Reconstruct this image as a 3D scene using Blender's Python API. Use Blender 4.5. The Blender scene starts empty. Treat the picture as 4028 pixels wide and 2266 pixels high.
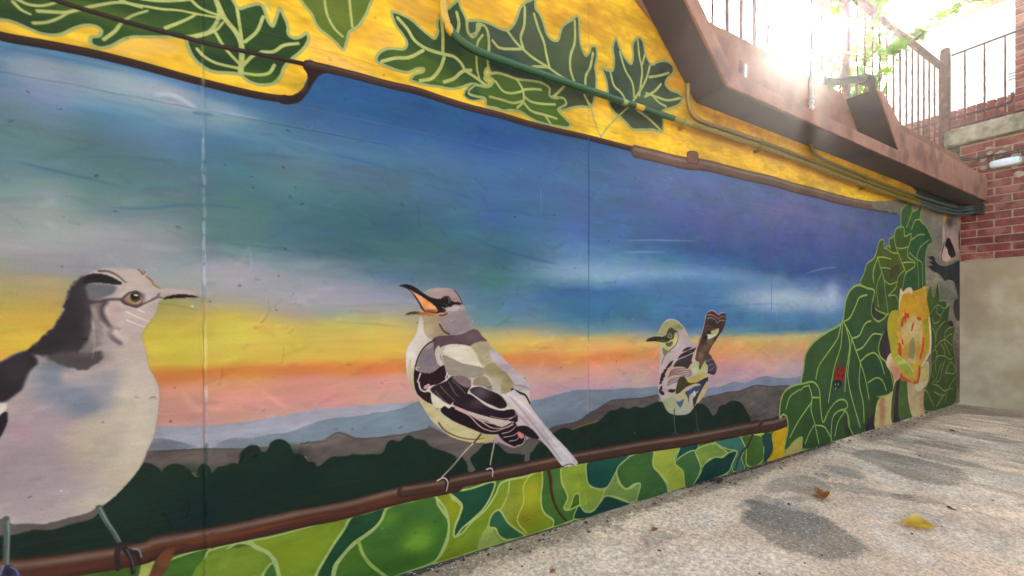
import bpy, bmesh, math, random, json
import numpy as np
from mathutils import Vector, Matrix
random.seed(7); RNG = np.random.RandomState(11)
S = bpy.context.scene
COL = S.collection
R = math.radians
# ----------------------------------------------------------------------------
# camera, sky, sun, exposure
# the painted wall is the plane y = 0, its far corner at x = 5.39; z is up
# ----------------------------------------------------------------------------
cam_d = bpy.data.cameras.new('camera'); cam = bpy.data.objects.new('camera', cam_d); COL.objects.link(cam)
cam.location = (0, -1.277, 0.80)
cam.rotation_euler = (R(90), 0, -R(90 - 59.683))
cam_d.sensor_width = 36; cam_d.lens = 15.015; cam_d.shift_y = 0.0199
cam_d.clip_start = 0.02; cam_d.clip_end = 400
S.camera = cam
SUN_DIR = Vector((1.114, .507, .674)).normalized()
world = bpy.data.worlds.new('World'); S.world = world; world.use_nodes = True
wn = world.node_tree; wn.nodes.clear()
sky = wn.nodes.new('ShaderNodeTexSky'); sky.sky_type = 'NISHITA'; sky.sun_disc = False
sky.sun_elevation = math.asin(SUN_DIR.z); sky.sun_rotation = math.atan2(SUN_DIR.x, SUN_DIR.y)
sky.air_density = 1.0; sky.dust_density = 3.2; sky.ozone_density = 0.8; sky.altitude = 50
bg = wn.nodes.new('ShaderNodeBackground'); bg.inputs[1].default_value = 0.15
wo = wn.nodes.new('ShaderNodeOutputWorld')
tint = wn.nodes.new('ShaderNodeVectorMath'); tint.operation = 'MULTIPLY'; tint.inputs[1].default_value = (1.09, 1.0, .86)   # hazy warm sky
wn.links.new(sky.outputs[0], tint.inputs[0]); wn.links.new(tint.outputs[0], bg.inputs[0]); wn.links.new(bg.outputs[0], wo.inputs[0])
sd = bpy.data.lights.new('sun', 'SUN'); sd.energy = 4.0; sd.angle = R(0.53); sd.color = (1.0, .93, .82)
sun = bpy.data.objects.new('sun', sd); COL.objects.link(sun)
sun.rotation_euler = SUN_DIR.to_track_quat('Z', 'Y').to_euler()
V = S.view_settings; S.display_settings.display_device = 'sRGB'
V.view_transform = 'Standard'; V.look = 'None'; V.gamma = 1.0; V.use_curve_mapping = False
V.exposure = 2.7
try:
    S.cycles.max_bounces = 8; S.cycles.diffuse_bounces = 5; S.cycles.transmission_bounces = 4
    S.cycles.use_denoising = True; S.cycles.caustics_reflective = False
except Exception: pass

# ----------------------------------------------------------------------------
# helpers
# ----------------------------------------------------------------------------
def rgb(h):
    v = [int(h[i:i+2], 16)/255 for i in (0, 2, 4)]
    return [x/12.92 if x <= .04045 else ((x+.055)/1.055)**2.4 for x in v]
def mk(name):
    m = bpy.data.materials.new(name); m.use_nodes = True
    nt = m.node_tree; return m, nt, nt.nodes['Principled BSDF']
def nd(nt, t, **k):
    n = nt.nodes.new(t)
    for a, b in k.items():
        if a.startswith('i_'): n.inputs[int(a[2:])].default_value = b
        else: setattr(n, a, b)
    return n
def rough_mat(name, c1, c2, scale=8, rough=.7, bump=.3, bscale=60, metallic=0, vary=0., spec=.5, detail=6, bdist=.002, c3=None, sc3=2.):
    "two mottled tones, fine relief, optional per-object variation and a third patchy tone"
    m, nt, b = mk(name); L = nt.links.new
    tc = nd(nt, 'ShaderNodeTexCoord')
    n1 = nd(nt, 'ShaderNodeTexNoise'); n1.inputs['Scale'].default_value = scale; n1.inputs['Detail'].default_value = detail
    n1.inputs['Roughness'].default_value = .65
    oi = nd(nt, 'ShaderNodeObjectInfo')
    ad = nd(nt, 'ShaderNodeVectorMath', operation='ADD')
    ml = nd(nt, 'ShaderNodeVectorMath', operation='SCALE'); ml.inputs['Scale'].default_value = 37.
    cb = nd(nt, 'ShaderNodeCombineXYZ')
    L(oi.outputs['Random'], cb.inputs[0]); L(oi.outputs['Random'], cb.inputs[1])
    L(cb.outputs[0], ml.inputs[0]); L(tc.outputs['Object'], ad.inputs[0]); L(ml.outputs[0], ad.inputs[1])
    L(ad.outputs[0], n1.inputs['Vector'])
    cr = nd(nt, 'ShaderNodeValToRGB'); cr.color_ramp.elements[0].position = .35; cr.color_ramp.elements[1].position = .68
    cr.color_ramp.elements[0].color = (*c1, 1); cr.color_ramp.elements[1].color = (*c2, 1)
    L(n1.outputs['Fac'], cr.inputs[0]); col = cr.outputs[0]
    if c3:
        n3 = nd(nt, 'ShaderNodeTexNoise'); n3.inputs['Scale'].default_value = sc3; n3.inputs['Detail'].default_value = 5
        L(ad.outputs[0], n3.inputs['Vector'])
        r3 = nd(nt, 'ShaderNodeValToRGB'); r3.color_ramp.elements[0].position = .5; r3.color_ramp.elements[1].position = .62
        L(n3.outputs['Fac'], r3.inputs[0])
        mx = nd(nt, 'ShaderNodeMix', data_type='RGBA'); L(r3.outputs[0], mx.inputs[0]); L(col, mx.inputs[6]); mx.inputs[7].default_value = (*c3, 1); col = mx.outputs[2]
    if vary:
        hs = nd(nt, 'ShaderNodeHueSaturation'); mr = nd(nt, 'ShaderNodeMapRange')
        mr.inputs['To Min'].default_value = 1-vary; mr.inputs['To Max'].default_value = 1+vary
        L(oi.outputs['Random'], mr.inputs['Value']); L(mr.outputs[0], hs.inputs['Value']); L(col, hs.inputs['Color']); col = hs.outputs[0]
    L(col, b.inputs['Base Color'])
    b.inputs['Roughness'].default_value = rough; b.inputs['Metallic'].default_value = metallic
    b.inputs['Specular IOR Level'].default_value = spec
    if bump:
        n2 = nd(nt, 'ShaderNodeTexNoise'); n2.inputs['Scale'].default_value = bscale; n2.inputs['Detail'].default_value = 6
        L(ad.outputs[0], n2.inputs['Vector'])
        bp = nd(nt, 'ShaderNodeBump'); bp.inputs['Strength'].default_value = bump; bp.inputs['Distance'].default_value = bdist
        L(n2.outputs['Fac'], bp.inputs['Height']); L(bp.outputs[0], b.inputs['Normal'])
    return m
def empty(name, label, cat, loc=(0, 0, 0), group=None, rz=0):
    o = bpy.data.objects.new(name, None); COL.objects.link(o); o.location = loc; o.rotation_euler = (0, 0, rz)
    o['label'] = label; o['category'] = cat
    if group: o['group'] = group
    o.empty_display_size = .05
    return o
def obj(name, me, mat=None, parent=None, loc=(0, 0, 0), label=None, kind=None, smooth=False, rot=None):
    if isinstance(me, bmesh.types.BMesh):
        bmesh.ops.recalc_face_normals(me, faces=me.faces)
        d = bpy.data.meshes.new(name); me.to_mesh(d); me.free(); me = d
        if smooth: me.polygons.foreach_set('use_smooth', [True]*len(me.polygons))
    if mat and not me.materials: me.materials.append(mat)
    o = bpy.data.objects.new(name, me); COL.objects.link(o); o.location = loc
    if rot: o.rotation_euler = rot
    if parent: o.parent = parent
    if label: o['label'] = label
    if kind: o['kind'] = kind
    return o
def tag(o, label, cat, group=None):
    o['label'] = label; o['category'] = cat
    if group: o['group'] = group
    return o
def box(bm, x0, x1, y0, y1, z0, z1, bev=0):
    t = bmesh.new()
    vs = [t.verts.new((x, y, z)) for x in (x0, x1) for y in (y0, y1) for z in (z0, z1)]
    for f in ((0, 1, 3, 2), (4, 6, 7, 5), (0, 4, 5, 1), (2, 3, 7, 6), (0, 2, 6, 4), (1, 5, 7, 3)): t.faces.new([vs[i] for i in f])
    if bev: bmesh.ops.bevel(t, geom=t.edges[:], offset=bev, segments=1, affect='EDGES', profile=.7)
    d = bpy.data.meshes.new('t'); t.to_mesh(d); t.free(); bm.from_mesh(d); bpy.data.meshes.remove(d); return bm
def prism(bm, prof, y0, y1, bev=0):
    "polygon in x,z pulled along y"
    t = bmesh.new()
    a = [t.verts.new((x, y0, z)) for x, z in prof]; b = [t.verts.new((x, y1, z)) for x, z in prof]
    t.faces.new(a); t.faces.new(b[::-1]); n = len(prof)
    for i in range(n): t.faces.new((a[i], b[i], b[(i+1) % n], a[(i+1) % n]))
    bmesh.ops.recalc_face_normals(t, faces=t.faces)
    if bev: bmesh.ops.bevel(t, geom=t.edges[:], offset=bev, segments=2, affect='EDGES')
    d = bpy.data.meshes.new('t'); t.to_mesh(d); t.free(); bm.from_mesh(d); bpy.data.meshes.remove(d); return bm
def tube(bm, path, r, seg=12, cap=True, jitter=0):
    P = [Vector(p) for p in path]; rings = []; n = len(P)
    rr = r if isinstance(r, (list, tuple)) else [r]*n
    for i, p in enumerate(P):
        t = (P[min(i+1, n-1)]-P[max(i-1, 0)]).normalized()
        up = Vector((0, 0, 1)) if abs(t.z) < .9 else Vector((0, 1, 0))
        a = t.cross(up).normalized(); b = t.cross(a)
        rings.append([bm.verts.new(p+(a*math.cos(2*math.pi*k/seg)+b*math.sin(2*math.pi*k/seg))*rr[i]*(1+random.uniform(-jitter, jitter))) for k in range(seg)])
    for i in range(n-1):
        for k in range(seg): bm.faces.new((rings[i][k], rings[i][(k+1) % seg], rings[i+1][(k+1) % seg], rings[i+1][k]))
    if cap: bm.faces.new(rings[0]); bm.faces.new(rings[-1][::-1])
    return bm
def catmull(P, closed, sub=5):
    P = np.array(P, float); n = len(P); out = []
    rng = range(n) if closed else range(n-1)
    for i in rng:
        if closed: p0, p1, p2, p3 = P[(i-1) % n], P[i], P[(i+1) % n], P[(i+2) % n]
        else: p0, p1, p2, p3 = P[max(i-1, 0)], P[i], P[i+1], P[min(i+2, n-1)]
        d1, d2 = np.linalg.norm(p1-p0)+1e-9, np.linalg.norm(p2-p1)+1e-9; d3 = np.linalg.norm(p3-p2)+1e-9
        m1 = (p2-p0)/(d1+d2)*d2; m2 = (p3-p1)/(d2+d3)*d2
        k = max(1, min(sub, int(d2/.006)+1))
        for j in range(k):
            t = j/k; h1 = 2*t**3-3*t*t+1; h2 = t**3-2*t*t+t; h3 = -2*t**3+3*t*t; h4 = t**3-t*t
            out.append(h1*p1+h2*m1+h3*p2+h4*m2)
    if not closed: out.append(P[-1])
    return np.array(out)

# ----------------------------------------------------------------------------
# a small paint shop: brush shapes given in metres on the surface -> pigment map
# ----------------------------------------------------------------------------
def noise2(h, w, ch, cw, seed):
    rs = np.random.RandomState(seed); g = rs.rand(ch+3, cw+3).astype(np.float32)
    y = np.linspace(0, ch, h, dtype=np.float32); x = np.linspace(0, cw, w, dtype=np.float32)
    yi = y.astype(int); xi = x.astype(int); fy = (y-yi)[:, None]; fx = (x-xi)[None]
    fy = fy*fy*(3-2*fy); fx = fx*fx*(3-2*fx)
    a = g[yi][:, xi]; b = g[yi][:, xi+1]; c = g[yi+1][:, xi]; d = g[yi+1][:, xi+1]
    return (a*(1-fx)+b*fx)*(1-fy)+(c*(1-fx)+d*fx)*fy-.5
def boxblur(a, r, axis):
    if r < 1: return a
    p = [(0, 0), (0, 0)]; p[axis] = (r+1, r)
    c = np.cumsum(np.pad(a, p, mode='edge'), axis=axis, dtype=np.float64); n = a.shape[axis]
    if axis == 0: return ((c[2*r+1:2*r+1+n]-c[:n])/(2*r+1)).astype(np.float32)
    return ((c[:, 2*r+1:2*r+1+n]-c[:, :n])/(2*r+1)).astype(np.float32)
def blur(a, r):
    for _ in range(2):
        a = boxblur(a, r, 0); a = boxblur(a, r, 1)
    return a
class Canvas:
    def __init__(s, x0, z0, w, h, d):
        s.x0, s.z0, s.w, s.h, s.d = x0, z0, w, h, d
        s.W, s.H = int(w*d), int(h*d); s.im = np.zeros((s.H, s.W, 3), np.float32)
        s.n = noise2(s.H, s.W, int(h*9), int(w*5), 1)+.7*noise2(s.H, s.W, int(h*40), int(w*14), 2)+.5*noise2(s.H, s.W, int(h*120), int(w*40), 3)
        s.n2 = .8*noise2(s.H, s.W, int(h*50), int(w*50), 5)+.8*noise2(s.H, s.W, int(h*130), int(w*130), 6)
    def c(s, h): return np.array([int(h[i:i+2], 16)/255 for i in (0, 2, 4)], np.float32)
    def win(s, lo, hi, m):
        a = max(0, int(lo[0]-m)); b = min(s.W, int(hi[0]+m)+2); c = max(0, int(lo[1]-m)); d = min(s.H, int(hi[1]+m)+2)
        return a, b, c, d
    def px(s, p): return (np.array(p, float)-[s.x0, s.z0])*s.d
    def mask(s, P, m):
        a, b, c, d = s.win(P.min(0), P.max(0), m)
        if b <= a or d <= c: return None
        q = P-[a, c]; D = np.zeros((d-c, b-a+1), np.int32)
        n = len(q)
        for i in range(n):
            (x1, y1), (x2, y2) = q[i], q[(i+1) % n]
            if y1 == y2: continue
            if y1 > y2: x1, y1, x2, y2 = x2, y2, x1, y1
            r0 = max(0, math.ceil(y1-.5)); r1 = min(d-c-1, math.ceil(y2-.5)-1)
            if r1 < r0: continue
            r = np.arange(r0, r1+1); xs = x1+(r+.5-y1)*(x2-x1)/(y2-y1)
            k = np.clip(np.ceil(xs-.5), 0, b-a).astype(int); D[r, k] ^= 1
        M = (np.cumsum(D, 1)[:, :-1] & 1).astype(np.float32)
        return M, (a, b, c, d)
    def put(s, M, box_, col, n, al=1.):
        a, b, c, d = box_; t = s.im[c:d, a:b]
        cc = col*(1+n*2.3*s.n[c:d, a:b, None]) if col.ndim == 1 else col
        M = (M*al)[..., None]; s.im[c:d, a:b] = t*(1-M)+cc*M
    def blob(s, bl, clip=None):
        for X, Z, rx, rz, col, al in bl:
            cx, cy = (X-s.x0)*s.d, (Z-s.z0)*s.d; rx *= s.d; rz *= s.d
            a, b, c, d = s.win((cx-2*rx, cy-2*rz), (cx+2*rx, cy+2*rz), 0)
            if clip: a, b, c, d = max(a, clip[1][0]), min(b, clip[1][1]), max(c, clip[1][2]), min(d, clip[1][3])
            if b <= a or d <= c: continue
            xx = (np.arange(a, b)-cx)/max(rx, 1); yy = (np.arange(c, d)-cy)/max(rz, 1)
            q = xx[None]**2+yy[:, None]**2+.9*s.n[c:d, a:b]
            M = np.clip(1.35*np.exp(-np.maximum(q, 0)*.95)-.04, 0, 1).astype(np.float32)*al
            if clip: M = M*clip[0][c-clip[1][2]:d-clip[1][2], a-clip[1][0]:b-clip[1][0]]
            s.put(M, (a, b, c, d), s.c(col), .03)
    def stroke(s, P, w, col, soft=0, n=.04, al=1., closed=False, taper=False, mul=None):
        if len(P) < 2: return
        P = s.px(P); w0, w1 = w[0]*s.d/2, w[1]*s.d/2; m = max(w0, w1)+soft*s.d+2
        a, b, c, d = s.win(P.min(0), P.max(0), m)
        if b <= a or d <= c: return
        A = np.zeros((d-c, b-a), np.float32)
        L = np.r_[0, np.cumsum(np.linalg.norm(np.diff(P, axis=0), axis=1))]; T = L[-1]+1e-6; sf = max(.7, soft*s.d)
        for i in range(len(P)-1):
            p, q = P[i], P[i+1]; r0 = w0+(w1-w0)*L[i]/T; r1 = w0+(w1-w0)*L[i+1]/T; mm = max(r0, r1)+sf+1
            aa, bb, c2, dd = s.win(np.minimum(p, q), np.maximum(p, q), mm)
            if bb <= aa or dd <= c2: continue
            X = np.arange(aa, bb)[None]+.5-p[0]; Y = np.arange(c2, dd)[:, None]+.5-p[1]; e = q-p; l2 = e@e+1e-9
            t = np.clip((X*e[0]+Y*e[1])/l2, 0, 1); dist = np.hypot(X-t*e[0], Y-t*e[1])
            al_ = np.clip((r0+(r1-r0)*t-dist)/sf*.5+.5, 0, 1)
            if taper:
                u = (L[i]+t*(L[i+1]-L[i]))/T; rr_ = (r0+(r1-r0)*t)*np.sqrt(np.clip(np.sin(np.pi*u), 0, 1)); al_ = np.clip((rr_-dist)/sf*.5+.5, 0, 1)*np.clip(np.sin(np.pi*u)*2.5, 0, 1)
            v = A[c2-c:dd-c, aa-a:bb-a]; np.maximum(v, al_, out=v)
        if mul is not None:
            t_ = s.im[c:d, a:b]; s.im[c:d, a:b] = t_*(1+(mul-1)*(A*al)[..., None]); return
        s.put(A, (a, b, c, d), s.c(col), n, al)
    def run(s, ops):
        for o in ops:
            if o['t'] == 'b':
                cl = s.mask(s.px(catmull(np.array(o['cp']).reshape(-1, 2)/1e4, True)), 4) if 'cp' in o else None
                if cl: cl = (blur(cl[0], 1), cl[1])
                s.blob(o['bl'], cl); continue
            if o['t'] == 'l':
                P = catmull(o['p'], False) if o['s'] and len(o['p']) > 2 else np.array(o['p'])
                s.stroke(P, o['w'], o['c'], o.get('b', 0), .05, o.get('a', 1), taper=o.get('tp', 0)); continue
            P = catmull(o['p'], True) if o['s'] else np.array(o['p'])
            r = o.get('b', 0)*s.d*.5; m = s.mask(s.px(P), 2*r+3)
            if m is None: continue
            M, bx = m; M = blur(M, max(1, int(round(r)))) if r >= 1 else (M*2+np.roll(M, 1, 0)+np.roll(M, -1, 0)+np.roll(M, 1, 1)+np.roll(M, -1, 1))/6
            if r > 2: M = np.clip((M-.5+(s.n2[bx[2]:bx[3], bx[0]:bx[1]])*.85*(4*M*(1-M)))*1.4+.5, 0, 1)
            s.put(M, bx, s.c(o['c']), o.get('n', .05), o.get('a', 1))
            if 'bl' in o: s.blob(o['bl'], (M, bx))
            if 'ol' in o: s.stroke(np.vstack([P, P[:1]]), (o['ol'][1],)*2, o['ol'][0])
    def image(s, name, noncolor=False, arr=None):
        a = s.im if arr is None else arr
        im = bpy.data.images.new(name, s.W, s.H, alpha=False, float_buffer=False)
        if noncolor: im.colorspace_settings.name = 'Non-Color'
        o = np.ones((s.H, s.W, 4), np.float32); o[..., :3] = np.clip(a, 0, 1)
        im.pixels.foreach_set(o.ravel()); im.update(); im.pack(); return im
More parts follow.
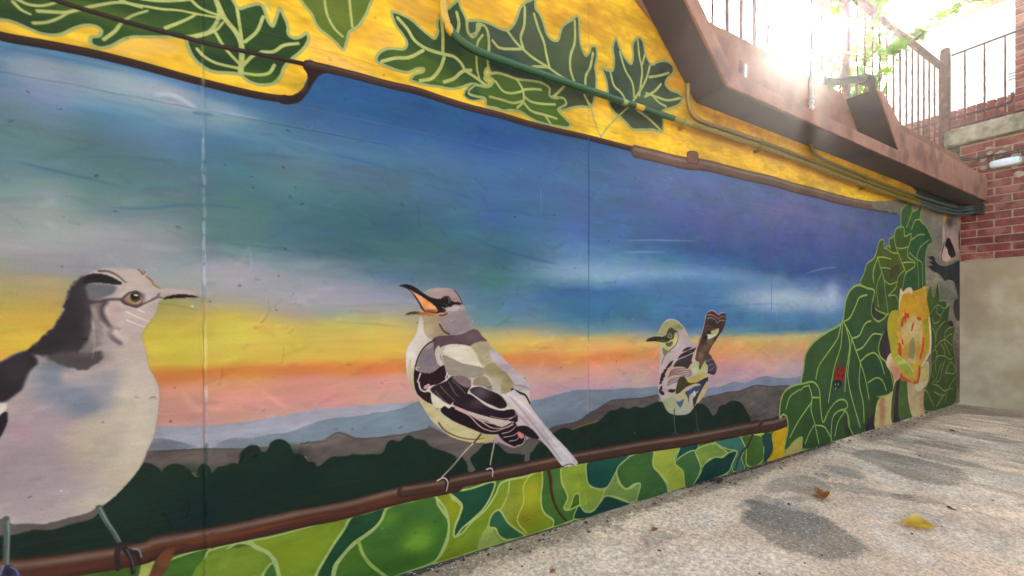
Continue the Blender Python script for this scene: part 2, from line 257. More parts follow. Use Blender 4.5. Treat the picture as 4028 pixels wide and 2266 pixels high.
DATA = json.loads(r'''{"ops":[{"t":"l","p":[-4443,11030,-3557,10884,-2713,10747],"c":"3f6c86","w":[0.0043,0.0043],"s":1,"b":0.0034,"tp":1,"a":0.7},
{"t":"l","p":[-3112,10250,-2507,10277,-1329,10513,-174,10522],"c":"3c7794","w":[0.0039,0.0039],"s":1,"b":0.0031,"tp":1,"a":0.7},
{"t":"l","p":[-849,9634,-86,9592,830,9531],"c":"3d6f84","w":[0.0041,0.0041],"s":1,"b":0.0033,"tp":1,"a":0.7},
{"t":"l","p":[-2225,12937,-1861,13047,-1329,12825],"c":"c3ced6","w":[0.0075,0.0075],"s":1,"b":0.006,"tp":1,"a":0.7},
{"t":"l","p":[-1484,12712,-1011,12753],"c":"2f5f80","w":[0.0059,0.0059],"s":1,"b":0.0047,"tp":1,"a":0.7},
{"t":"l","p":[4747,11819,6873,11450,9735,11200],"c":"3f6a9a","w":[0.0054,0.0054],"s":1,"b":0.0043,"tp":1,"a":0.7},
{"t":"l","p":[5840,10311,7660,9881,9735,9598],"c":"2f6496","w":[0.0069,0.0069],"s":1,"b":0.0055,"tp":1,"a":0.7},
{"t":"l","p":[12559,10743,14412,10925,17598,11127],"c":"8b9cc4","w":[0.0051,0.0051],"s":1,"b":0.0041,"tp":1,"a":0.7},
{"t":"l","p":[12559,10291,15415,10481],"c":"8b9cc4","w":[0.0053,0.0053],"s":1,"b":0.0042,"tp":1,"a":0.7},
{"t":"l","p":[26873,9962,29181,10391,31191,10585],"c":"8fa3c4","w":[0.0072,0.0072],"s":1,"b":0.0058,"tp":1,"a":0.7},
{"t":"l","p":[20714,8155,23206,8249,25378,8216],"c":"33609a","w":[0.0063,0.0063],"s":1,"b":0.0051,"tp":1,"a":0.7},
{"t":"l","p":[8836,8803,11289,8930,14412,8915],"c":"5f8db4","w":[0.0078,0.0078],"s":1,"b":0.0062,"tp":1,"a":0.7},
{"t":"l","p":[15415,8188,18788,8072,21398,8157],"c":"4675a4","w":[0.0095,0.0095],"s":1,"b":0.0076,"tp":1,"a":0.7},
{"t":"l","p":[1518,12288,2688,12215,3859,12054],"c":"35679a","w":[0.0058,0.0058],"s":1,"b":0.0046,"tp":1,"a":0.7},
{"t":"b","bl":[[-0.4099,1.3007,0.0419,0.0183,"9aa8b2",0.55]]},
{"t":"b","bl":[[-0.2576,1.3075,0.0641,0.0199,"a3afb8",0.5]]},
{"t":"b","bl":[[-0.0849,1.2938,0.0589,0.0178,"a7b4bd",0.5]]},
{"t":"b","bl":[[-0.0346,0.8765,0.1466,0.0404,"b0aab0",0.4]]},
{"t":"b","bl":[[0.2142,0.8403,0.1354,0.0338,"b8b0b8",0.4]]},
{"t":"b","bl":[[1.5938,0.9522,0.4777,0.0284,"8fb3cc",0.5]]},
{"t":"b","bl":[[2.4366,0.845,0.3406,0.0564,"b7c4d2",0.6]]},
{"t":"b","bl":[[2.9669,0.8381,0.2049,0.0726,"b9c6d6",0.6]]},
{"t":"b","bl":[[3.0419,0.9,0.0929,0.0614,"c8d2dc",0.5]]},
{"t":"b","bl":[[1.0887,0.9318,0.2574,0.0338,"9ab8cc",0.4]]},
{"t":"b","bl":[[-0.2781,0.9574,0.0994,0.0448,"a6a6a4",0.4]]},
{"t":"b","bl":[[0.2358,1.0453,0.1874,0.0682,"3a6a78",0.35]]},
{"t":"b","bl":[[1.4657,1.41,0.2371,0.1029,"7a86b4",0.3]]},
{"t":"b","bl":[[0.8153,1.2872,0.376,0.0564,"5b86b0",0.3]]},
{"t":"f","p":[-17000,5000,-17000,7200,-10000,7000,-2616,5361,-2199,5263,-1939,5240,-1650,5186,-1189,5136,-829,5116,-431,5121,196,5160,746,5200,1325,5242,4879,5122,5147,5157,5126,1468,-2616,3343],"c":"a2a0a8","s":1,"b":0.0012,"bl":[[-0.107,0.4917,0.1001,0.0174,"a7abb6",0.6],[0.1626,0.5075,0.0951,0.0131,"a89aa2",0.5]]},
{"t":"f","p":[2658,4906,3135,4944,3630,4984,4145,5076,4304,3617,2658,3893],"c":"7f8a92","s":1},
{"t":"f","p":[-2718,4974,-2410,4952,-2199,4974,-1983,4941,-1762,4851,-1582,4766,-1353,4643,-1142,4565,-1022,4603,-829,4704,-582,4740,-200,4681,196,4729,606,4715,1032,4828,1474,4930,2092,4933,2743,4935,3608,4988,3971,5107,4730,5134,5126,3732,5126,2600,-2718,3903],"c":"7f8a92","s":1,"b":0.0009,"bl":[[-0.1983,0.4802,0.0333,0.0139,"77737a",0.8],[-0.0582,0.4636,0.0512,0.0119,"8f8c90",0.6],[-0.1236,0.461,0.0286,0.004,"b3a8a6",0.7],[0.2911,0.4706,0.1434,0.0208,"7f93a3",0.5]]},
{"t":"f","p":[8148,4626,8792,4734,9540,4840,10326,4888,11348,4821,12016,4759,12893,4725,13744,4635,14868,4566,14868,3900,8148,3563],"c":"828a95","s":1,"b":0.0015},
{"t":"f","p":[18061,4122,19188,4221,20177,4343,21215,4222,22305,4382,23102,4402,24049,4239,25290,4104,27282,3939,28707,1913,18061,3195],"c":"8b8e9c","s":1,"b":0.002},
{"t":"f","p":[-17000,4000,-17000,6200,-10000,5800,-2718,4840,-2199,4694,-1762,4648,-1306,4601,-829,4513,-456,4466,-70,4433,467,4376,888,4371,1178,4389,1474,4392,1626,4483,1841,4544,2060,4468,2316,4306,2743,4240,3255,4239,3971,4240,4421,4285,4464,4367,5127,3957,7734,3100,8503,3212,9162,3657,10326,3716,10984,3984,11348,4070,12016,4316,12893,4282,13744,4232,14868,4246,14868,3900,18153,3823,19188,3834,19776,3883,20690,3836,22083,4005,23453,3828,25290,3707,25936,3495,25936,1276,12016,1761,5126,1468,-2718,3368],"c":"6b5f58","s":1,"bl":[[-0.1537,0.4417,0.1208,0.017,"77695f",0.5]],"n":0.12},
{"t":"l","p":[-2199,4683,-1762,4631,-1306,4589,-582,4469],"c":"4a4345","w":[0.0014,0.0014],"s":1},
{"t":"l","p":[1565,4420,1841,4524,2251,4315,2743,4230,3608,4186,4459,4261],"c":"4a4345","w":[0.0017,0.0017],"s":1},
{"t":"l","p":[888,4371,1325,4334,1565,4329],"c":"4a4345","w":[0.0016,0.0016],"s":1},
{"t":"l","p":[12016,4316,12893,4282,13744,4232,14868,4246],"c":"4c4345","w":[0.0026,0.0026],"s":1},
{"t":"l","p":[18153,3823,19188,3846,19776,3883,20690,3836,22083,4005,23453,3828,25290,3707],"c":"4d4144","w":[0.0037,0.0037],"s":1},
{"t":"f","p":[-12000,4500,-12000,3600,-4924,3198,-3114,2837,-3114,3757,-3945,3799,-4610,3955],"c":"6b5f58","s":1},
{"t":"f","p":[-4800,3349,-4610,3367,-4416,3339,-4217,3358,-3945,3384,-3735,3364,-3484,3365,-3226,3376,-3114,3527,-2767,3887,-2448,4347,-2366,4438,-2201,4381,-2076,4250,-2034,4161,-1949,4280,-1776,4319,-1601,4215,-1468,4051,-1378,3922,-1353,3898,-1341,4125,-1236,4220,-1118,4112,-1070,3957,-926,4090,-780,4078,-681,4133,-519,4089,-494,4323,-405,4428,-252,4508,-96,4468,-17,4302,62,4273,142,4367,169,4486,304,4564,440,4552,606,4416,690,4214,746,4109,888,4085,1003,3969,1061,3863,1236,3799,1295,3659,1444,3728,1626,3859,1810,3860,2060,3833,2251,3850,2511,3788,2743,3765,2979,3725,3099,3809,3185,4005,3324,4088,3536,4002,3716,4116,3861,4148,4045,4012,4345,3911,4498,3721,4730,3590,5126,3393,5370,3237,5355,3173,5500,3201,5824,3307,6125,3367,6432,3483,6875,3412,7265,3063,7734,2925,7940,2860,8574,3140,9162,3413,9694,3551,10166,3422,10734,3501,11348,3547,12016,3899,12348,3883,12618,3976,13032,3852,13384,3912,13890,3801,14334,3907,14868,3953,15657,3811,17343,3595,17879,3506,18244,3232,18617,2864,18900,3006,19092,3250,19578,3313,19975,3420,20690,3311,21109,3015,21322,2740,21645,2385,21753,1738,16482,2162,12016,2253,11348,1913,2658,2445,-2199,2143,-3587,2250,-17000,2500,-17000,5200,-13000,5600,-10000,5300,-8000,5500],"c":"163524","s":1,"bl":[[-0.3945,0.3066,0.0718,0.0293,"122820",0.6],[-0.1601,0.3801,0.0924,0.0442,"183a2c",0.5]]},
{"t":"b","bl":[[0.0467,0.4095,0.0449,0.0281,"12351f",0.6]]},
{"t":"b","bl":[[-0.1762,0.4092,0.0363,0.0169,"13361f",0.6]]},
{"t":"b","bl":[[-0.007,0.3336,0.2004,0.0366,"13302f",0.5]]},
{"t":"b","bl":[[0.2092,0.3342,0.0651,0.0234,"1c3f28",0.7]]},
{"t":"b","bl":[[0.3782,0.3452,0.0682,0.0505,"153a22",0.5]]},
{"t":"b","bl":[[-0.1468,0.2923,0.047,0.0257,"12283a",0.4]]},
{"t":"b","bl":[[1.4111,0.3201,0.2371,0.0417,"1d3528",0.6]]},
{"t":"f","p":[5587,3240,5824,3362,6432,3594,6186,3301,5883,3079,6064,2662,5824,2654,5764,2937],"c":"6b6258","s":1},
{"t":"f","p":[6875,3468,7599,3151,8148,3386,8574,3320,8360,2937,8219,2842,8184,2612,7974,2620,7974,2855,7599,2948,7265,3034],"c":"6b6258","s":1},
{"t":"l","p":[-1445,4030,-1376,3931,-1306,3946],"c":"a0803c","w":[0.0026,0.0009],"s":1},
{"t":"l","p":[1003,4001,1061,3895],"c":"a0803c","w":[0.0029,0.001],"s":1},
{"t":"l","p":[10086,3433,10651,3512,11322,3583],"c":"8a6a34","w":[0.0058,0.0058],"s":1},
{"t":"f","p":[-17000,24000,-17000,15200,-12000,14700,-8000,14200,-4764,13529,-4610,13542,-4212,13556,-3795,13583,-3131,13602,-2416,13574,-1908,13538,-1373,13500,-515,13465,98,13477,615,13532,917,13840,1053,14217,1088,14530,1088,14759,1634,14647,2379,14637,3174,14627,4110,14660,4930,14604,5904,14568,6951,14577,8081,14537,9302,14546,10977,14599,12843,14600,14495,14643,16660,14815,15279,14579,17877,14792,19617,14831,21518,14835,23600,14920,25893,14886,28430,14938,32263,14985,35778,15285,39251,15724,42000,16186,43319,16587,43832,17064,42873,17278,39251,17412,50000,17500,50000,24500],"c":"ebc02e","s":0,"bl":[[-0.266,1.394,0.0444,0.0191,"e6bd5e",0.7],[-0.2038,1.4133,0.034,0.0131,"e9c268",0.7],[0.1438,1.5132,0.0733,0.027,"e0b264",0.6],[-0.4413,1.3773,0.0324,0.0087,"f0c63a",0.6],[-0.3357,1.3908,0.0342,0.0092,"f2cc3c",0.7],[-0.0515,1.3791,0.0934,0.0106,"f4cf48",0.6],[0.1983,1.4825,0.0768,0.0158,"e2b870",0.6]],"n":0.1},
{"t":"b","bl":[[0.2189,1.6159,0.0582,0.0478,"dda93c",0.6]]},
{"t":"b","bl":[[0.4022,1.7168,0.0675,0.0386,"dfae4c",0.6]]},
{"t":"b","bl":[[0.6682,1.8111,0.1108,0.0426,"dfa93a",0.6]]},
{"t":"b","bl":[[0.9624,1.8841,0.1005,0.0417,"d9a02a",0.7]]},
{"t":"b","bl":[[1.1334,1.9265,0.1196,0.066,"cf9c34",0.6]]},
{"t":"b","bl":[[1.1334,1.5688,0.1042,0.033,"e4b95c",0.6]]},
{"t":"b","bl":[[1.4068,1.5726,0.1224,0.0357,"e2b766",0.6]]},
{"t":"b","bl":[[0.277,1.5214,0.0821,0.0163,"f0c038",0.5]]},
{"t":"b","bl":[[0.6418,1.5111,0.0642,0.0141,"f3c63a",0.6]]},
{"t":"b","bl":[[1.5382,1.8108,0.0931,0.0741,"d79a28",0.6]]},
{"t":"b","bl":[[0.3092,1.5846,0.0414,0.0331,"e3b55a",0.5]]},
{"t":"b","bl":[[1.8441,1.6217,0.2425,0.0431,"dcb064",0.5]]},
{"t":"b","bl":[[2.36,1.6216,0.3955,0.0486,"e0b25c",0.5]]},
{"t":"b","bl":[[2.843,1.6014,0.3833,0.0448,"e2b257",0.5]]},
{"t":"b","bl":[[2.0865,1.7244,0.2735,0.0228,"c58d28",0.5]]},
{"t":"b","bl":[[3.7964,1.6468,0.4325,0.0427,"efb83a",0.6]]},
{"t":"f","p":[-9000,16000,-10000,15300,-7500,14500,-4610,13879,-4492,13896,-4353,13874,-4171,13818,-4006,13784,-3816,13815,-3666,13909,-3535,14040,-3357,14178,-3176,14223,-3080,14168,-3096,14054,-3154,13998,-3233,13972,-3267,13869,-3222,13791,-3085,13771,-2898,13882,-2708,14077,-2514,14197,-2291,14268,-1908,14391,-1537,14517,-1263,14680,-924,14894,-692,15286,-692,15707,-751,15965],"c":"2f5a24","s":1,"ol":["a3b070",0.0068],"bl":[[-0.3795,1.3918,0.0664,0.012,"2c5620",0.7],[-0.266,1.4481,0.0648,0.0159,"44701f",0.8],[-0.3357,1.4552,0.0697,0.0153,"4d7422",0.7],[-0.1644,1.469,0.0549,0.0167,"3f6d1e",0.7],[-0.4413,1.4033,0.0304,0.0087,"234b22",0.7]]},
{"t":"f","p":[-1564,14431,-1523,14225,-1428,14034,-1263,13888,-1038,13814,-692,13876,-485,13898,-335,13797,-120,13747,98,13790,273,13888,419,14100,500,14356,665,14615,883,14879,1019,15098,1088,15310,1036,15438,883,15286,715,15202,599,15266,589,15486,484,15728,402,15885,289,15514,225,15353,130,15460,36,15755,-58,15830,-335,15677,-515,15559,-692,15777,-982,15809,-924,15241,-1095,14803,-1373,14569],"c":"26531f","s":1,"ol":["a3b070",0.0083],"bl":[[-0.0027,1.3923,0.0478,0.0181,"3c6b1a",0.9],[-0.1095,1.4528,0.0344,0.0275,"3c6920",0.7],[-0.0274,1.5395,0.0278,0.0322,"335f20",0.7],[0.0257,1.4844,0.0524,0.0183,"2a5320",0.7],[-0.1095,1.4115,0.0461,0.0172,"1e4a22",0.8]]},
{"t":"f","p":[849,16419,985,16167,1157,16000,1296,15703,1545,15553,1762,15427,1964,15266,2058,15520,2133,15822,2361,16057,2554,16405,2672,16730,2751,17125],"c":"5d7c28","s":1,"ol":["a3b070",0.0079],"bl":[[0.1798,1.6223,0.0563,0.0353,"73892c",0.7]]},
{"t":"l","p":[1473,16574,1545,16134,1725,15806,1946,15643],"c":"b0ba70","w":[0.007,0.007],"s":1},
{"t":"l","p":[2133,16737,2170,16352,2208,16006],"c":"b0ba70","w":[0.0072,0.0072],"s":1},
{"t":"l","p":[36,16009,194,15774],"c":"b0ba70","w":[0.0066,0.0066],"s":1},
{"t":"l","p":[-4423,14304,-4313,14184,-4181,14137],"c":"b0ba70","w":[0.007,0.0047],"s":1},
{"t":"l","p":[-4068,14241,-3837,14304,-3644,14360,-3446,14490,-3131,14700,-2780,14889,-2416,14950,-2038,15003,-1698,15090,-1373,15119,-867,15191],"c":"b0ba70","w":[0.0076,0.0051],"s":1},
{"t":"l","p":[-4130,13967,-3943,14047,-3752,14202,-3600,14375],"c":"b0ba70","w":[0.0072,0.0048],"s":1},
{"t":"l","p":[-4373,14380,-4212,14331,-4006,14375,-3795,14516],"c":"b0ba70","w":[0.0071,0.0047],"s":1},
{"t":"l","p":[-3038,13973,-2851,14221,-2732,14456,-2539,14682,-2291,14871],"c":"b0ba70","w":[0.0076,0.0051],"s":1},
{"t":"l","p":[-1960,14585,-1724,14780,-1510,14971,-1373,15119],"c":"b0ba70","w":[0.0081,0.0054],"s":1},
{"t":"l","p":[-2756,14955,-2587,14920,-2391,14910],"c":"b0ba70","w":[0.0077,0.0051],"s":1},
{"t":"l","p":[-2416,15111,-2165,15154,-1908,15237,-1537,15392],"c":"b0ba70","w":[0.0079,0.0053],"s":1},
{"t":"l","p":[-1510,15443,-1291,15284,-924,15234],"c":"b0ba70","w":[0.0082,0.0055],"s":1},
{"t":"l","p":[-1882,14406,-1564,14508,-1235,14655,-982,14858,-838,15097],"c":"b0ba70","w":[0.0082,0.0055],"s":1},
{"t":"l","p":[-1010,15660,-809,15211,-574,14939,-449,14625,-470,13945],"c":"b0ba70","w":[0.012,0.0127],"s":1},
{"t":"l","p":[-560,15614,-515,15312,-440,14734],"c":"b0ba70","w":[0.0078,0.0078],"s":1},
{"t":"l","p":[20,15531,-120,15105,-380,14753],"c":"b0ba70","w":[0.0079,0.0079],"s":1},
{"t":"l","p":[832,15097,484,14932,257,14704,4,14620],"c":"b0ba70","w":[0.0081,0.0081],"s":1},
{"t":"l","p":[-1360,14275,-1235,14142,-982,14045,-545,14048],"c":"b0ba70","w":[0.0076,0.0076],"s":1},
{"t":"l","p":[-982,14771,-809,14478,-515,14180],"c":"b0ba70","w":[0.0077,0.0077],"s":1},
{"t":"l","p":[273,14353,162,14128,-58,14005,-425,13950],"c":"b0ba70","w":[0.0079,0.0079],"s":1},
{"t":"l","p":[-410,14157,-213,14447,4,14613],"c":"b0ba70","w":[0.0079,0.0079],"s":1},
{"t":"f","p":[3318,16814,3464,16844,3676,16834,3935,16773,4199,16626,4468,16497,4651,16446,4766,16681,4743,16983,4883,17340,5119,17557,5359,17845,5457,17925,5555,17711,5703,17490,5778,17241,5803,17020,5954,16908,6158,17182,6313,17490,6470,17378,6576,17130,6576,16801,6523,16455,6629,16250,6418,15908,6470,15641,6629,15542,6313,15412,5904,15350,5604,15180,5215,15010,4836,14979,4468,14926,4110,14918,3891,14945,4022,15152,4288,15312,4310,15405,4110,15348,3848,15167,3591,15117,3256,15148,2890,15208,2890,15372,3051,15585,3297,15723,3676,15818,3783,16021,3633,16270,3464,16424,3360,16640],"c":"3b5f2a","s":1,"ol":["a3b070",0.0085],"bl":[[0.4022,1.5538,0.0908,0.0257,"4b7423",0.8],[0.4743,1.5175,0.096,0.022,"53771f",0.8],[0.5408,1.7207,0.0295,0.0542,"3c5730",0.7],[0.3848,1.6297,0.0485,0.0256,"2d5230",0.7],[0.6107,1.6655,0.0416,0.0556,"5c7631",0.7],[0.5215,1.6244,0.0291,0.0494,"2c4f2c",0.7]]},
{"t":"l","p":[3506,16691,3805,16453,4022,16181,4423,16047,4930,16047,5311,16071,5555,15939,5703,15754,6056,15622,6470,15453],"c":"b0ba70","w":[0.0108,0.0108],"s":1},
{"t":"l","p":[3031,15249,3422,15468,3848,15615,4288,15962],"c":"b0ba70","w":[0.0102,0.0102],"s":1},
{"t":"l","p":[4883,17163,4930,16646,4930,16113],"c":"b0ba70","w":[0.0107,0.0107],"s":1},
{"t":"l","p":[5408,17524,5481,17187,5432,16899],"c":"b0ba70","w":[0.0109,0.0109],"s":1},
{"t":"l","p":[4199,15006,4559,15169,4836,15554,4977,15950],"c":"b0ba70","w":[0.0106,0.0106],"s":1},
{"t":"l","p":[4977,15171,5311,15373,5604,15680,5904,15810],"c":"b0ba70","w":[0.0109,0.0109],"s":1},
{"t":"l","p":[6339,17101,6158,16811,6107,16331,6133,15875,6210,15617],"c":"b0ba70","w":[0.0074,0.0074],"s":1},
{"t":"l","p":[5828,17028,6005,16938,6184,17214,6324,17470,6496,17340,6576,17083,6565,16467],"c":"b0ba70","w":[0.0075,0.0075],"s":1},
{"t":"l","p":[6523,15843,6391,15667,6602,15535],"c":"b0ba70","w":[0.0075,0.0075],"s":1},
{"t":"f","p":[5778,17355,6005,17478,6313,17560,6682,17567,7005,17532,7281,17574,7505,17818,7675,18169,7790,18504,7993,18773,8258,18969,8437,19135,8437,18733,8618,18595,8802,18303,8925,17988,9176,17837,9430,17918,9559,18297,9689,18549,10084,18893,10354,19146,10436,18960,10456,18538,10491,18174,10628,17840,10767,17720,10942,17936,11048,18186,11262,18225,11334,17889,11226,17418,11298,16999,11262,16550,11048,15840,10628,15740,10219,15616,9819,15442,9430,15325,9559,15589,9559,15798,9050,15722,8925,15895,8679,16085,8081,16026,7225,15893,6682,15887,6523,16220,6576,16801,6470,17378,6158,17414,6107,17119,5904,16961,5803,17020],"c":"4e6240","s":1,"ol":["a3b070",0.0098],"bl":[[0.6951,1.7251,0.0839,0.0382,"4b604a",0.8],[0.8377,1.801,0.0736,0.0601,"56684a",0.7],[1.0084,1.8046,0.0544,0.0847,"5f7346",0.7],[0.7225,1.652,0.1152,0.0337,"3c5540",0.7],[1.0354,1.5781,0.0837,0.0267,"4a5540",0.8],[0.7505,1.6212,0.1174,0.0146,"22423a",0.8]]},
{"t":"l","p":[6708,17031,6951,16869,7449,16974,7905,17114],"c":"b0ba70","w":[0.0097,0.0097],"s":1},
{"t":"l","p":[7281,17550,7618,17270,7905,17114,8317,16940,8988,16781,9624,16596,10354,16476],"c":"b0ba70","w":[0.01,0.01],"s":1},
{"t":"l","p":[7993,18625,7964,17972,7819,17481,7934,17147],"c":"b0ba70","w":[0.0098,0.0098],"s":1},
{"t":"l","p":[8377,18511,8558,18070,8802,17643,8925,17171,9050,16798],"c":"b0ba70","w":[0.0102,0.0102],"s":1},
{"t":"l","p":[10219,18886,10219,18088,10018,17497,10018,16968,10219,16546],"c":"b0ba70","w":[0.0106,0.0106],"s":1},
{"t":"l","p":[8081,16473,8437,16649,8988,16781],"c":"b0ba70","w":[0.01,0.01],"s":1},
{"t":"l","p":[11119,17935,10977,17347,10767,16963,10732,16521],"c":"b0ba70","w":[0.0108,0.0108],"s":1},
{"t":"l","p":[9885,16458,9624,16179,9302,15837,9113,15687],"c":"b0ba70","w":[0.0103,0.0103],"s":1},
{"t":"l","p":[10697,16188,10942,15869],"c":"b0ba70","w":[0.0109,0.0109],"s":1},
{"t":"l","p":[10977,15932,11155,15428,11370,14981,11552,14742],"c":"a3b070","w":[0.0077,0.0077],"s":1},
{"t":"f","p":[5904,15350,6210,15385,6523,15420,6682,15556,6735,15712,6523,15796,6843,15979,7281,16005,7675,15991,8198,16083,8679,16136,9050,16030,9050,15774,9302,15734,9689,15830,9819,15652,9430,15351,9559,15225,9819,15075,10018,14908,9885,14774,9430,14728,9050,14698,8558,14692,8198,14762,7848,14880,7449,14861,7115,14758,6843,14790,6470,14772,6418,15017,6107,14987,5803,15048],"c":"466f26","s":1,"ol":["a3b070",0.0093],"bl":[[0.8081,1.5827,0.0907,0.0199,"4c7040",0.6],[0.7225,1.5218,0.0914,0.0241,"4e7a22",0.7],[0.9176,1.5034,0.0776,0.0257,"527c20",0.8],[0.6005,1.5192,0.0205,0.0185,"2c5a2c",0.8]]},
{"t":"f","p":[5654,14919,5728,15121,5904,15341,6107,15404,5853,15153,5828,15009,6107,14987,6418,15017,6210,14896,5904,14821],"c":"2c5636","s":1,"ol":["a3b070",0.0064]},
{"t":"l","p":[6816,15687,7115,15431,7449,15444,7905,15634],"c":"b0ba70","w":[0.0087,0.0087],"s":1},
{"t":"l","p":[7675,15966,7905,15683,7934,15295,7675,14987],"c":"b0ba70","w":[0.0089,0.0089],"s":1},
{"t":"l","p":[8679,15883,8317,15814,7934,15690],"c":"b0ba70","w":[0.009,0.009],"s":1},
{"t":"l","p":[6602,15110,7115,15119,7505,15117,7905,15288],"c":"b0ba70","w":[0.0088,0.0088],"s":1},
{"t":"l","p":[9302,15501,8679,15377,8258,15350,7964,15451],"c":"b0ba70","w":[0.009,0.009],"s":1},
{"t":"l","p":[7934,15246,8258,15025,8863,15014,9366,14999],"c":"b0ba70","w":[0.0092,0.0092],"s":1},
{"t":"l","p":[8863,14988,9050,14800,9176,14674],"c":"b0ba70","w":[0.0092,0.0092],"s":1},
{"t":"f","p":[11589,17522,11847,17483,12147,17568,12223,18041,12147,18470,12338,18925,12530,18588,12764,18316,13161,18115,13282,18470,13242,18865,13404,19179,13691,19370,13900,19188,13983,18857,14195,18563,14409,18445,14757,18667,15292,18853,15749,18769,15749,18457,15382,18108,15246,17825,15565,17661,16029,17656,16361,17550,16218,17199,15657,16877,15022,16543,15112,16135,15067,15709,14495,15668,13900,15542,13242,15432,12922,15595,12608,15755,12223,15894,11959,16141,11884,16655,11810,17026],"c":"48604a","s":1,"ol":["a3b070",0.0112],"bl":[[1.2686,1.772,0.0637,0.0802,"405c42",0.6],[1.5201,1.8121,0.0641,0.0369,"33453f",0.8],[1.3983,1.6896,0.0862,0.0357,"5a7a52",0.7],[1.39,1.5927,0.0946,0.0296,"55604a",0.8],[1.2223,1.6798,0.0307,0.0565,"44544a",0.7],[1.2376,1.61,0.0467,0.017,"3a4038",0.8]]},
{"t":"l","p":[12034,17424,12223,16968,12608,16783,12843,16556],"c":"b0ba70","w":[0.0103,0.0103],"s":1},
{"t":"l","p":[12530,18417,12843,17764,13242,17352,13363,16742],"c":"b0ba70","w":[0.0105,0.0105],"s":1},
{"t":"l","p":[13568,19201,13650,18580,13816,18038,13733,17424,13650,16931],"c":"b0ba70","w":[0.0106,0.0106],"s":1},
{"t":"l","p":[13983,18738,13816,18274],"c":"b0ba70","w":[0.0106,0.0106],"s":1},
{"t":"l","p":[14280,18348,14068,17751,13733,17188,13242,16538],"c":"b0ba70","w":[0.0106,0.0106],"s":1},
{"t":"l","p":[15473,18381,14845,18084,14238,17857],"c":"b0ba70","w":[0.011,0.011],"s":1},
{"t":"l","p":[14978,17754,14582,17347,13983,16956],"c":"b0ba70","w":[0.0109,0.0109],"s":1},
{"t":"l","p":[16218,17451,15382,17151,14669,17127,14068,17126],"c":"b0ba70","w":[0.0109,0.0109],"s":1},
{"t":"l","p":[14495,17084,14845,16928,15292,16852],"c":"b0ba70","w":[0.011,0.011],"s":1},
{"t":"l","p":[13568,16265,14153,16103,14934,15760],"c":"b0ba70","w":[0.0107,0.0107],"s":1},
{"t":"l","p":[11552,14797,11922,15264,12530,15851,13242,16480],"c":"a3b070","w":[0.008,0.008],"s":1},
{"t":"l","p":[-3943,14582,-3579,14540,-3131,14514,-2660,14487,-2165,14475,-1644,14482,-1095,14466,-515,14505,98,14540,748,14576,1157,14588],"c":"33231f","w":[0.01,0.0121],"s":1},
{"t":"l","p":[-3943,14599,-3579,14558,-3131,14533,-2660,14506,-2165,14495,-1644,14502,-1095,14487,-515,14527,98,14562,748,14614],"c":"5a4238","w":[0.003,0.0033],"s":1,"b":0.0013},
{"t":"l","p":[-17000,15100,-12000,14500,-8000,13900,-4610,13545,-4212,13559,-3795,13586,-3131,13605,-2416,13578,-1908,13541,-1373,13503,-515,13469,98,13481,615,13532],"c":"2c1d1a","w":[0.018,0.018],"s":1},
{"t":"l","p":[-17000,15109,-12000,14509,-8000,13909,-4610,13553,-4212,13567,-3795,13594,-3131,13614,-2416,13587,-1908,13551,-1373,13513,-515,13479,98,13491,615,13543],"c":"42291f","w":[0.0151,0.0151],"s":1,"b":0.0025},
{"t":"l","p":[-17000,15149,-12000,14548,-8000,13948,-4610,13589,-4212,13605,-3795,13633,-3131,13654,-2416,13628,-1908,13593,-1373,13557,-515,13524,98,13538,615,13590],"c":"4f3a2c","w":[0.004,0.004],"s":1,"b":0.0022},
{"t":"f","p":[419,13398,681,13436,883,13567,1088,13884,1226,14187,1402,14427,1653,14535,1909,14587,2095,14698,1438,14727,1019,14644,951,14491,1053,14331,1053,14141,917,13878,681,13668,419,13601],"c":"38231d","s":1,"bl":[[0.0917,1.4066,0.0102,0.0226,"6b5548",0.6]]},
{"t":"l","p":[1070,14601,1634,14620,2379,14637,3174,14627,4110,14660,4930,14604,5904,14568,6951,14577,8081,14537,9302,14546,10977,14599,12843,14600,14495,14643,16660,14751],"c":"36241f","w":[0.022,0.022],"s":1},
{"t":"l","p":[1070,14610,1634,14629,2379,14646,3174,14636,4110,14669,4930,14614,5904,14578,6951,14588,8081,14549,9302,14558,10977,14611,12843,14613,14495,14657,16660,14766],"c":"4c3229","w":[0.0185,0.0185],"s":1,"b":0.0031},
{"t":"l","p":[1070,14648,1634,14668,2379,14687,3174,14678,4110,14713,4930,14659,5904,14625,6951,14636,8081,14599,9302,14610,10977,14666,12843,14671,14495,14718,16660,14831],"c":"6a5044","w":[0.0048,0.0048],"s":1,"b":0.0026},
{"t":"l","p":[13434,14535,14800,14560,16586,14571,17877,14721,19617,14757,21518,14773,23600,14839,25893,14801,28430,14831,30276,14822,32263,14841,35545,14949,39251,15125,41714,15299],"c":"5d4438","w":[0.0528,0.0596],"s":1},
{"t":"l","p":[13434,14555,14800,14580,16586,14592,17877,14743,19617,14780,21518,14797,23600,14864,25893,14827,28430,14859,30276,14850,32263,14870,35545,14980,39251,15159,41714,15334],"c":"7a5f50","w":[0.0443,0.05],"s":1,"b":0.0074},
{"t":"l","p":[13434,14640,14800,14669,16586,14686,17877,14840,19617,14881,21518,14902,23600,14975,25893,14944,28430,14981,30276,14977,32263,15002,35545,15120,39251,15307,41714,15489],"c":"94806c","w":[0.0116,0.0131],"s":1,"b":0.0063},
{"t":"f","p":[16743,15114,17114,15231,17459,15211,17492,15006,17492,14761,16743,14667,16691,14932],"c":"8a6353","s":1,"ol":["5a3d33",0.0035]},
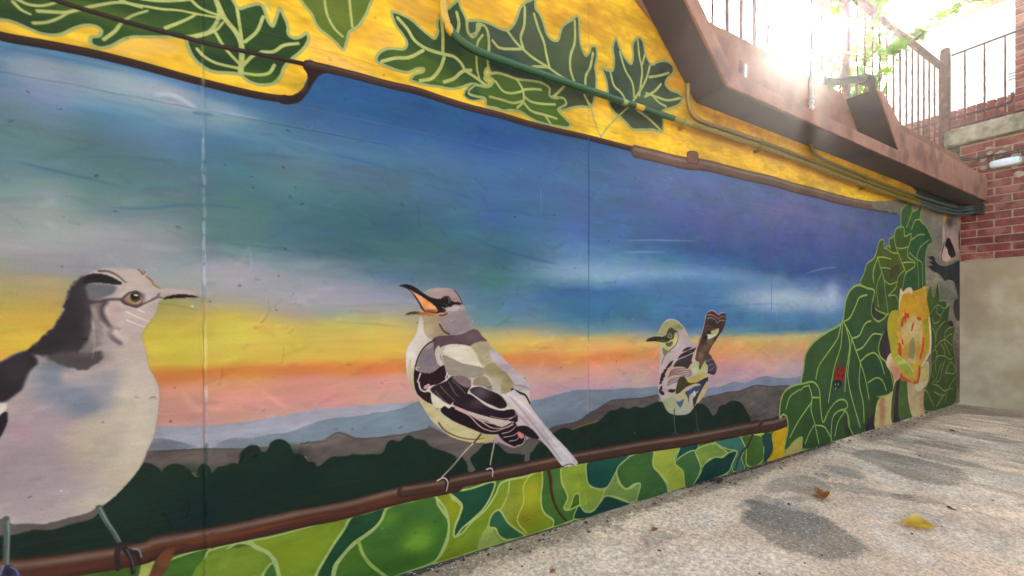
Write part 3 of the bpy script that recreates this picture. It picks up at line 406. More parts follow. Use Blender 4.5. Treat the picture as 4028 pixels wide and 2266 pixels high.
{"t":"f","p":[35778,15182,37713,15530,40871,15985,43469,16549,45008,16273,48313,16057,53880,16432,53880,15351,42000,14649,39251,15016,36730,14831],"c":"86806f","s":1,"b":0.0075},
{"t":"f","p":[43832,17158,43319,16529,44384,16255,48313,16244,53880,16409,53880,20824,45008,20445,41431,17635],"c":"33554f","s":1,"n":0.1},
{"t":"f","p":[37349,15397,40968,16021,43947,16027,48095,16294,53880,16760,53880,-1853,51809,-480,44737,-198,40265,1061,41687,8146,45958,12793,42423,14742,40791,15113,37603,14941],"c":"988c79","s":1,"bl":[[4.7656,1.4023,0.3187,0.2536,"8f8a7a",0.7],[5.0844,0.883,0.2974,0.1657,"77786a",0.7],[5.28,0.3065,0.2064,0.3064,"6b5245",0.7],[4.9443,0.7351,0.2858,0.1463,"8a8574",0.6],[5.28,1.2937,0.2064,0.2553,"6a6258",0.5]],"n":0.12},
{"t":"f","p":[38552,15466,39822,15690,40810,15678,40810,15137,39822,14972,38552,14880],"c":"8a8272","s":1},
{"t":"f","p":[46265,12087,47065,12269,47678,12172,47884,11884,48723,11626,50020,11577,51825,11865,53723,12290,53880,12168,53880,8877,53723,8706,53239,9349,52290,10291,50911,10483,50020,10337,49150,10730,48301,10924,47268,11030,46463,11289,46265,11390,47268,11551,46463,11694,46364,11799,47268,11849],"c":"33393a","s":1,"bl":[[5.1137,1.1199,0.2829,0.0708,"3c4644",0.6],[5.3723,0.9683,0.0737,0.0978,"3f4547",0.6]]},
{"t":"f","p":[49800,15544,50911,15778,52057,15702,52762,15292,53480,14551,53844,13766,53844,12950,53723,12453,52290,12209,51365,12078,50020,11925,49150,11954,48829,12241,48829,12622,49365,13118,49474,14048,49582,14828],"c":"b39a8c","s":1,"bl":[[5.229,1.3808,0.0949,0.0959,"c9aa9d",0.7],[5.1137,1.537,0.0919,0.0393,"57504d",0.9],[4.98,1.4231,0.0308,0.0618,"d8bfae",0.7],[5.3239,1.2587,0.0728,0.0243,"b58a58",0.7]]},
{"t":"f","p":[50463,13898,51137,14071,51825,13692,52525,13104,52762,12718,52057,12435,51365,12472,50686,12822,50130,13250],"c":"262e2d","s":1},
{"t":"f","p":[49474,12587,50020,13242,50686,13056,50911,12680,51479,12400,50911,12131,49800,12029,49365,12197],"c":"d8b8a8","s":1},
{"t":"l","p":[49976,13626,49582,12979,49193,12340,49474,11972],"c":"3a2226","w":[0.0123,0.0123],"s":1},
{"t":"l","p":[50020,15024,50285,14428,50130,13794],"c":"5a3a34","w":[0.0062,0.0062],"s":1},
{"t":"f","p":[49800,15930,50130,16083,50574,15938,50418,15609,50020,15296,49757,15462],"c":"d6a64e","s":1},
{"t":"f","p":[52643,15040,53119,15408,53844,15741,53880,15705,53880,15235,53880,14614,53359,14621],"c":"a1958a","s":1,"bl":[[5.4212,1.4778,0.0496,0.0492,"5f5a55",0.7]]},
{"t":"f","p":[53480,14632,53880,14823,53880,14120,53880,13337,53723,13268],"c":"4a4644","s":1,"b":0.005},
{"t":"l","p":[53880,11098,53880,11202,53880,10937,53880,10531],"c":"5c554c","w":[0.0136,0.0136],"s":1,"b":0.0051},
{"t":"f","p":[52290,8612,53480,8866,53880,8630,53880,6985,52999,7004,52290,7653],"c":"574642","s":1,"b":0.0082},
{"t":"f","p":[-17000,-2000,-17000,3000,-10000,3000,-4794,2607,-4229,2428,-3198,2543,-829,2440,746,2371,1934,2341,3608,2406,5436,2385,3776,2533,5871,2500,9025,2450,11288,2414,13908,2306,16979,2179,19973,2042,23925,1906,22499,1961,25248,1900,26755,-76,26755,-480,15381,-1749,3776,-383,3255,-889,2000,-2000],"c":"4c7c24","s":0,"n":0.1},
{"t":"f","p":[-2026,1731,-1961,1988,-1807,2082,-1306,2135,-1118,2110,-1118,1820,-1259,1488,-1306,727,-2070,998],"c":"3f7a24","s":1,"ol":["aebf74",0.0046],"bl":[[-0.1537,0.186,0.0372,0.017,"4a8423",0.7]]},
{"t":"f","p":[-2326,2317,-2167,2106,-2199,1785,-2241,1607,-2451,1675],"c":"b9bd60","s":1},
{"t":"f","p":[-1306,1589,-1213,1877,-1118,2067,-226,2069,196,2045,1032,2076,2124,2095,2060,1843,1810,1543,1565,1151,1325,703,1178,169,413,430,358,1070,304,1396,89,1675,-122,1888,-582,2077],"c":"7d9922","s":1,"ol":["aebf74",0.0052],"bl":[[0.0746,0.1423,0.0728,0.0379,"8d9f20",0.7],[-0.0582,0.1601,0.0644,0.0268,"7f9c2e",0.6],[0.0196,0.1984,0.0836,0.0123,"9aae2a",0.5],[-0.0926,0.191,0.0344,0.0234,"6d9426",0.6]]},
{"t":"f","p":[-1537,809,-1468,1554,-1142,1943,-582,1988,-174,1903,62,1622,222,1359,331,985,413,118],"c":"799a2c","s":1,"bl":[[-0.0582,0.1512,0.0644,0.0268,"86a02c",0.7]]},
{"t":"l","p":[-278,2053,-122,1858,89,1691,249,1444,358,1070,440,732],"c":"aebf74","w":[0.0093,0.0093],"s":1},
{"t":"f","p":[9,1087,89,1246,222,1359,304,1242,358,976,413,430,-70,594],"c":"3f7a2c","s":1,"ol":["a6b96c",0.0062]},
{"t":"f","p":[1266,689,1444,1024,1718,1436,1997,1792,2187,2079,2577,2103,3185,2113,3082,1858,2911,1658,2577,1470,2251,1321,1934,1043,1748,834,1687,556,1565,-290,1178,-153],"c":"1c5530","s":1,"ol":["a6b96c",0.0083],"bl":[[0.2743,0.1942,0.0339,0.0172,"1d6436",0.6]]},
{"t":"f","p":[1718,546,1810,848,2060,1140,2380,1353,2743,1529,3013,1771,3202,2109,3971,2145,4691,2130,4769,1852,4927,1591,5126,1241,5126,902,5006,558,4848,265,4652,62,3608,-16,3220,-70,2911,-420,1626,17],"c":"3f7e28","s":1,"ol":["a6b96c",0.009],"bl":[[0.4157,0.0866,0.0457,0.04,"74ad2c",0.9],[0.3185,0.1763,0.0316,0.021,"5a9a2c",0.7],[0.2187,0.0835,0.0389,0.0269,"4f7c1c",0.8],[0.4345,0.173,0.0463,0.022,"3a7a34",0.7],[0.3608,0.034,0.0737,0.0214,"3c701c",0.7]]},
{"t":"l","p":[2380,1353,2478,986,2676,620,2911,342,3185,47],"c":"9cb456","w":[0.0089,0.0089],"s":1},
{"t":"f","p":[4652,2159,4782,2170,5127,2170,5261,1913,5563,1615,5507,1347,5370,1076,5316,685,5590,713,5927,986,6449,1277,6808,1673,7052,2050,8072,2063,8816,2144,8747,1701,8678,1032,8816,600,9237,208,9202,-15,7175,-33,6157,-12,4678,-10,4626,31,4887,251,5100,642,5127,1188,4993,1673],"c":"86981f","s":1,"ol":["b4c070",0.0074],"bl":[[0.8204,0.1252,0.0542,0.0673,"c5b828",0.8],[0.73,0.1129,0.0381,0.0653,"a9a93e",0.7],[0.5871,0.0638,0.0697,0.0414,"7fa226",0.8],[0.5207,0.1622,0.0273,0.0404,"a5a71c",0.8],[0.8072,0.0612,0.0606,0.0335,"9a8c18",0.8],[0.7052,0.1888,0.0374,0.027,"86a02e",0.7]]},
{"t":"f","p":[5153,2129,5871,2086,6777,2133,6687,1752,6390,1343,5984,1076,5590,866,5343,652,5316,887,5480,1252,5590,1609,5316,1951],"c":"1b5a38","s":1,"ol":["b4c070",0.0067],"bl":[[0.5984,0.1854,0.0464,0.026,"1d6440",0.6]]},
{"t":"l","p":[7363,2068,7300,1618,7052,1187,6627,862,6449,485,6331,148],"c":"b0bd62","w":[0.0064,0.0064],"s":1},
{"t":"l","p":[8271,2136,7940,1756,7940,1200,7681,598,8072,54],"c":"c0c258","w":[0.005,0.005],"s":1},
{"t":"f","p":[6567,665,6627,969,6808,1138,6990,1121,7300,639,7681,268,7973,-4,7681,-35,7175,75,6929,304,6808,550],"c":"2f7040","s":1,"ol":["b0bd62",0.0072],"bl":[[0.7052,0.0756,0.0374,0.0216,"2c7a54",0.6]]},
{"t":"f","p":[6157,66,6390,606,6627,623,6808,390,6960,134,7175,-33],"c":"9fae54","s":1},
{"t":"f","p":[8781,2162,9671,2110,9634,1636,9818,1126,9892,873,9707,561,9892,429,10192,447,10459,474,10306,180,10192,16,9892,-15,9237,-24,9237,208,8816,600,8678,1032,8747,1701],"c":"3f7a2c","s":1,"ol":["b0bd62",0.0066],"bl":[[0.9453,0.1439,0.0292,0.0526,"55883a",0.7],[0.9892,0.0162,0.03,0.0237,"4a7f34",0.6]]},
{"t":"f","p":[9634,2135,10344,2033,10848,2061,10809,1581,10888,1260,11207,978,11615,798,11781,825,11615,548,11450,336,11127,134,10731,198,10498,435,10421,935,10192,925,10041,601,9892,458,9707,561,9892,873,9818,1126,9598,1584],"c":"93aa34","s":1,"ol":["b0bd62",0.0068],"bl":[[1.0192,0.1642,0.0461,0.0359,"8aa832",0.7],[1.1127,0.0349,0.0406,0.0246,"7fa046",0.7]]},
{"t":"f","p":[10848,2061,13170,1933,12548,1560,12288,1099,11864,870,11450,896,10967,1121,10809,1459],"c":"1a5a4c","s":1,"ol":["a6b96c",0.0069],"bl":[[1.2118,0.1894,0.0694,0.0253,"1d6a4a",0.7]]},
{"t":"f","p":[11615,611,12033,1024,12375,1401,12461,936,12990,567,13674,686,13721,411,13581,44,13170,-46,12812,152,12288,398,11864,524],"c":"7f9c4a","s":1,"ol":["b0bd62",0.006]},
{"t":"f","p":[12375,1464,12812,1769,13260,1918,14483,1875,14483,1265,14877,850,15279,356,15432,-93,13535,-78,13721,610,13352,687,12901,586,12548,918],"c":"3c7434","s":1,"ol":["a6b96c",0.0069],"bl":[[1.326,0.123,0.0554,0.0393,"447a2a",0.6]]},
{"t":"f","p":[10192,16,10421,483,10731,168,11127,103,11532,380,11781,543,12288,366,12990,14,13352,-101,11697,-96],"c":"1c5240","s":1,"ol":["a6b96c",0.0056]},
{"t":"f","p":[14679,1910,16324,1814,15899,1425,15846,1083,16540,669,16485,250,16540,-119,15483,-104,15381,335,14877,850,14483,1265],"c":"a9b03e","s":1,"ol":["b4c070",0.0079],"bl":[[1.5279,0.1533,0.062,0.0346,"b3b848",0.6]]},
{"t":"f","p":[16324,1814,17543,1653,16979,1237,15899,1143,16110,1530],"c":"1b5a4e","s":1,"ol":["a6b96c",0.0058]},
{"t":"f","p":[15899,1108,16540,1385,17316,1397,17658,603,17543,257,17203,-114,16594,-131,16431,618],"c":"3f7a3a","s":1,"ol":["a6b96c",0.0066]},
{"t":"f","p":[17316,1434,18722,1539,19027,1338,19716,915,19213,771,18361,846,17773,581,17543,918],"c":"84a044","s":1,"ol":["b4c070",0.0069]},
{"t":"f","p":[17889,633,18722,858,19338,749,19844,893,20495,822,20102,301,19844,-40,18843,-151,17203,-150,17658,308],"c":"1d4d3f","s":1,"ol":["a6b96c",0.007]},
{"t":"f","p":[18722,1615,20895,1512,21303,967,20895,475,21166,-135,20232,-115,20102,223,20561,811,19844,1049,19213,1307],"c":"42806a","s":1,"ol":["a6b96c",0.0063]},
{"t":"f","p":[20895,1528,22868,1212,22898,623,22795,-26,21860,-184,21303,81,21303,806],"c":"4a7a2c","s":1,"ol":["b4c070",0.0075]},
{"t":"f","p":[22721,1359,23618,1225,23848,722,23466,22,22868,-56,22942,532],"c":"24544c","s":1},
{"t":"f","p":[23694,1257,25228,1381,25195,771,24791,-168,23165,-135,23771,309],"c":"d8a816","s":1},
{"t":"f","p":[24791,-168,25524,367,26538,610,26711,-187,24871,-225],"c":"bfa85e","s":1},
{"t":"l","p":[20895,1591,22001,1491,22868,1362],"c":"c9c14a","w":[0.0098,0.0098],"s":1},
{"t":"l","p":[-17000,1700,-12000,2000,-8000,2400,-4610,2614,-4306,2547,-3625,2465,-2751,2382,-2283,2368,-2199,2431,-1537,2400,-582,2360,746,2355,1934,2308,3608,2370,5436,2328],"c":"4a2b20","w":[0.0534,0.0491],"s":1},
{"t":"l","p":[-17000,1726,-12000,2026,-8000,2426,-4610,2638,-4306,2571,-3625,2490,-2751,2408,-2283,2395,-2199,2455,-1537,2424,-582,2385,746,2382,1934,2336,3608,2401,5436,2361],"c":"673a28","w":[0.0449,0.0412],"s":1,"b":0.0075},
{"t":"l","p":[-17000,1839,-12000,2139,-8000,2539,-4610,2741,-4306,2677,-3625,2600,-2751,2523,-2283,2513,-2199,2559,-1537,2532,-582,2498,746,2502,1934,2462,3608,2535,5436,2505],"c":"8c7464","w":[0.0118,0.0108],"s":1,"b":0.0064},
{"t":"l","p":[3680,2483,4782,2418,5871,2407,7363,2367,9025,2346,11288,2278,13908,2172,15899,2059,16979,1998,19973,1901,22001,1835,23925,1735,25033,1802],"c":"45291f","w":[0.0387,0.0747],"s":1},
{"t":"l","p":[3680,2496,4782,2432,5871,2422,7363,2383,9025,2363,11288,2296,13908,2192,15899,2079,16979,2019,19973,1924,22001,1858,23925,1760,25033,1827],"c":"593a2b","w":[0.0325,0.0628],"s":1,"b":0.0054},
{"t":"l","p":[3680,2557,4782,2496,5871,2488,7363,2453,9025,2436,11288,2375,13908,2277,15899,2169,16979,2111,19973,2024,22001,1963,23925,1869,25033,1939],"c":"80695a","w":[0.0085,0.0164],"s":1,"b":0.0046},
{"t":"l","p":[-2326,2426,-1762,2434,-829,2366,196,2323],"c":"8a4a26","w":[0.0041,0.0029],"s":1,"b":0.0035},
{"t":"l","p":[-1537,2357,-582,2300,467,2331,1626,2316],"c":"8a4a26","w":[0.0044,0.0031],"s":1,"b":0.0037},
{"t":"f","p":[-2199,1785,-2326,1471,-2514,1533,-2284,1785,-2177,2054,-2070,2243,-1917,2366,-1762,2350,-1829,2117,-1917,1919,-2005,1724,-2070,1385,-2326,1361],"c":"7a4a2e","s":1,"bl":[[-0.1983,0.2134,0.0132,0.0167,"8a5634",0.7]]},
{"t":"l","p":[8990,2123,9095,1745,9131,1333,9273,838,9489,437,9818,62],"c":"5e3420","w":[0.0151,0.007],"s":1},
{"t":"l","p":[22760,2000,22370,1831,21924,1529,21487,1016,20878,688,20580,385,20379,-57],"c":"5a3a2c","w":[0.0188,0.0101],"s":1},
{"t":"l","p":[22499,2109,23023,2151,23833,2122],"c":"6f625c","w":[0.006,0.006],"s":1},
{"t":"f","p":[36662,10535,40265,10691,41687,9304,40968,-163,35751,252,35159,6831],"c":"3f4c34","s":1},
{"t":"f","p":[40791,13928,40968,15305,42798,16019,42986,15466,43947,15682,44857,16031,44538,14964,45958,14494,47224,13434,46165,12963,45628,12001,45546,9384,40265,8992,38246,10604,39919,12366],"c":"2f6a3a","s":1,"ol":["93ab52",0.0124],"bl":[[4.3947,1.2651,0.201,0.12,"2c6e44",0.7],[4.2423,1.5181,0.1524,0.0879,"3f7a3c",0.7]]},
{"t":"l","p":[41870,14102,42423,14742,42986,15466],"c":"9cb050","w":[0.0103,0.0103],"s":1},
{"t":"l","p":[45546,13871,44340,13766,42798,13233],"c":"9cb050","w":[0.0106,0.0106],"s":1},
{"t":"l","p":[46374,13523,44737,12859,43947,12201,43947,11901],"c":"9cb050","w":[0.0105,0.0105],"s":1},
{"t":"l","p":[42423,12250,43560,11878,44937,11503,45058,9831],"c":"9cb050","w":[0.0107,0.0107],"s":1},
{"t":"l","p":[43947,11901,44143,10709,44261,9659],"c":"9cb050","w":[0.0105,0.0105],"s":1},
{"t":"l","p":[42798,14044,43560,14786,44737,14984],"c":"9cb050","w":[0.0104,0.0104],"s":1},
{"t":"f","p":[34153,9660,34723,10322,35159,10990,36355,11517,36972,12493,37349,12792,37826,12790,37923,12225,38574,12478,38904,12295,38739,12905,39577,13253,39919,13775,41325,14050,41506,13418,42798,13675,42498,12989,42053,12372,42238,11873,43560,11550,43367,11198,41687,10608,41146,9581,40685,8714,39919,7578,38246,7590,36052,8133],"c":"4c6a2c","s":1,"ol":["93ab52",0.0115],"bl":[[3.5751,1.0102,0.1851,0.0788,"3c6c30",0.7],[3.8246,1.1563,0.2368,0.0685,"5c6a28",0.7],[4.0968,1.3157,0.1455,0.0716,"44702c",0.7],[3.8246,0.8686,0.2018,0.0822,"3a6a34",0.7]]},
{"t":"l","p":[36817,11545,37286,10832,37762,10175,37987,9501,38246,8686,38574,7587],"c":"9cb050","w":[0.0095,0.0095],"s":1},
{"t":"l","p":[36817,11545,36203,10515,36203,9721],"c":"9cb050","w":[0.0093,0.0093],"s":1},
{"t":"l","p":[36817,11545,37762,11602,39071,11543],"c":"9cb050","w":[0.0095,0.0095],"s":1},
{"t":"l","p":[37349,10835,38246,10878,38904,10840],"c":"9cb050","w":[0.0096,0.0096],"s":1},
{"t":"l","p":[37858,9975,38904,9732,40265,9983],"c":"9cb050","w":[0.0097,0.0097],"s":1},
{"t":"l","p":[39577,13253,39919,12507,40968,11438,41870,10616],"c":"9cb050","w":[0.01,0.01],"s":1},
{"t":"l","p":[39919,12437,40968,12441,42238,12677],"c":"9cb050","w":[0.01,0.01],"s":1},
{"t":"l","p":[38246,12248,39239,12040,40265,12037],"c":"9cb050","w":[0.0097,0.0097],"s":1},
{"t":"l","p":[40968,11366,42423,11518,43560,11505],"c":"9cb050","w":[0.0103,0.0103],"s":1},
{"t":"l","p":[41506,10890,40265,10267,39919,9550,38574,8896],"c":"9cb050","w":[0.0099,0.0099],"s":1},
{"t":"l","p":[36817,11478,36052,10509,36203,9721],"c":"9cb050","w":[0.0092,0.0092],"s":1},
{"t":"l","p":[37539,10573,36662,9468,36972,8135],"c":"9cb050","w":[0.0093,0.0093],"s":1},
{"t":"l","p":[38574,8896,39919,8916,40439,8427],"c":"9cb050","w":[0.0099,0.0099],"s":1},
{"t":"f","p":[38904,10355,39172,10714,39919,11099,40439,11011,39919,10606,39306,10301],"c":"6a4630","s":1,"ol":["3c2a22",0.0043]},
{"t":"f","p":[31720,7207,31980,8123,32374,8866,33181,9381,34012,9529,35159,9365,36294,9194,35991,8396,35901,7606,36817,7104,37762,7253,38640,7587,38410,6764,37286,5843,36972,5184,37286,4630,38246,4164,39071,3278,39509,1957,38246,1807,35901,1746,35454,946,34868,-81,34868,-405,32909,-302,32374,1201,31335,1574,28903,1174,26683,3575,26939,4552,27155,5319,27991,5955,29608,6534,31081,6890],"c":"356335","s":1,"ol":["9cb658",0.0139],"bl":[[3.4012,0.7873,0.2651,0.1019,"38672f",0.7],[3.7603,0.3392,0.1974,0.1084,"2a5c34",0.7],[2.9608,0.4598,0.1982,0.1408,"41702e",0.6],[3.2909,0.1259,0.225,0.0999,"3c6c2a",0.6],[3.5751,0.5768,0.1851,0.0788,"2f6236",0.6]]},
{"t":"l","p":[31642,7244,32640,6386,33455,5353,34153,4426,34868,3345,35513,1788],"c":"a3bb5c","w":[0.0115,0.0115],"s":1},
{"t":"l","p":[35159,8910,34012,8701,33455,8127,32640,7379,31720,7146],"c":"a3bb5c","w":[0.0113,0.0113],"s":1},
{"t":"l","p":[35751,7147,34868,6966,34012,6218,33045,6061],"c":"a3bb5c","w":[0.0115,0.0115],"s":1},
{"t":"l","p":[37444,6176,36052,6218,34580,5428,33593,5245],"c":"a3bb5c","w":[0.0116,0.0116],"s":1},
{"t":"l","p":[34153,4489,35306,4873,36355,4922,37286,4360,37923,3367],"c":"a3bb5c","w":[0.0119,0.0119],"s":1},
{"t":"l","p":[35306,2984,36662,3198,37603,2918,38246,2177],"c":"a3bb5c","w":[0.0122,0.0122],"s":1},
{"t":"l","p":[31462,7028,31081,6190,29608,5185,28672,4545,28329,3825],"c":"a3bb5c","w":[0.0106,0.0106],"s":1},
{"t":"l","p":[31642,7025,31462,5691,30581,4295,29848,2284],"c":"a3bb5c","w":[0.0108,0.0108],"s":1},
{"t":"l","p":[32110,6893,32640,5640,32110,3818,31980,2723],"c":"a3bb5c","w":[0.0111,0.0111],"s":1},
{"t":"l","p":[32909,6003,32507,4407,32374,3674,32774,2521,33455,1318,34153,148],"c":"a3bb5c","w":[0.0112,0.0112],"s":1},
{"t":"l","p":[34153,4426,34012,3034,34580,1696,34723,391],"c":"a3bb5c","w":[0.0116,0.0116],"s":1},
{"t":"f","p":[36052,8463,36355,8133,36355,7470,36203,7339,35901,7737],"c":"4a3a40","s":1},
{"t":"f","p":[38739,7793,38574,6485,38904,4538,38246,4301,37129,5042,37286,5709,38246,6768],"c":"4a3b40","s":1},
{"t":"f","p":[24456,2004,24456,2669,24806,3320,25645,3615,26896,3666,28036,3656,28718,3158,28856,2336,29183,1136,29896,1748,30955,2222,31980,2171,32374,1757,32110,1603,31207,1589,30457,1322,30334,505,30383,-216,26790,-117,26790,571,25952,503,25242,185,24846,176,25242,1237,25142,1947,24747,2158],"c":"33632e","s":1,"ol":["9cb658",0.0111],"bl":[[2.6683,0.1694,0.1759,0.0885,"3a6a2a",0.6],[2.5645,0.2911,0.1252,0.0541,"3f6f30",0.6]]},
{"t":"f","p":[30334,-209,30285,988,30581,1366,31335,1574,32110,1419,32374,1139,32507,503,33181,-406],"c":"355f2c","s":1,"ol":["9cb658",0.0098],"bl":[[3.2374,0.0336,0.0373,0.0618,"4a3832",0.9]]},
{"t":"l","p":[27547,3496,27879,2785,27768,2118,28216,1152,28672,-62],"c":"a3bb5c","w":[0.009,0.009],"s":1},
{"t":"l","p":[27879,2763,28787,2667],"c":"a3bb5c","w":[0.0092,0.0092],"s":1},
{"t":"l","p":[27768,2458,26683,1804,26055,1338,25442,777],"c":"a3bb5c","w":[0.0087,0.0087],"s":1},
{"t":"l","p":[28329,1079,29371,819,30090,126],"c":"a3bb5c","w":[0.0093,0.0093],"s":1},
{"t":"l","p":[28103,1110,27547,680,27111,187],"c":"a3bb5c","w":[0.009,0.009],"s":1},
{"t":"l","p":[26472,3374,25442,3041,25043,2441],"c":"a3bb5c","w":[0.0086,0.0086],"s":1},
{"t":"l","p":[32110,1480,31081,881,30705,92],"c":"a3bb5c","w":[0.0097,0.0097],"s":1},
{"t":"l","p":[27547,3496,27004,3490,26577,3308],"c":"a3bb5c","w":[0.0089,0.0089],"s":1},
{"t":"f","p":[35454,1729,37286,1664,36662,397,36508,-182,34868,-211],"c":"3b5a2c","s":1},
{"t":"f","p":[34868,-211,35751,646,36662,663,36662,-204],"c":"4a3540","s":1},
{"t":"f","p":[36662,1264,37129,1681,38246,1766,39509,1957,39306,889,39172,-417,36447,-240],"c":"d8bf84","s":1,"ol":["c9bd58",0.0056],"bl":[[3.7603,0.0681,0.0449,0.122,"c98c60",0.9]]},
{"t":"f","p":[39577,2259,40265,2619,40685,2725,40685,-269,39239,-217,39172,1183],"c":"5f6b30","s":1},
{"t":"f","p":[40091,2493,40791,2574,40685,-340,39577,-262],"c":"4c363a","s":1},
{"t":"f","p":[40685,2654,42053,2537,42423,1406,42986,-278,40614,-260],"c":"55793a","s":1},
{"t":"f","p":[45342,647,46797,1897,47224,3434,47656,1820,46797,-451,45546,-297],"c":"4a3038","s":1},
{"t":"f","p":[42081,2439,43421,2247,45229,2243,45126,1630,45436,585,45540,-287,43032,-242,42269,860,42081,1623],"c":"d6b685","s":1,"bl":[[4.5023,0.0941,0.0454,0.1164,"d09a70",0.9]]},
{"t":"f","p":[30544,3614,30619,3967,30918,4269,31450,4377,31915,4235,32025,3933,31915,3573,31604,3343,31069,3353],"c":"9c2a22","s":1,"bl":[[3.1527,0.4043,0.0388,0.0292,"b03a2c",0.6]]},
{"t":"l","p":[31145,4253,31145,4202],"c":"281414","w":[0.0116,0.0116],"s":1},
{"t":"l","p":[31527,4175,31527,4124],"c":"281414","w":[0.0117,0.0117],"s":1},
{"t":"l","p":[31099,3843,31099,3793],"c":"281414","w":[0.0162,0.0162],"s":1},
{"t":"l","p":[31682,3761,31682,3710],"c":"281414","w":[0.0152,0.0152],"s":1},
{"t":"l","p":[31297,3501,31297,3450],"c":"281414","w":[0.0093,0.0093],"s":1},
{"t":"f","p":[30441,3444,30768,3560,31297,3479,31604,3270,31374,2999,30918,2933,30544,3113],"c":"2a3336","s":1},
{"t":"l","p":[30723,3319,30723,3233],"c":"dfe0dc","w":[0.0065,0.0065],"s":1},
{"t":"l","p":[31099,3285,31099,3199],"c":"dfe0dc","w":[0.0065,0.0065],"s":1},
{"t":"l","p":[30798,3060,30798,2974],"c":"dfe0dc","w":[0.0065,0.0065],"s":1},
{"t":"f","p":[38206,4101,38538,4570,39215,4815,40083,4410,40795,3569,40705,2922,39907,2628,39215,1979,39559,2587,39215,3326,38538,3729],"c":"e2bd92","s":1,"bl":[[3.9733,0.3501,0.0882,0.0643,"d98f70",0.9],[3.8706,0.4349,0.0338,0.0422,"ecd0a8",0.7]]},
{"t":"f","p":[44920,3432,46277,3735,46491,2769,46065,1935,45229,1698,44615,1524,43814,1602,43421,2247],"c":"dfc58e","s":1,"bl":[[4.5436,0.285,0.0841,0.0469,"d9bb60",0.6],[4.4413,0.1852,0.0816,0.0308,"e3cba2",0.6]]},
{"t":"f","p":[38455,6465,38455,7025,38790,7582,39387,7848,40083,7875,40348,7846,40615,8440,40651,9311,40795,9474,41193,9249,41894,9522,42744,9580,43032,9361,43421,9369,44615,9548,45644,9792,45854,9420,45959,8714,46491,8323,46491,7450,46384,7372,46598,6734,46922,5610,47031,4647,46277,4051,45229,3489,44615,2913,44413,2467,43814,2136,43032,2206,42648,2390,41523,2561,40795,2769,40526,3371,39733,4073,39130,4749,38875,5326],"c":"ddb040","s":1},
{"t":"f","p":[40651,9311,40795,9474,41193,9249,41894,9522,42744,9580,43032,9346,42840,9094,42269,9196,41523,8961,40975,8880,40795,8441,40526,7860,40472,8439],"c":"eccfa6","s":1},
{"t":"f","p":[40975,8880,41894,9152,42744,9055,43226,8458,43519,7853,43421,7323,42648,7556,41708,7784,40975,7640,40615,7860],"c":"e2ab28","s":1},
{"t":"f","p":[43265,9252,44615,9510,45602,9728,45854,9420,45959,8714,46491,8323,46491,7450,45854,7298,45229,7227,44413,7313,43814,7548,43617,8157,43226,8761],"c":"dda82c","s":1},
{"t":"l","p":[43129,9287,43382,8762,43519,8081,43775,7472],"c":"c98f28","w":[0.0053,0.0053],"s":1,"b":0.003},
{"t":"f","p":[38455,6465,38455,7025,38790,7582,39387,7827,40171,7846,40348,7572,39995,7000,39907,6356,40171,5701,40083,5129,40526,4240,40705,3938,39733,4073,39130,4749,38875,5326],"c":"c6b128","s":1,"bl":[[3.9473,0.5442,0.0698,0.0641,"b4b03a",0.8],[3.9215,0.7012,0.0518,0.0567,"cdb428",0.6]]},
{"t":"l","p":[40348,7644,39995,6928,39942,6283,40294,5624],"c":"b8881c","w":[0.0043,0.0043],"s":1,"b":0.0022},
{"t":"f","p":[40975,6619,41708,6824,42458,7333,43421,7475,44212,7008,44818,6999,45126,6373,45023,5676,44615,4919,44212,4171,43421,3762,42081,3923,41339,4484,41066,5230,40975,5963],"c":"e0bd78","s":1,"bl":[[4.284,0.6428,0.0974,0.0526,"e3c890",0.8],[4.1894,0.4897,0.0754,0.0518,"dba634",0.8],[4.4212,0.4631,0.0606,0.0537,"dda63a",0.8]]},
{"t":"f","p":[42269,5028,42744,5606,43226,5739,43519,4970,43323,4222,42744,4181,42363,4278],"c":"aea067","s":1,"b":0.0091},
{"t":"f","p":[45023,6918,45854,7141,46384,7213,46491,6577,46491,5784,46277,5158,45854,4783,45436,5193,45644,5811,45126,6373],"c":"c6b02c","s":1},
{"t":"f","p":[46320,7293,46814,7168,46922,6089,47052,5126,46922,4493,46171,4057,45229,3489,44717,3446,45436,3944,46277,4526,46598,5145,46491,6101],"c":"ecd2aa","s":1},
{"t":"f","p":[40795,3351,41894,2899,43032,2658,44413,2928,44413,2467,43814,2136,43032,2206,42648,2390,41523,2561],"c":"d3a94c","s":1},
{"t":"f","p":[39473,4531,40171,4585,41157,4311,42269,3837,43187,3249,43323,3012,42840,2824,41894,3010,40795,3496,39907,3990],"c":"b9ba44","s":1,"bl":[[4.0975,0.3994,0.1106,0.0146,"d9d485",0.8]]},
{"t":"l","p":[40348,4503,41339,4154,42458,3638,43187,3135],"c":"dcd88a","w":[0.0105,0.0105],"s":1,"b":0.0037},
{"t":"f","p":[40705,6698,40975,7203,41708,7636,42363,7670,42363,7260,41894,7265,41708,6824,41339,7235,41193,6614],"c":"e0582c","s":0},
{"t":"f","p":[42744,6280,42840,6653,43226,7023,43265,6720,42936,6200],"c":"e0582c","s":0},
{"t":"f","p":[43814,7167,43913,7356,44615,7311,44818,7115,44413,7044],"c":"e0582c","s":0},
{"t":"f","p":[40885,5966,41193,5663,41376,5289,41066,5303],"c":"e0582c","s":0},
{"t":"f","p":[39995,5672,40348,5478,40795,5387,40975,4796,40885,4327,40259,4688,40171,5053,40526,5109],"c":"e0582c","s":0},
{"t":"f","p":[45126,5751,45540,5658,45436,5193,45332,4730,44615,3916,44413,4159,44920,4905],"c":"e0582c","s":0},
{"t":"f","p":[44212,3596,44615,3453,44615,2759,44212,2177,43226,2188,43129,2499,43715,2297,44112,2645],"c":"e0582c","s":0},
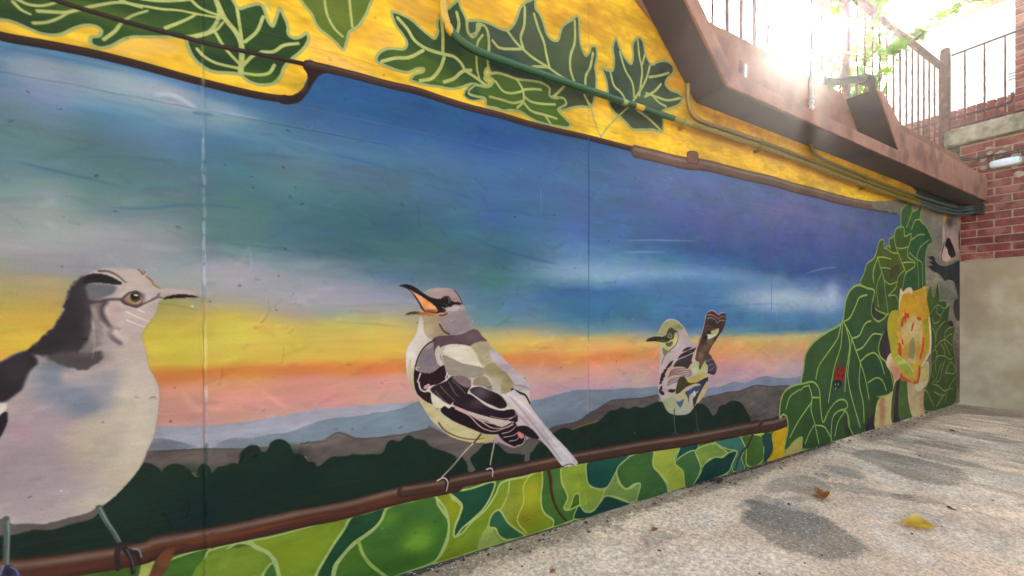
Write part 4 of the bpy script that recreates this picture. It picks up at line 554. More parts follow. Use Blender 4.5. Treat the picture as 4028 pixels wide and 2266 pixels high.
{"t":"f","p":[40705,3285,41339,2907,42648,2465,42744,2344,41339,2577,40705,2849],"c":"e0582c","s":0},
{"t":"f","p":[41523,7858,41801,7562,41431,7564],"c":"e0582c","s":0},
{"t":"f","p":[45958,8774,46291,9477,46797,9848,47224,9103,47656,9031,48316,10161,48897,8807,48762,8645,50371,8627,50512,8166,51323,8334,50939,6507,52649,6336,52054,5136,52549,3930,52951,2373,52800,-254,45628,-184,45342,1260,46712,2529,46882,4240,47009,5646,46627,7376],"c":"4a6230","s":1,"ol":["93a258",0.0116],"bl":[[4.9904,0.7837,0.1419,0.0654,"2c5e34",0.8],[4.9443,0.3287,0.2858,0.1951,"50662c",0.6],[4.9443,0.0361,0.2858,0.0975,"55662c",0.6],[4.7224,0.8788,0.1092,0.0787,"4c7a2c",0.7]]},
{"t":"l","p":[46706,7528,47579,8046,48475,8291,49863,8006,50941,8259],"c":"a2ac62","w":[0.0073,0.0073],"s":1},
{"t":"l","p":[48362,8250,48136,7762,48932,7430,49863,7839],"c":"a2ac62","w":[0.0074,0.0074],"s":1},
{"t":"l","p":[47140,7285,47469,6798,48703,6941,49162,7346],"c":"a2ac62","w":[0.0074,0.0074],"s":1},
{"t":"l","p":[48024,5329,48024,5897,48932,6527,50100,6920],"c":"a2ac62","w":[0.0074,0.0074],"s":1},
{"t":"l","p":[47801,4771,48932,5212,50100,5333,51308,4948,51802,4757],"c":"a2ac62","w":[0.0075,0.0075],"s":1},
{"t":"l","p":[49162,5038,49863,4509,50100,3996,51308,3590,52052,3716],"c":"a2ac62","w":[0.0075,0.0075],"s":1},
{"t":"l","p":[49863,5175,50578,4643,51308,3929],"c":"a2ac62","w":[0.0076,0.0076],"s":1},
{"t":"l","p":[48024,3950,48932,4062,50100,3913],"c":"a2ac62","w":[0.0074,0.0074],"s":1},
{"t":"l","p":[47140,6404,47801,5903,47801,4933,48024,4274],"c":"a2ac62","w":[0.0073,0.0073],"s":1},
{"t":"l","p":[46922,4333,47801,4610,48249,4262,47801,3478,48024,2652],"c":"a2ac62","w":[0.0073,0.0073],"s":1},
{"t":"l","p":[47140,1839,48475,1556,49863,1013,50578,1027,52052,1057],"c":"a2ac62","w":[0.0075,0.0075],"s":1},
{"t":"l","p":[47579,1155,48932,775,50100,656,50338,966],"c":"a2ac62","w":[0.0075,0.0075],"s":1},
{"t":"l","p":[45229,1542,46065,1304,46706,684,47579,-54],"c":"a2ac62","w":[0.0072,0.0072],"s":1},
{"t":"l","p":[48024,-106,48932,282,49863,680],"c":"a2ac62","w":[0.0074,0.0074],"s":1},
{"t":"l","p":[50820,919,50338,296,50100,-13],"c":"a2ac62","w":[0.0075,0.0075],"s":1},
{"t":"l","p":[50100,2493,51308,2401,52052,2258,52939,2536],"c":"a2ac62","w":[0.0077,0.0077],"s":1},
{"t":"l","p":[50338,2559,50820,3028,51802,3303,52811,2546],"c":"a2ac62","w":[0.0077,0.0077],"s":1},
{"t":"l","p":[51802,6381,50820,6234,50100,5918,49863,5342],"c":"a2ac62","w":[0.0075,0.0075],"s":1},
{"t":"l","p":[51802,5783,50820,5644,49863,5258],"c":"a2ac62","w":[0.0076,0.0076],"s":1},
{"t":"l","p":[51063,1150,52052,1657,52811,1939],"c":"a2ac62","w":[0.0077,0.0077],"s":1},
{"t":"l","p":[48932,3240,48475,2617,48024,2165,47140,1919],"c":"a2ac62","w":[0.0073,0.0073],"s":1},
{"t":"l","p":[47359,3667,46922,3136,47359,2301],"c":"a2ac62","w":[0.0072,0.0072],"s":1},
{"t":"l","p":[50100,3495,49395,2961,48932,2089,48024,1841],"c":"a2ac62","w":[0.0074,0.0074],"s":1},
{"t":"l","p":[49395,3374,48932,3158],"c":"a2ac62","w":[0.0074,0.0074],"s":1},
{"t":"f","p":[50911,6875,51825,6901,52290,6454,50911,6483],"c":"3f3236","s":1},
{"t":"f","p":[-1330,8276,-1416,8363,-1578,8435,-1778,8473,-1909,8473,-2077,8469,-2154,8545,-2230,8690,-2355,8831,-2503,8897,-2661,8916,-2840,8917,-3005,8900,-3151,8855,-3338,8745,-3484,8599,-3593,8396,-3671,8097,-3728,7850,-3876,7557,-4048,7318,-4200,7132,-4383,7084,-4546,6960,-4862,6747,-6000,6000,-7500,5000,-9800,3300,-10000,2800,-9000,2700,-7200,3200,-5077,3882,-4546,3690,-4416,3553,-4116,3462,-3841,3455,-3593,3492,-3338,3515,-3114,3604,-2884,3757,-2688,3974,-2488,4249,-2366,4491,-2284,4743,-2181,4994,-2118,5361,-2076,5787,-2076,6110,-2160,6387,-2264,6662,-2325,7039,-2387,7361,-2366,7466,-2284,7624,-2139,7890,-2076,8149,-2064,8154,-2039,8212,-1844,8231,-1578,8259],"c":"b5a69c","s":1,"bl":[[-0.2609,0.5532,0.0449,0.1049,"c6b7a2",0.8],[-0.2284,0.581,0.0208,0.0747,"cbbfae",0.7],[-0.2923,0.4436,0.0556,0.0568,"b3a79a",0.6],[-0.4048,0.4551,0.071,0.0874,"ae9c9a",0.8],[-0.4014,0.542,0.0421,0.0438,"b39f9d",0.8],[-0.3484,0.4943,0.0221,0.0451,"c3b095",0.6],[-0.2609,0.4482,0.0242,0.0315,"cabba4",0.7],[-0.2609,0.8313,0.0491,0.0472,"b9aaa4",0.7],[-0.2609,0.7683,0.0324,0.0315,"b7a6a2",0.7],[-0.2688,0.8729,0.0404,0.0157,"bfb0a2",0.6],[-0.4481,0.4872,0.0331,0.0947,"a89896",0.7],[-0.2448,0.6463,0.0246,0.0423,"c2b4a6",0.7],[-0.3038,0.3688,0.0389,0.0154,"cfbd98",0.5],[-0.3151,0.6723,0.0229,0.0306,"a89c96",0.7]]},
{"t":"b","bl":[[-0.3858,0.6477,0.0265,0.0343,"828895",1]],"cp":[-1330,8276,-1416,8363,-1578,8435,-1778,8473,-1909,8473,-2077,8469,-2154,8545,-2230,8690,-2355,8831,-2503,8897,-2661,8916,-2840,8917,-3005,8900,-3151,8855,-3338,8745,-3484,8599,-3593,8396,-3671,8097,-3728,7850,-3876,7557,-4048,7318,-4200,7132,-4383,7084,-4546,6960,-4862,6747,-6000,6000,-7500,5000,-9800,3300,-10000,2800,-9000,2700,-7200,3200,-5077,3882,-4546,3690,-4416,3553,-4116,3462,-3841,3455,-3593,3492,-3338,3515,-3114,3604,-2884,3757,-2688,3974,-2488,4249,-2366,4491,-2284,4743,-2181,4994,-2118,5361,-2076,5787,-2076,6110,-2160,6387,-2264,6662,-2325,7039,-2387,7361,-2366,7466,-2284,7624,-2139,7890,-2076,8149,-2064,8154,-2039,8212,-1844,8231,-1578,8259]},
{"t":"b","bl":[[-0.3593,0.6131,0.0479,0.0299,"868c97",1]],"cp":[-1330,8276,-1416,8363,-1578,8435,-1778,8473,-1909,8473,-2077,8469,-2154,8545,-2230,8690,-2355,8831,-2503,8897,-2661,8916,-2840,8917,-3005,8900,-3151,8855,-3338,8745,-3484,8599,-3593,8396,-3671,8097,-3728,7850,-3876,7557,-4048,7318,-4200,7132,-4383,7084,-4546,6960,-4862,6747,-6000,6000,-7500,5000,-9800,3300,-10000,2800,-9000,2700,-7200,3200,-5077,3882,-4546,3690,-4416,3553,-4116,3462,-3841,3455,-3593,3492,-3338,3515,-3114,3604,-2884,3757,-2688,3974,-2488,4249,-2366,4491,-2284,4743,-2181,4994,-2118,5361,-2076,5787,-2076,6110,-2160,6387,-2264,6662,-2325,7039,-2387,7361,-2366,7466,-2284,7624,-2139,7890,-2076,8149,-2064,8154,-2039,8212,-1844,8231,-1578,8259]},
{"t":"b","bl":[[-0.3375,0.5907,0.0375,0.0252,"7d8592",1]],"cp":[-1330,8276,-1416,8363,-1578,8435,-1778,8473,-1909,8473,-2077,8469,-2154,8545,-2230,8690,-2355,8831,-2503,8897,-2661,8916,-2840,8917,-3005,8900,-3151,8855,-3338,8745,-3484,8599,-3593,8396,-3671,8097,-3728,7850,-3876,7557,-4048,7318,-4200,7132,-4383,7084,-4546,6960,-4862,6747,-6000,6000,-7500,5000,-9800,3300,-10000,2800,-9000,2700,-7200,3200,-5077,3882,-4546,3690,-4416,3553,-4116,3462,-3841,3455,-3593,3492,-3338,3515,-3114,3604,-2884,3757,-2688,3974,-2488,4249,-2366,4491,-2284,4743,-2181,4994,-2118,5361,-2076,5787,-2076,6110,-2160,6387,-2264,6662,-2325,7039,-2387,7361,-2366,7466,-2284,7624,-2139,7890,-2076,8149,-2064,8154,-2039,8212,-1844,8231,-1578,8259]},
{"t":"b","bl":[[-0.3076,0.6206,0.0231,0.0256,"98959a",0.7]],"cp":[-1330,8276,-1416,8363,-1578,8435,-1778,8473,-1909,8473,-2077,8469,-2154,8545,-2230,8690,-2355,8831,-2503,8897,-2661,8916,-2840,8917,-3005,8900,-3151,8855,-3338,8745,-3484,8599,-3593,8396,-3671,8097,-3728,7850,-3876,7557,-4048,7318,-4200,7132,-4383,7084,-4546,6960,-4862,6747,-6000,6000,-7500,5000,-9800,3300,-10000,2800,-9000,2700,-7200,3200,-5077,3882,-4546,3690,-4416,3553,-4116,3462,-3841,3455,-3593,3492,-3338,3515,-3114,3604,-2884,3757,-2688,3974,-2488,4249,-2366,4491,-2284,4743,-2181,4994,-2118,5361,-2076,5787,-2076,6110,-2160,6387,-2264,6662,-2325,7039,-2387,7361,-2366,7466,-2284,7624,-2139,7890,-2076,8149,-2064,8154,-2039,8212,-1844,8231,-1578,8259]},
{"t":"b","bl":[[-0.4217,0.5257,0.0517,0.0721,"a89599",0.7]],"cp":[-1330,8276,-1416,8363,-1578,8435,-1778,8473,-1909,8473,-2077,8469,-2154,8545,-2230,8690,-2355,8831,-2503,8897,-2661,8916,-2840,8917,-3005,8900,-3151,8855,-3338,8745,-3484,8599,-3593,8396,-3671,8097,-3728,7850,-3876,7557,-4048,7318,-4200,7132,-4383,7084,-4546,6960,-4862,6747,-6000,6000,-7500,5000,-9800,3300,-10000,2800,-9000,2700,-7200,3200,-5077,3882,-4546,3690,-4416,3553,-4116,3462,-3841,3455,-3593,3492,-3338,3515,-3114,3604,-2884,3757,-2688,3974,-2488,4249,-2366,4491,-2284,4743,-2181,4994,-2118,5361,-2076,5787,-2076,6110,-2160,6387,-2264,6662,-2325,7039,-2387,7361,-2366,7466,-2284,7624,-2139,7890,-2076,8149,-2064,8154,-2039,8212,-1844,8231,-1578,8259]},
{"t":"b","bl":[[-0.4116,0.4323,0.0523,0.058,"ab9a9b",0.7]],"cp":[-1330,8276,-1416,8363,-1578,8435,-1778,8473,-1909,8473,-2077,8469,-2154,8545,-2230,8690,-2355,8831,-2503,8897,-2661,8916,-2840,8917,-3005,8900,-3151,8855,-3338,8745,-3484,8599,-3593,8396,-3671,8097,-3728,7850,-3876,7557,-4048,7318,-4200,7132,-4383,7084,-4546,6960,-4862,6747,-6000,6000,-7500,5000,-9800,3300,-10000,2800,-9000,2700,-7200,3200,-5077,3882,-4546,3690,-4416,3553,-4116,3462,-3841,3455,-3593,3492,-3338,3515,-3114,3604,-2884,3757,-2688,3974,-2488,4249,-2366,4491,-2284,4743,-2181,4994,-2118,5361,-2076,5787,-2076,6110,-2160,6387,-2264,6662,-2325,7039,-2387,7361,-2366,7466,-2284,7624,-2139,7890,-2076,8149,-2064,8154,-2039,8212,-1844,8231,-1578,8259]},
{"t":"b","bl":[[-0.2488,0.4777,0.0245,0.0845,"cdbfa8",0.8]],"cp":[-1330,8276,-1416,8363,-1578,8435,-1778,8473,-1909,8473,-2077,8469,-2154,8545,-2230,8690,-2355,8831,-2503,8897,-2661,8916,-2840,8917,-3005,8900,-3151,8855,-3338,8745,-3484,8599,-3593,8396,-3671,8097,-3728,7850,-3876,7557,-4048,7318,-4200,7132,-4383,7084,-4546,6960,-4862,6747,-6000,6000,-7500,5000,-9800,3300,-10000,2800,-9000,2700,-7200,3200,-5077,3882,-4546,3690,-4416,3553,-4116,3462,-3841,3455,-3593,3492,-3338,3515,-3114,3604,-2884,3757,-2688,3974,-2488,4249,-2366,4491,-2284,4743,-2181,4994,-2118,5361,-2076,5787,-2076,6110,-2160,6387,-2264,6662,-2325,7039,-2387,7361,-2366,7466,-2284,7624,-2139,7890,-2076,8149,-2064,8154,-2039,8212,-1844,8231,-1578,8259]},
{"t":"b","bl":[[-0.2845,0.4214,0.0357,0.0363,"c8b89e",0.7]],"cp":[-1330,8276,-1416,8363,-1578,8435,-1778,8473,-1909,8473,-2077,8469,-2154,8545,-2230,8690,-2355,8831,-2503,8897,-2661,8916,-2840,8917,-3005,8900,-3151,8855,-3338,8745,-3484,8599,-3593,8396,-3671,8097,-3728,7850,-3876,7557,-4048,7318,-4200,7132,-4383,7084,-4546,6960,-4862,6747,-6000,6000,-7500,5000,-9800,3300,-10000,2800,-9000,2700,-7200,3200,-5077,3882,-4546,3690,-4416,3553,-4116,3462,-3841,3455,-3593,3492,-3338,3515,-3114,3604,-2884,3757,-2688,3974,-2488,4249,-2366,4491,-2284,4743,-2181,4994,-2118,5361,-2076,5787,-2076,6110,-2160,6387,-2264,6662,-2325,7039,-2387,7361,-2366,7466,-2284,7624,-2139,7890,-2076,8149,-2064,8154,-2039,8212,-1844,8231,-1578,8259]},
{"t":"b","bl":[[-0.3151,0.5142,0.0267,0.0459,"c6b69c",0.6]],"cp":[-1330,8276,-1416,8363,-1578,8435,-1778,8473,-1909,8473,-2077,8469,-2154,8545,-2230,8690,-2355,8831,-2503,8897,-2661,8916,-2840,8917,-3005,8900,-3151,8855,-3338,8745,-3484,8599,-3593,8396,-3671,8097,-3728,7850,-3876,7557,-4048,7318,-4200,7132,-4383,7084,-4546,6960,-4862,6747,-6000,6000,-7500,5000,-9800,3300,-10000,2800,-9000,2700,-7200,3200,-5077,3882,-4546,3690,-4416,3553,-4116,3462,-3841,3455,-3593,3492,-3338,3515,-3114,3604,-2884,3757,-2688,3974,-2488,4249,-2366,4491,-2284,4743,-2181,4994,-2118,5361,-2076,5787,-2076,6110,-2160,6387,-2264,6662,-2325,7039,-2387,7361,-2366,7466,-2284,7624,-2139,7890,-2076,8149,-2064,8154,-2039,8212,-1844,8231,-1578,8259]},
{"t":"b","bl":[[-0.2961,0.6453,0.0194,0.0206,"9a959a",0.6]],"cp":[-1330,8276,-1416,8363,-1578,8435,-1778,8473,-1909,8473,-2077,8469,-2154,8545,-2230,8690,-2355,8831,-2503,8897,-2661,8916,-2840,8917,-3005,8900,-3151,8855,-3338,8745,-3484,8599,-3593,8396,-3671,8097,-3728,7850,-3876,7557,-4048,7318,-4200,7132,-4383,7084,-4546,6960,-4862,6747,-6000,6000,-7500,5000,-9800,3300,-10000,2800,-9000,2700,-7200,3200,-5077,3882,-4546,3690,-4416,3553,-4116,3462,-3841,3455,-3593,3492,-3338,3515,-3114,3604,-2884,3757,-2688,3974,-2488,4249,-2366,4491,-2284,4743,-2181,4994,-2118,5361,-2076,5787,-2076,6110,-2160,6387,-2264,6662,-2325,7039,-2387,7361,-2366,7466,-2284,7624,-2139,7890,-2076,8149,-2064,8154,-2039,8212,-1844,8231,-1578,8259]},
{"t":"b","bl":[[-0.377,0.6667,0.0214,0.0197,"8b8f9a",0.6]],"cp":[-1330,8276,-1416,8363,-1578,8435,-1778,8473,-1909,8473,-2077,8469,-2154,8545,-2230,8690,-2355,8831,-2503,8897,-2661,8916,-2840,8917,-3005,8900,-3151,8855,-3338,8745,-3484,8599,-3593,8396,-3671,8097,-3728,7850,-3876,7557,-4048,7318,-4200,7132,-4383,7084,-4546,6960,-4862,6747,-6000,6000,-7500,5000,-9800,3300,-10000,2800,-9000,2700,-7200,3200,-5077,3882,-4546,3690,-4416,3553,-4116,3462,-3841,3455,-3593,3492,-3338,3515,-3114,3604,-2884,3757,-2688,3974,-2488,4249,-2366,4491,-2284,4743,-2181,4994,-2118,5361,-2076,5787,-2076,6110,-2160,6387,-2264,6662,-2325,7039,-2387,7361,-2366,7466,-2284,7624,-2139,7890,-2076,8149,-2064,8154,-2039,8212,-1844,8231,-1578,8259]},
{"t":"b","bl":[[-0.4317,0.5416,0.01,0.0191,"b68f92",0.6]],"cp":[-1330,8276,-1416,8363,-1578,8435,-1778,8473,-1909,8473,-2077,8469,-2154,8545,-2230,8690,-2355,8831,-2503,8897,-2661,8916,-2840,8917,-3005,8900,-3151,8855,-3338,8745,-3484,8599,-3593,8396,-3671,8097,-3728,7850,-3876,7557,-4048,7318,-4200,7132,-4383,7084,-4546,6960,-4862,6747,-6000,6000,-7500,5000,-9800,3300,-10000,2800,-9000,2700,-7200,3200,-5077,3882,-4546,3690,-4416,3553,-4116,3462,-3841,3455,-3593,3492,-3338,3515,-3114,3604,-2884,3757,-2688,3974,-2488,4249,-2366,4491,-2284,4743,-2181,4994,-2118,5361,-2076,5787,-2076,6110,-2160,6387,-2264,6662,-2325,7039,-2387,7361,-2366,7466,-2284,7624,-2139,7890,-2076,8149,-2064,8154,-2039,8212,-1844,8231,-1578,8259]},
{"t":"b","bl":[[-0.3629,0.6517,0.0108,0.0129,"b5a49c",0.9]],"cp":[-1330,8276,-1416,8363,-1578,8435,-1778,8473,-1909,8473,-2077,8469,-2154,8545,-2230,8690,-2355,8831,-2503,8897,-2661,8916,-2840,8917,-3005,8900,-3151,8855,-3338,8745,-3484,8599,-3593,8396,-3671,8097,-3728,7850,-3876,7557,-4048,7318,-4200,7132,-4383,7084,-4546,6960,-4862,6747,-6000,6000,-7500,5000,-9800,3300,-10000,2800,-9000,2700,-7200,3200,-5077,3882,-4546,3690,-4416,3553,-4116,3462,-3841,3455,-3593,3492,-3338,3515,-3114,3604,-2884,3757,-2688,3974,-2488,4249,-2366,4491,-2284,4743,-2181,4994,-2118,5361,-2076,5787,-2076,6110,-2160,6387,-2264,6662,-2325,7039,-2387,7361,-2366,7466,-2284,7624,-2139,7890,-2076,8149,-2064,8154,-2039,8212,-1844,8231,-1578,8259]},
{"t":"f","p":[-3345,8735,-3484,8589,-3586,8386,-3664,8097,-3721,7850,-3869,7547,-4041,7308,-4190,7131,-4116,7021,-3876,6978,-3770,6864,-3593,6778,-3338,6675,-3282,6833,-3448,6994,-3338,7190,-3245,7491,-3226,7795,-3256,8099,-3301,8352,-3330,8553],"c":"332b2e","s":1,"b":0.0079,"bl":[[-0.3411,0.7948,0.0148,0.0352,"3a2f31",0.8],[-0.3664,0.7254,0.029,0.0198,"4a4043",0.6],[-0.3448,0.8299,0.0147,0.0301,"4a4345",0.6],[-0.3876,0.7263,0.0283,0.0196,"2c2628",0.8]]},
{"t":"f","p":[-3945,6973,-3593,7052,-3301,7037,-3038,7074,-3114,6823,-3301,6683,-3593,6753,-3806,6866],"c":"564e50","s":1,"b":0.0082},
{"t":"f","p":[-3330,8503,-3226,8506,-3189,8151,-3151,7794,-3226,7439,-3338,7190,-3484,7046,-3301,6936,-3151,7080,-3076,7332,-3019,7536,-3076,7742,-3106,7947,-3076,8141,-3226,8160],"c":"7a6e6c","s":1,"b":0.0111,"a":0.6},
{"t":"b","bl":[[-0.343,0.8199,0.0222,0.0452,"3c3235",0.75]],"cp":[-1330,8276,-1416,8363,-1578,8435,-1778,8473,-1909,8473,-2077,8469,-2154,8545,-2230,8690,-2355,8831,-2503,8897,-2661,8916,-2840,8917,-3005,8900,-3151,8855,-3338,8745,-3484,8599,-3593,8396,-3671,8097,-3728,7850,-3876,7557,-4048,7318,-4200,7132,-4383,7084,-4546,6960,-4862,6747,-6000,6000,-7500,5000,-9800,3300,-10000,2800,-9000,2700,-7200,3200,-5077,3882,-4546,3690,-4416,3553,-4116,3462,-3841,3455,-3593,3492,-3338,3515,-3114,3604,-2884,3757,-2688,3974,-2488,4249,-2366,4491,-2284,4743,-2181,4994,-2118,5361,-2076,5787,-2076,6110,-2160,6387,-2264,6662,-2325,7039,-2387,7361,-2366,7466,-2284,7624,-2139,7890,-2076,8149,-2064,8154,-2039,8212,-1844,8231,-1578,8259]},
{"t":"b","bl":[[-0.3226,0.8404,0.0189,0.0152,"5b585c",0.6]],"cp":[-1330,8276,-1416,8363,-1578,8435,-1778,8473,-1909,8473,-2077,8469,-2154,8545,-2230,8690,-2355,8831,-2503,8897,-2661,8916,-2840,8917,-3005,8900,-3151,8855,-3338,8745,-3484,8599,-3593,8396,-3671,8097,-3728,7850,-3876,7557,-4048,7318,-4200,7132,-4383,7084,-4546,6960,-4862,6747,-6000,6000,-7500,5000,-9800,3300,-10000,2800,-9000,2700,-7200,3200,-5077,3882,-4546,3690,-4416,3553,-4116,3462,-3841,3455,-3593,3492,-3338,3515,-3114,3604,-2884,3757,-2688,3974,-2488,4249,-2366,4491,-2284,4743,-2181,4994,-2118,5361,-2076,5787,-2076,6110,-2160,6387,-2264,6662,-2325,7039,-2387,7361,-2366,7466,-2284,7624,-2139,7890,-2076,8149,-2064,8154,-2039,8212,-1844,8231,-1578,8259]},
{"t":"b","bl":[[-0.3226,0.7795,0.0151,0.0406,"6a5e5e",0.6]],"cp":[-1330,8276,-1416,8363,-1578,8435,-1778,8473,-1909,8473,-2077,8469,-2154,8545,-2230,8690,-2355,8831,-2503,8897,-2661,8916,-2840,8917,-3005,8900,-3151,8855,-3338,8745,-3484,8599,-3593,8396,-3671,8097,-3728,7850,-3876,7557,-4048,7318,-4200,7132,-4383,7084,-4546,6960,-4862,6747,-6000,6000,-7500,5000,-9800,3300,-10000,2800,-9000,2700,-7200,3200,-5077,3882,-4546,3690,-4416,3553,-4116,3462,-3841,3455,-3593,3492,-3338,3515,-3114,3604,-2884,3757,-2688,3974,-2488,4249,-2366,4491,-2284,4743,-2181,4994,-2118,5361,-2076,5787,-2076,6110,-2160,6387,-2264,6662,-2325,7039,-2387,7361,-2366,7466,-2284,7624,-2139,7890,-2076,8149,-2064,8154,-2039,8212,-1844,8231,-1578,8259]},
{"t":"b","bl":[[-0.3076,0.7435,0.0231,0.0307,"8f8482",0.5]],"cp":[-1330,8276,-1416,8363,-1578,8435,-1778,8473,-1909,8473,-2077,8469,-2154,8545,-2230,8690,-2355,8831,-2503,8897,-2661,8916,-2840,8917,-3005,8900,-3151,8855,-3338,8745,-3484,8599,-3593,8396,-3671,8097,-3728,7850,-3876,7557,-4048,7318,-4200,7132,-4383,7084,-4546,6960,-4862,6747,-6000,6000,-7500,5000,-9800,3300,-10000,2800,-9000,2700,-7200,3200,-5077,3882,-4546,3690,-4416,3553,-4116,3462,-3841,3455,-3593,3492,-3338,3515,-3114,3604,-2884,3757,-2688,3974,-2488,4249,-2366,4491,-2284,4743,-2181,4994,-2118,5361,-2076,5787,-2076,6110,-2160,6387,-2264,6662,-2325,7039,-2387,7361,-2366,7466,-2284,7624,-2139,7890,-2076,8149,-2064,8154,-2039,8212,-1844,8231,-1578,8259]},
{"t":"b","bl":[[-0.3484,0.6946,0.0409,0.02,"5c5250",0.5]],"cp":[-1330,8276,-1416,8363,-1578,8435,-1778,8473,-1909,8473,-2077,8469,-2154,8545,-2230,8690,-2355,8831,-2503,8897,-2661,8916,-2840,8917,-3005,8900,-3151,8855,-3338,8745,-3484,8599,-3593,8396,-3671,8097,-3728,7850,-3876,7557,-4048,7318,-4200,7132,-4383,7084,-4546,6960,-4862,6747,-6000,6000,-7500,5000,-9800,3300,-10000,2800,-9000,2700,-7200,3200,-5077,3882,-4546,3690,-4416,3553,-4116,3462,-3841,3455,-3593,3492,-3338,3515,-3114,3604,-2884,3757,-2688,3974,-2488,4249,-2366,4491,-2284,4743,-2181,4994,-2118,5361,-2076,5787,-2076,6110,-2160,6387,-2264,6662,-2325,7039,-2387,7361,-2366,7466,-2284,7624,-2139,7890,-2076,8149,-2064,8154,-2039,8212,-1844,8231,-1578,8259]},
{"t":"f","p":[-3375,8663,-3282,8742,-3114,8764,-2942,8720,-2806,8631,-2720,8551,-2865,8536,-3076,8561,-3264,8555,-3356,8527],"c":"262223","s":1,"b":0.0021},
{"t":"l","p":[-3114,8826,-2961,8822,-2826,8750,-2728,8650,-2668,8584],"c":"5d5052","w":[0.0047,0.0021],"s":1,"b":0.0016},
{"t":"f","p":[-3282,8504,-3076,8530,-2845,8516,-2845,8387,-2999,8255,-3264,8201,-3301,8352],"c":"6b6b72","s":1,"b":0.0052},
{"t":"l","p":[-3319,8139,-3151,8141,-2961,8194,-2728,8206],"c":"4b4044","w":[0.0046,0.0046],"s":1,"b":0.0031},
{"t":"l","p":[-3019,8126,-3076,7972,-3030,7767,-2930,7611,-2884,7558,-2923,7456,-2865,7325,-2767,7217],"c":"3a2c32","w":[0.0067,0.0026],"s":1,"b":0.0062},
{"t":"l","p":[-2884,7558,-2826,7572,-2787,7530],"c":"6a585c","w":[0.0042,0.0042],"s":1,"b":0.0031},
{"t":"l","p":[-2845,7469,-2767,7373,-2668,7318],"c":"cdb8ac","w":[0.0135,0.0052],"s":1,"b":0.0083},
{"t":"l","p":[-2923,7998,-2845,7791,-2826,7635],"c":"c2ada8","w":[0.0104,0.0104],"s":1,"b":0.0083},
{"t":"f","p":[-2961,8049,-2767,8050,-2728,7789,-2845,7609,-2961,7792],"c":"b09c98","s":1,"b":0.0052},
{"t":"f","p":[-2739,8197,-2709,8276,-2625,8357,-2540,8399,-2442,8393,-2367,8313,-2355,8200,-2392,8087,-2479,8039,-2576,8054,-2673,8102],"c":"54444a","s":1,"b":0.0016},
{"t":"f","p":[-2697,8197,-2637,8293,-2564,8350,-2454,8360,-2392,8297,-2386,8184,-2429,8103,-2515,8087,-2613,8118],"c":"97805f","s":1,"bl":[[-0.2661,0.8181,0.006,0.0056,"a8784c",0.8],[-0.2454,0.8167,0.0074,0.0064,"c0ab9c",0.7]]},
{"t":"f","p":[-2588,8262,-2570,8334,-2503,8367,-2429,8345,-2405,8264,-2423,8184,-2491,8143,-2564,8174],"c":"4a3a28","s":1},
{"t":"f","p":[-2576,8270,-2552,8326,-2491,8343,-2454,8312,-2448,8248,-2491,8207,-2552,8214],"c":"12100f","s":1},
{"t":"l","p":[-2509,8303,-2472,8296],"c":"c4cabc","w":[0.0039,0.0039],"s":1},
{"t":"l","p":[-2745,8181,-2685,8102,-2576,8062,-2479,8023,-2380,8087,-2280,8153,-2179,8202,-2103,8252,-2026,8253],"c":"4f4046","w":[0.0036,0.0023],"s":1,"b":0.0013},
{"t":"l","p":[-2355,8330,-2342,8233,-2367,8168],"c":"8f7e84","w":[0.0049,0.0049],"s":1,"b":0.0023},
{"t":"l","p":[-2077,8334,-2115,8268,-2204,8210],"c":"75646a","w":[0.0043,0.0043],"s":1,"b":0.002},
{"t":"f","p":[-2006,8217,-1948,8271,-1778,8323,-1578,8329,-1443,8311,-1330,8276,-1416,8261,-1578,8256,-1778,8243],"c":"281a1e","s":1},
{"t":"l","p":[-2305,8736,-2230,8657,-2166,8545,-2064,8466],"c":"9a5f30","w":[0.0026,0.0013],"s":1,"b":0.0016},
{"t":"l","p":[-2454,8891,-2392,8829,-2367,8782],"c":"7d6a60","w":[0.0026,0.0026],"s":1,"b":0.0013},
{"t":"l","p":[-2661,7927,-2540,7846,-2405,7765,-2255,7698],"c":"e2d4c4","w":[0.0019,0.0008],"s":1,"b":0.001},
{"t":"l","p":[-2649,7736,-2540,7670,-2405,7604,-2342,7570],"c":"e2d4c4","w":[0.0019,0.0008],"s":1,"b":0.001},
{"t":"l","p":[-2454,7974,-2380,7926,-2330,7909],"c":"e2d4c4","w":[0.0019,0.0008],"s":1,"b":0.001},
{"t":"f","p":[-4190,7112,-4366,7064,-4546,6941,-4862,6747,-6000,6000,-7500,5000,-9800,3300,-9200,3300,-7000,4400,-4674,6078,-4546,6087,-4416,6191,-4300,6323,-4250,6510,-4183,6697,-4065,6858],"c":"33292f","s":1,"b":0.0048,"bl":[[-0.4383,0.6712,0.0199,0.0286,"453c40",0.6]]},
{"t":"f","p":[-4862,5821,-4674,6054,-4513,6060,-4546,5875,-4642,5652,-4862,5172],"c":"cfc4bc","s":1},
{"t":"f","p":[-4862,5172,-4642,5746,-4546,5898,-4497,5845,-4513,5634,-4610,5365,-4862,4894],"c":"2a1f2c","s":1},
{"t":"l","p":[-4481,3498,-4217,3468,-3876,3351,-3593,3393,-3264,3436,-3133,3557],"c":"6c5f57","w":[0.011,0.011],"s":1,"b":0.002},
{"t":"l","p":[-3122,3606,-3000,3263,-2865,2958,-2770,2705],"c":"55645c","w":[0.0102,0.0078],"s":1},
{"t":"l","p":[-3100,3586,-2978,3257,-2838,2951,-2751,2716],"c":"8f9a8c","w":[0.0021,0.0021],"s":1},
{"t":"l","p":[-2774,2676,-2815,2461,-2802,2125],"c":"43302f","w":[0.0127,0.0079],"s":1},
{"t":"l","p":[-2683,2560,-2578,2331,-2543,1968],"c":"3c2a2c","w":[0.011,0.008],"s":1},
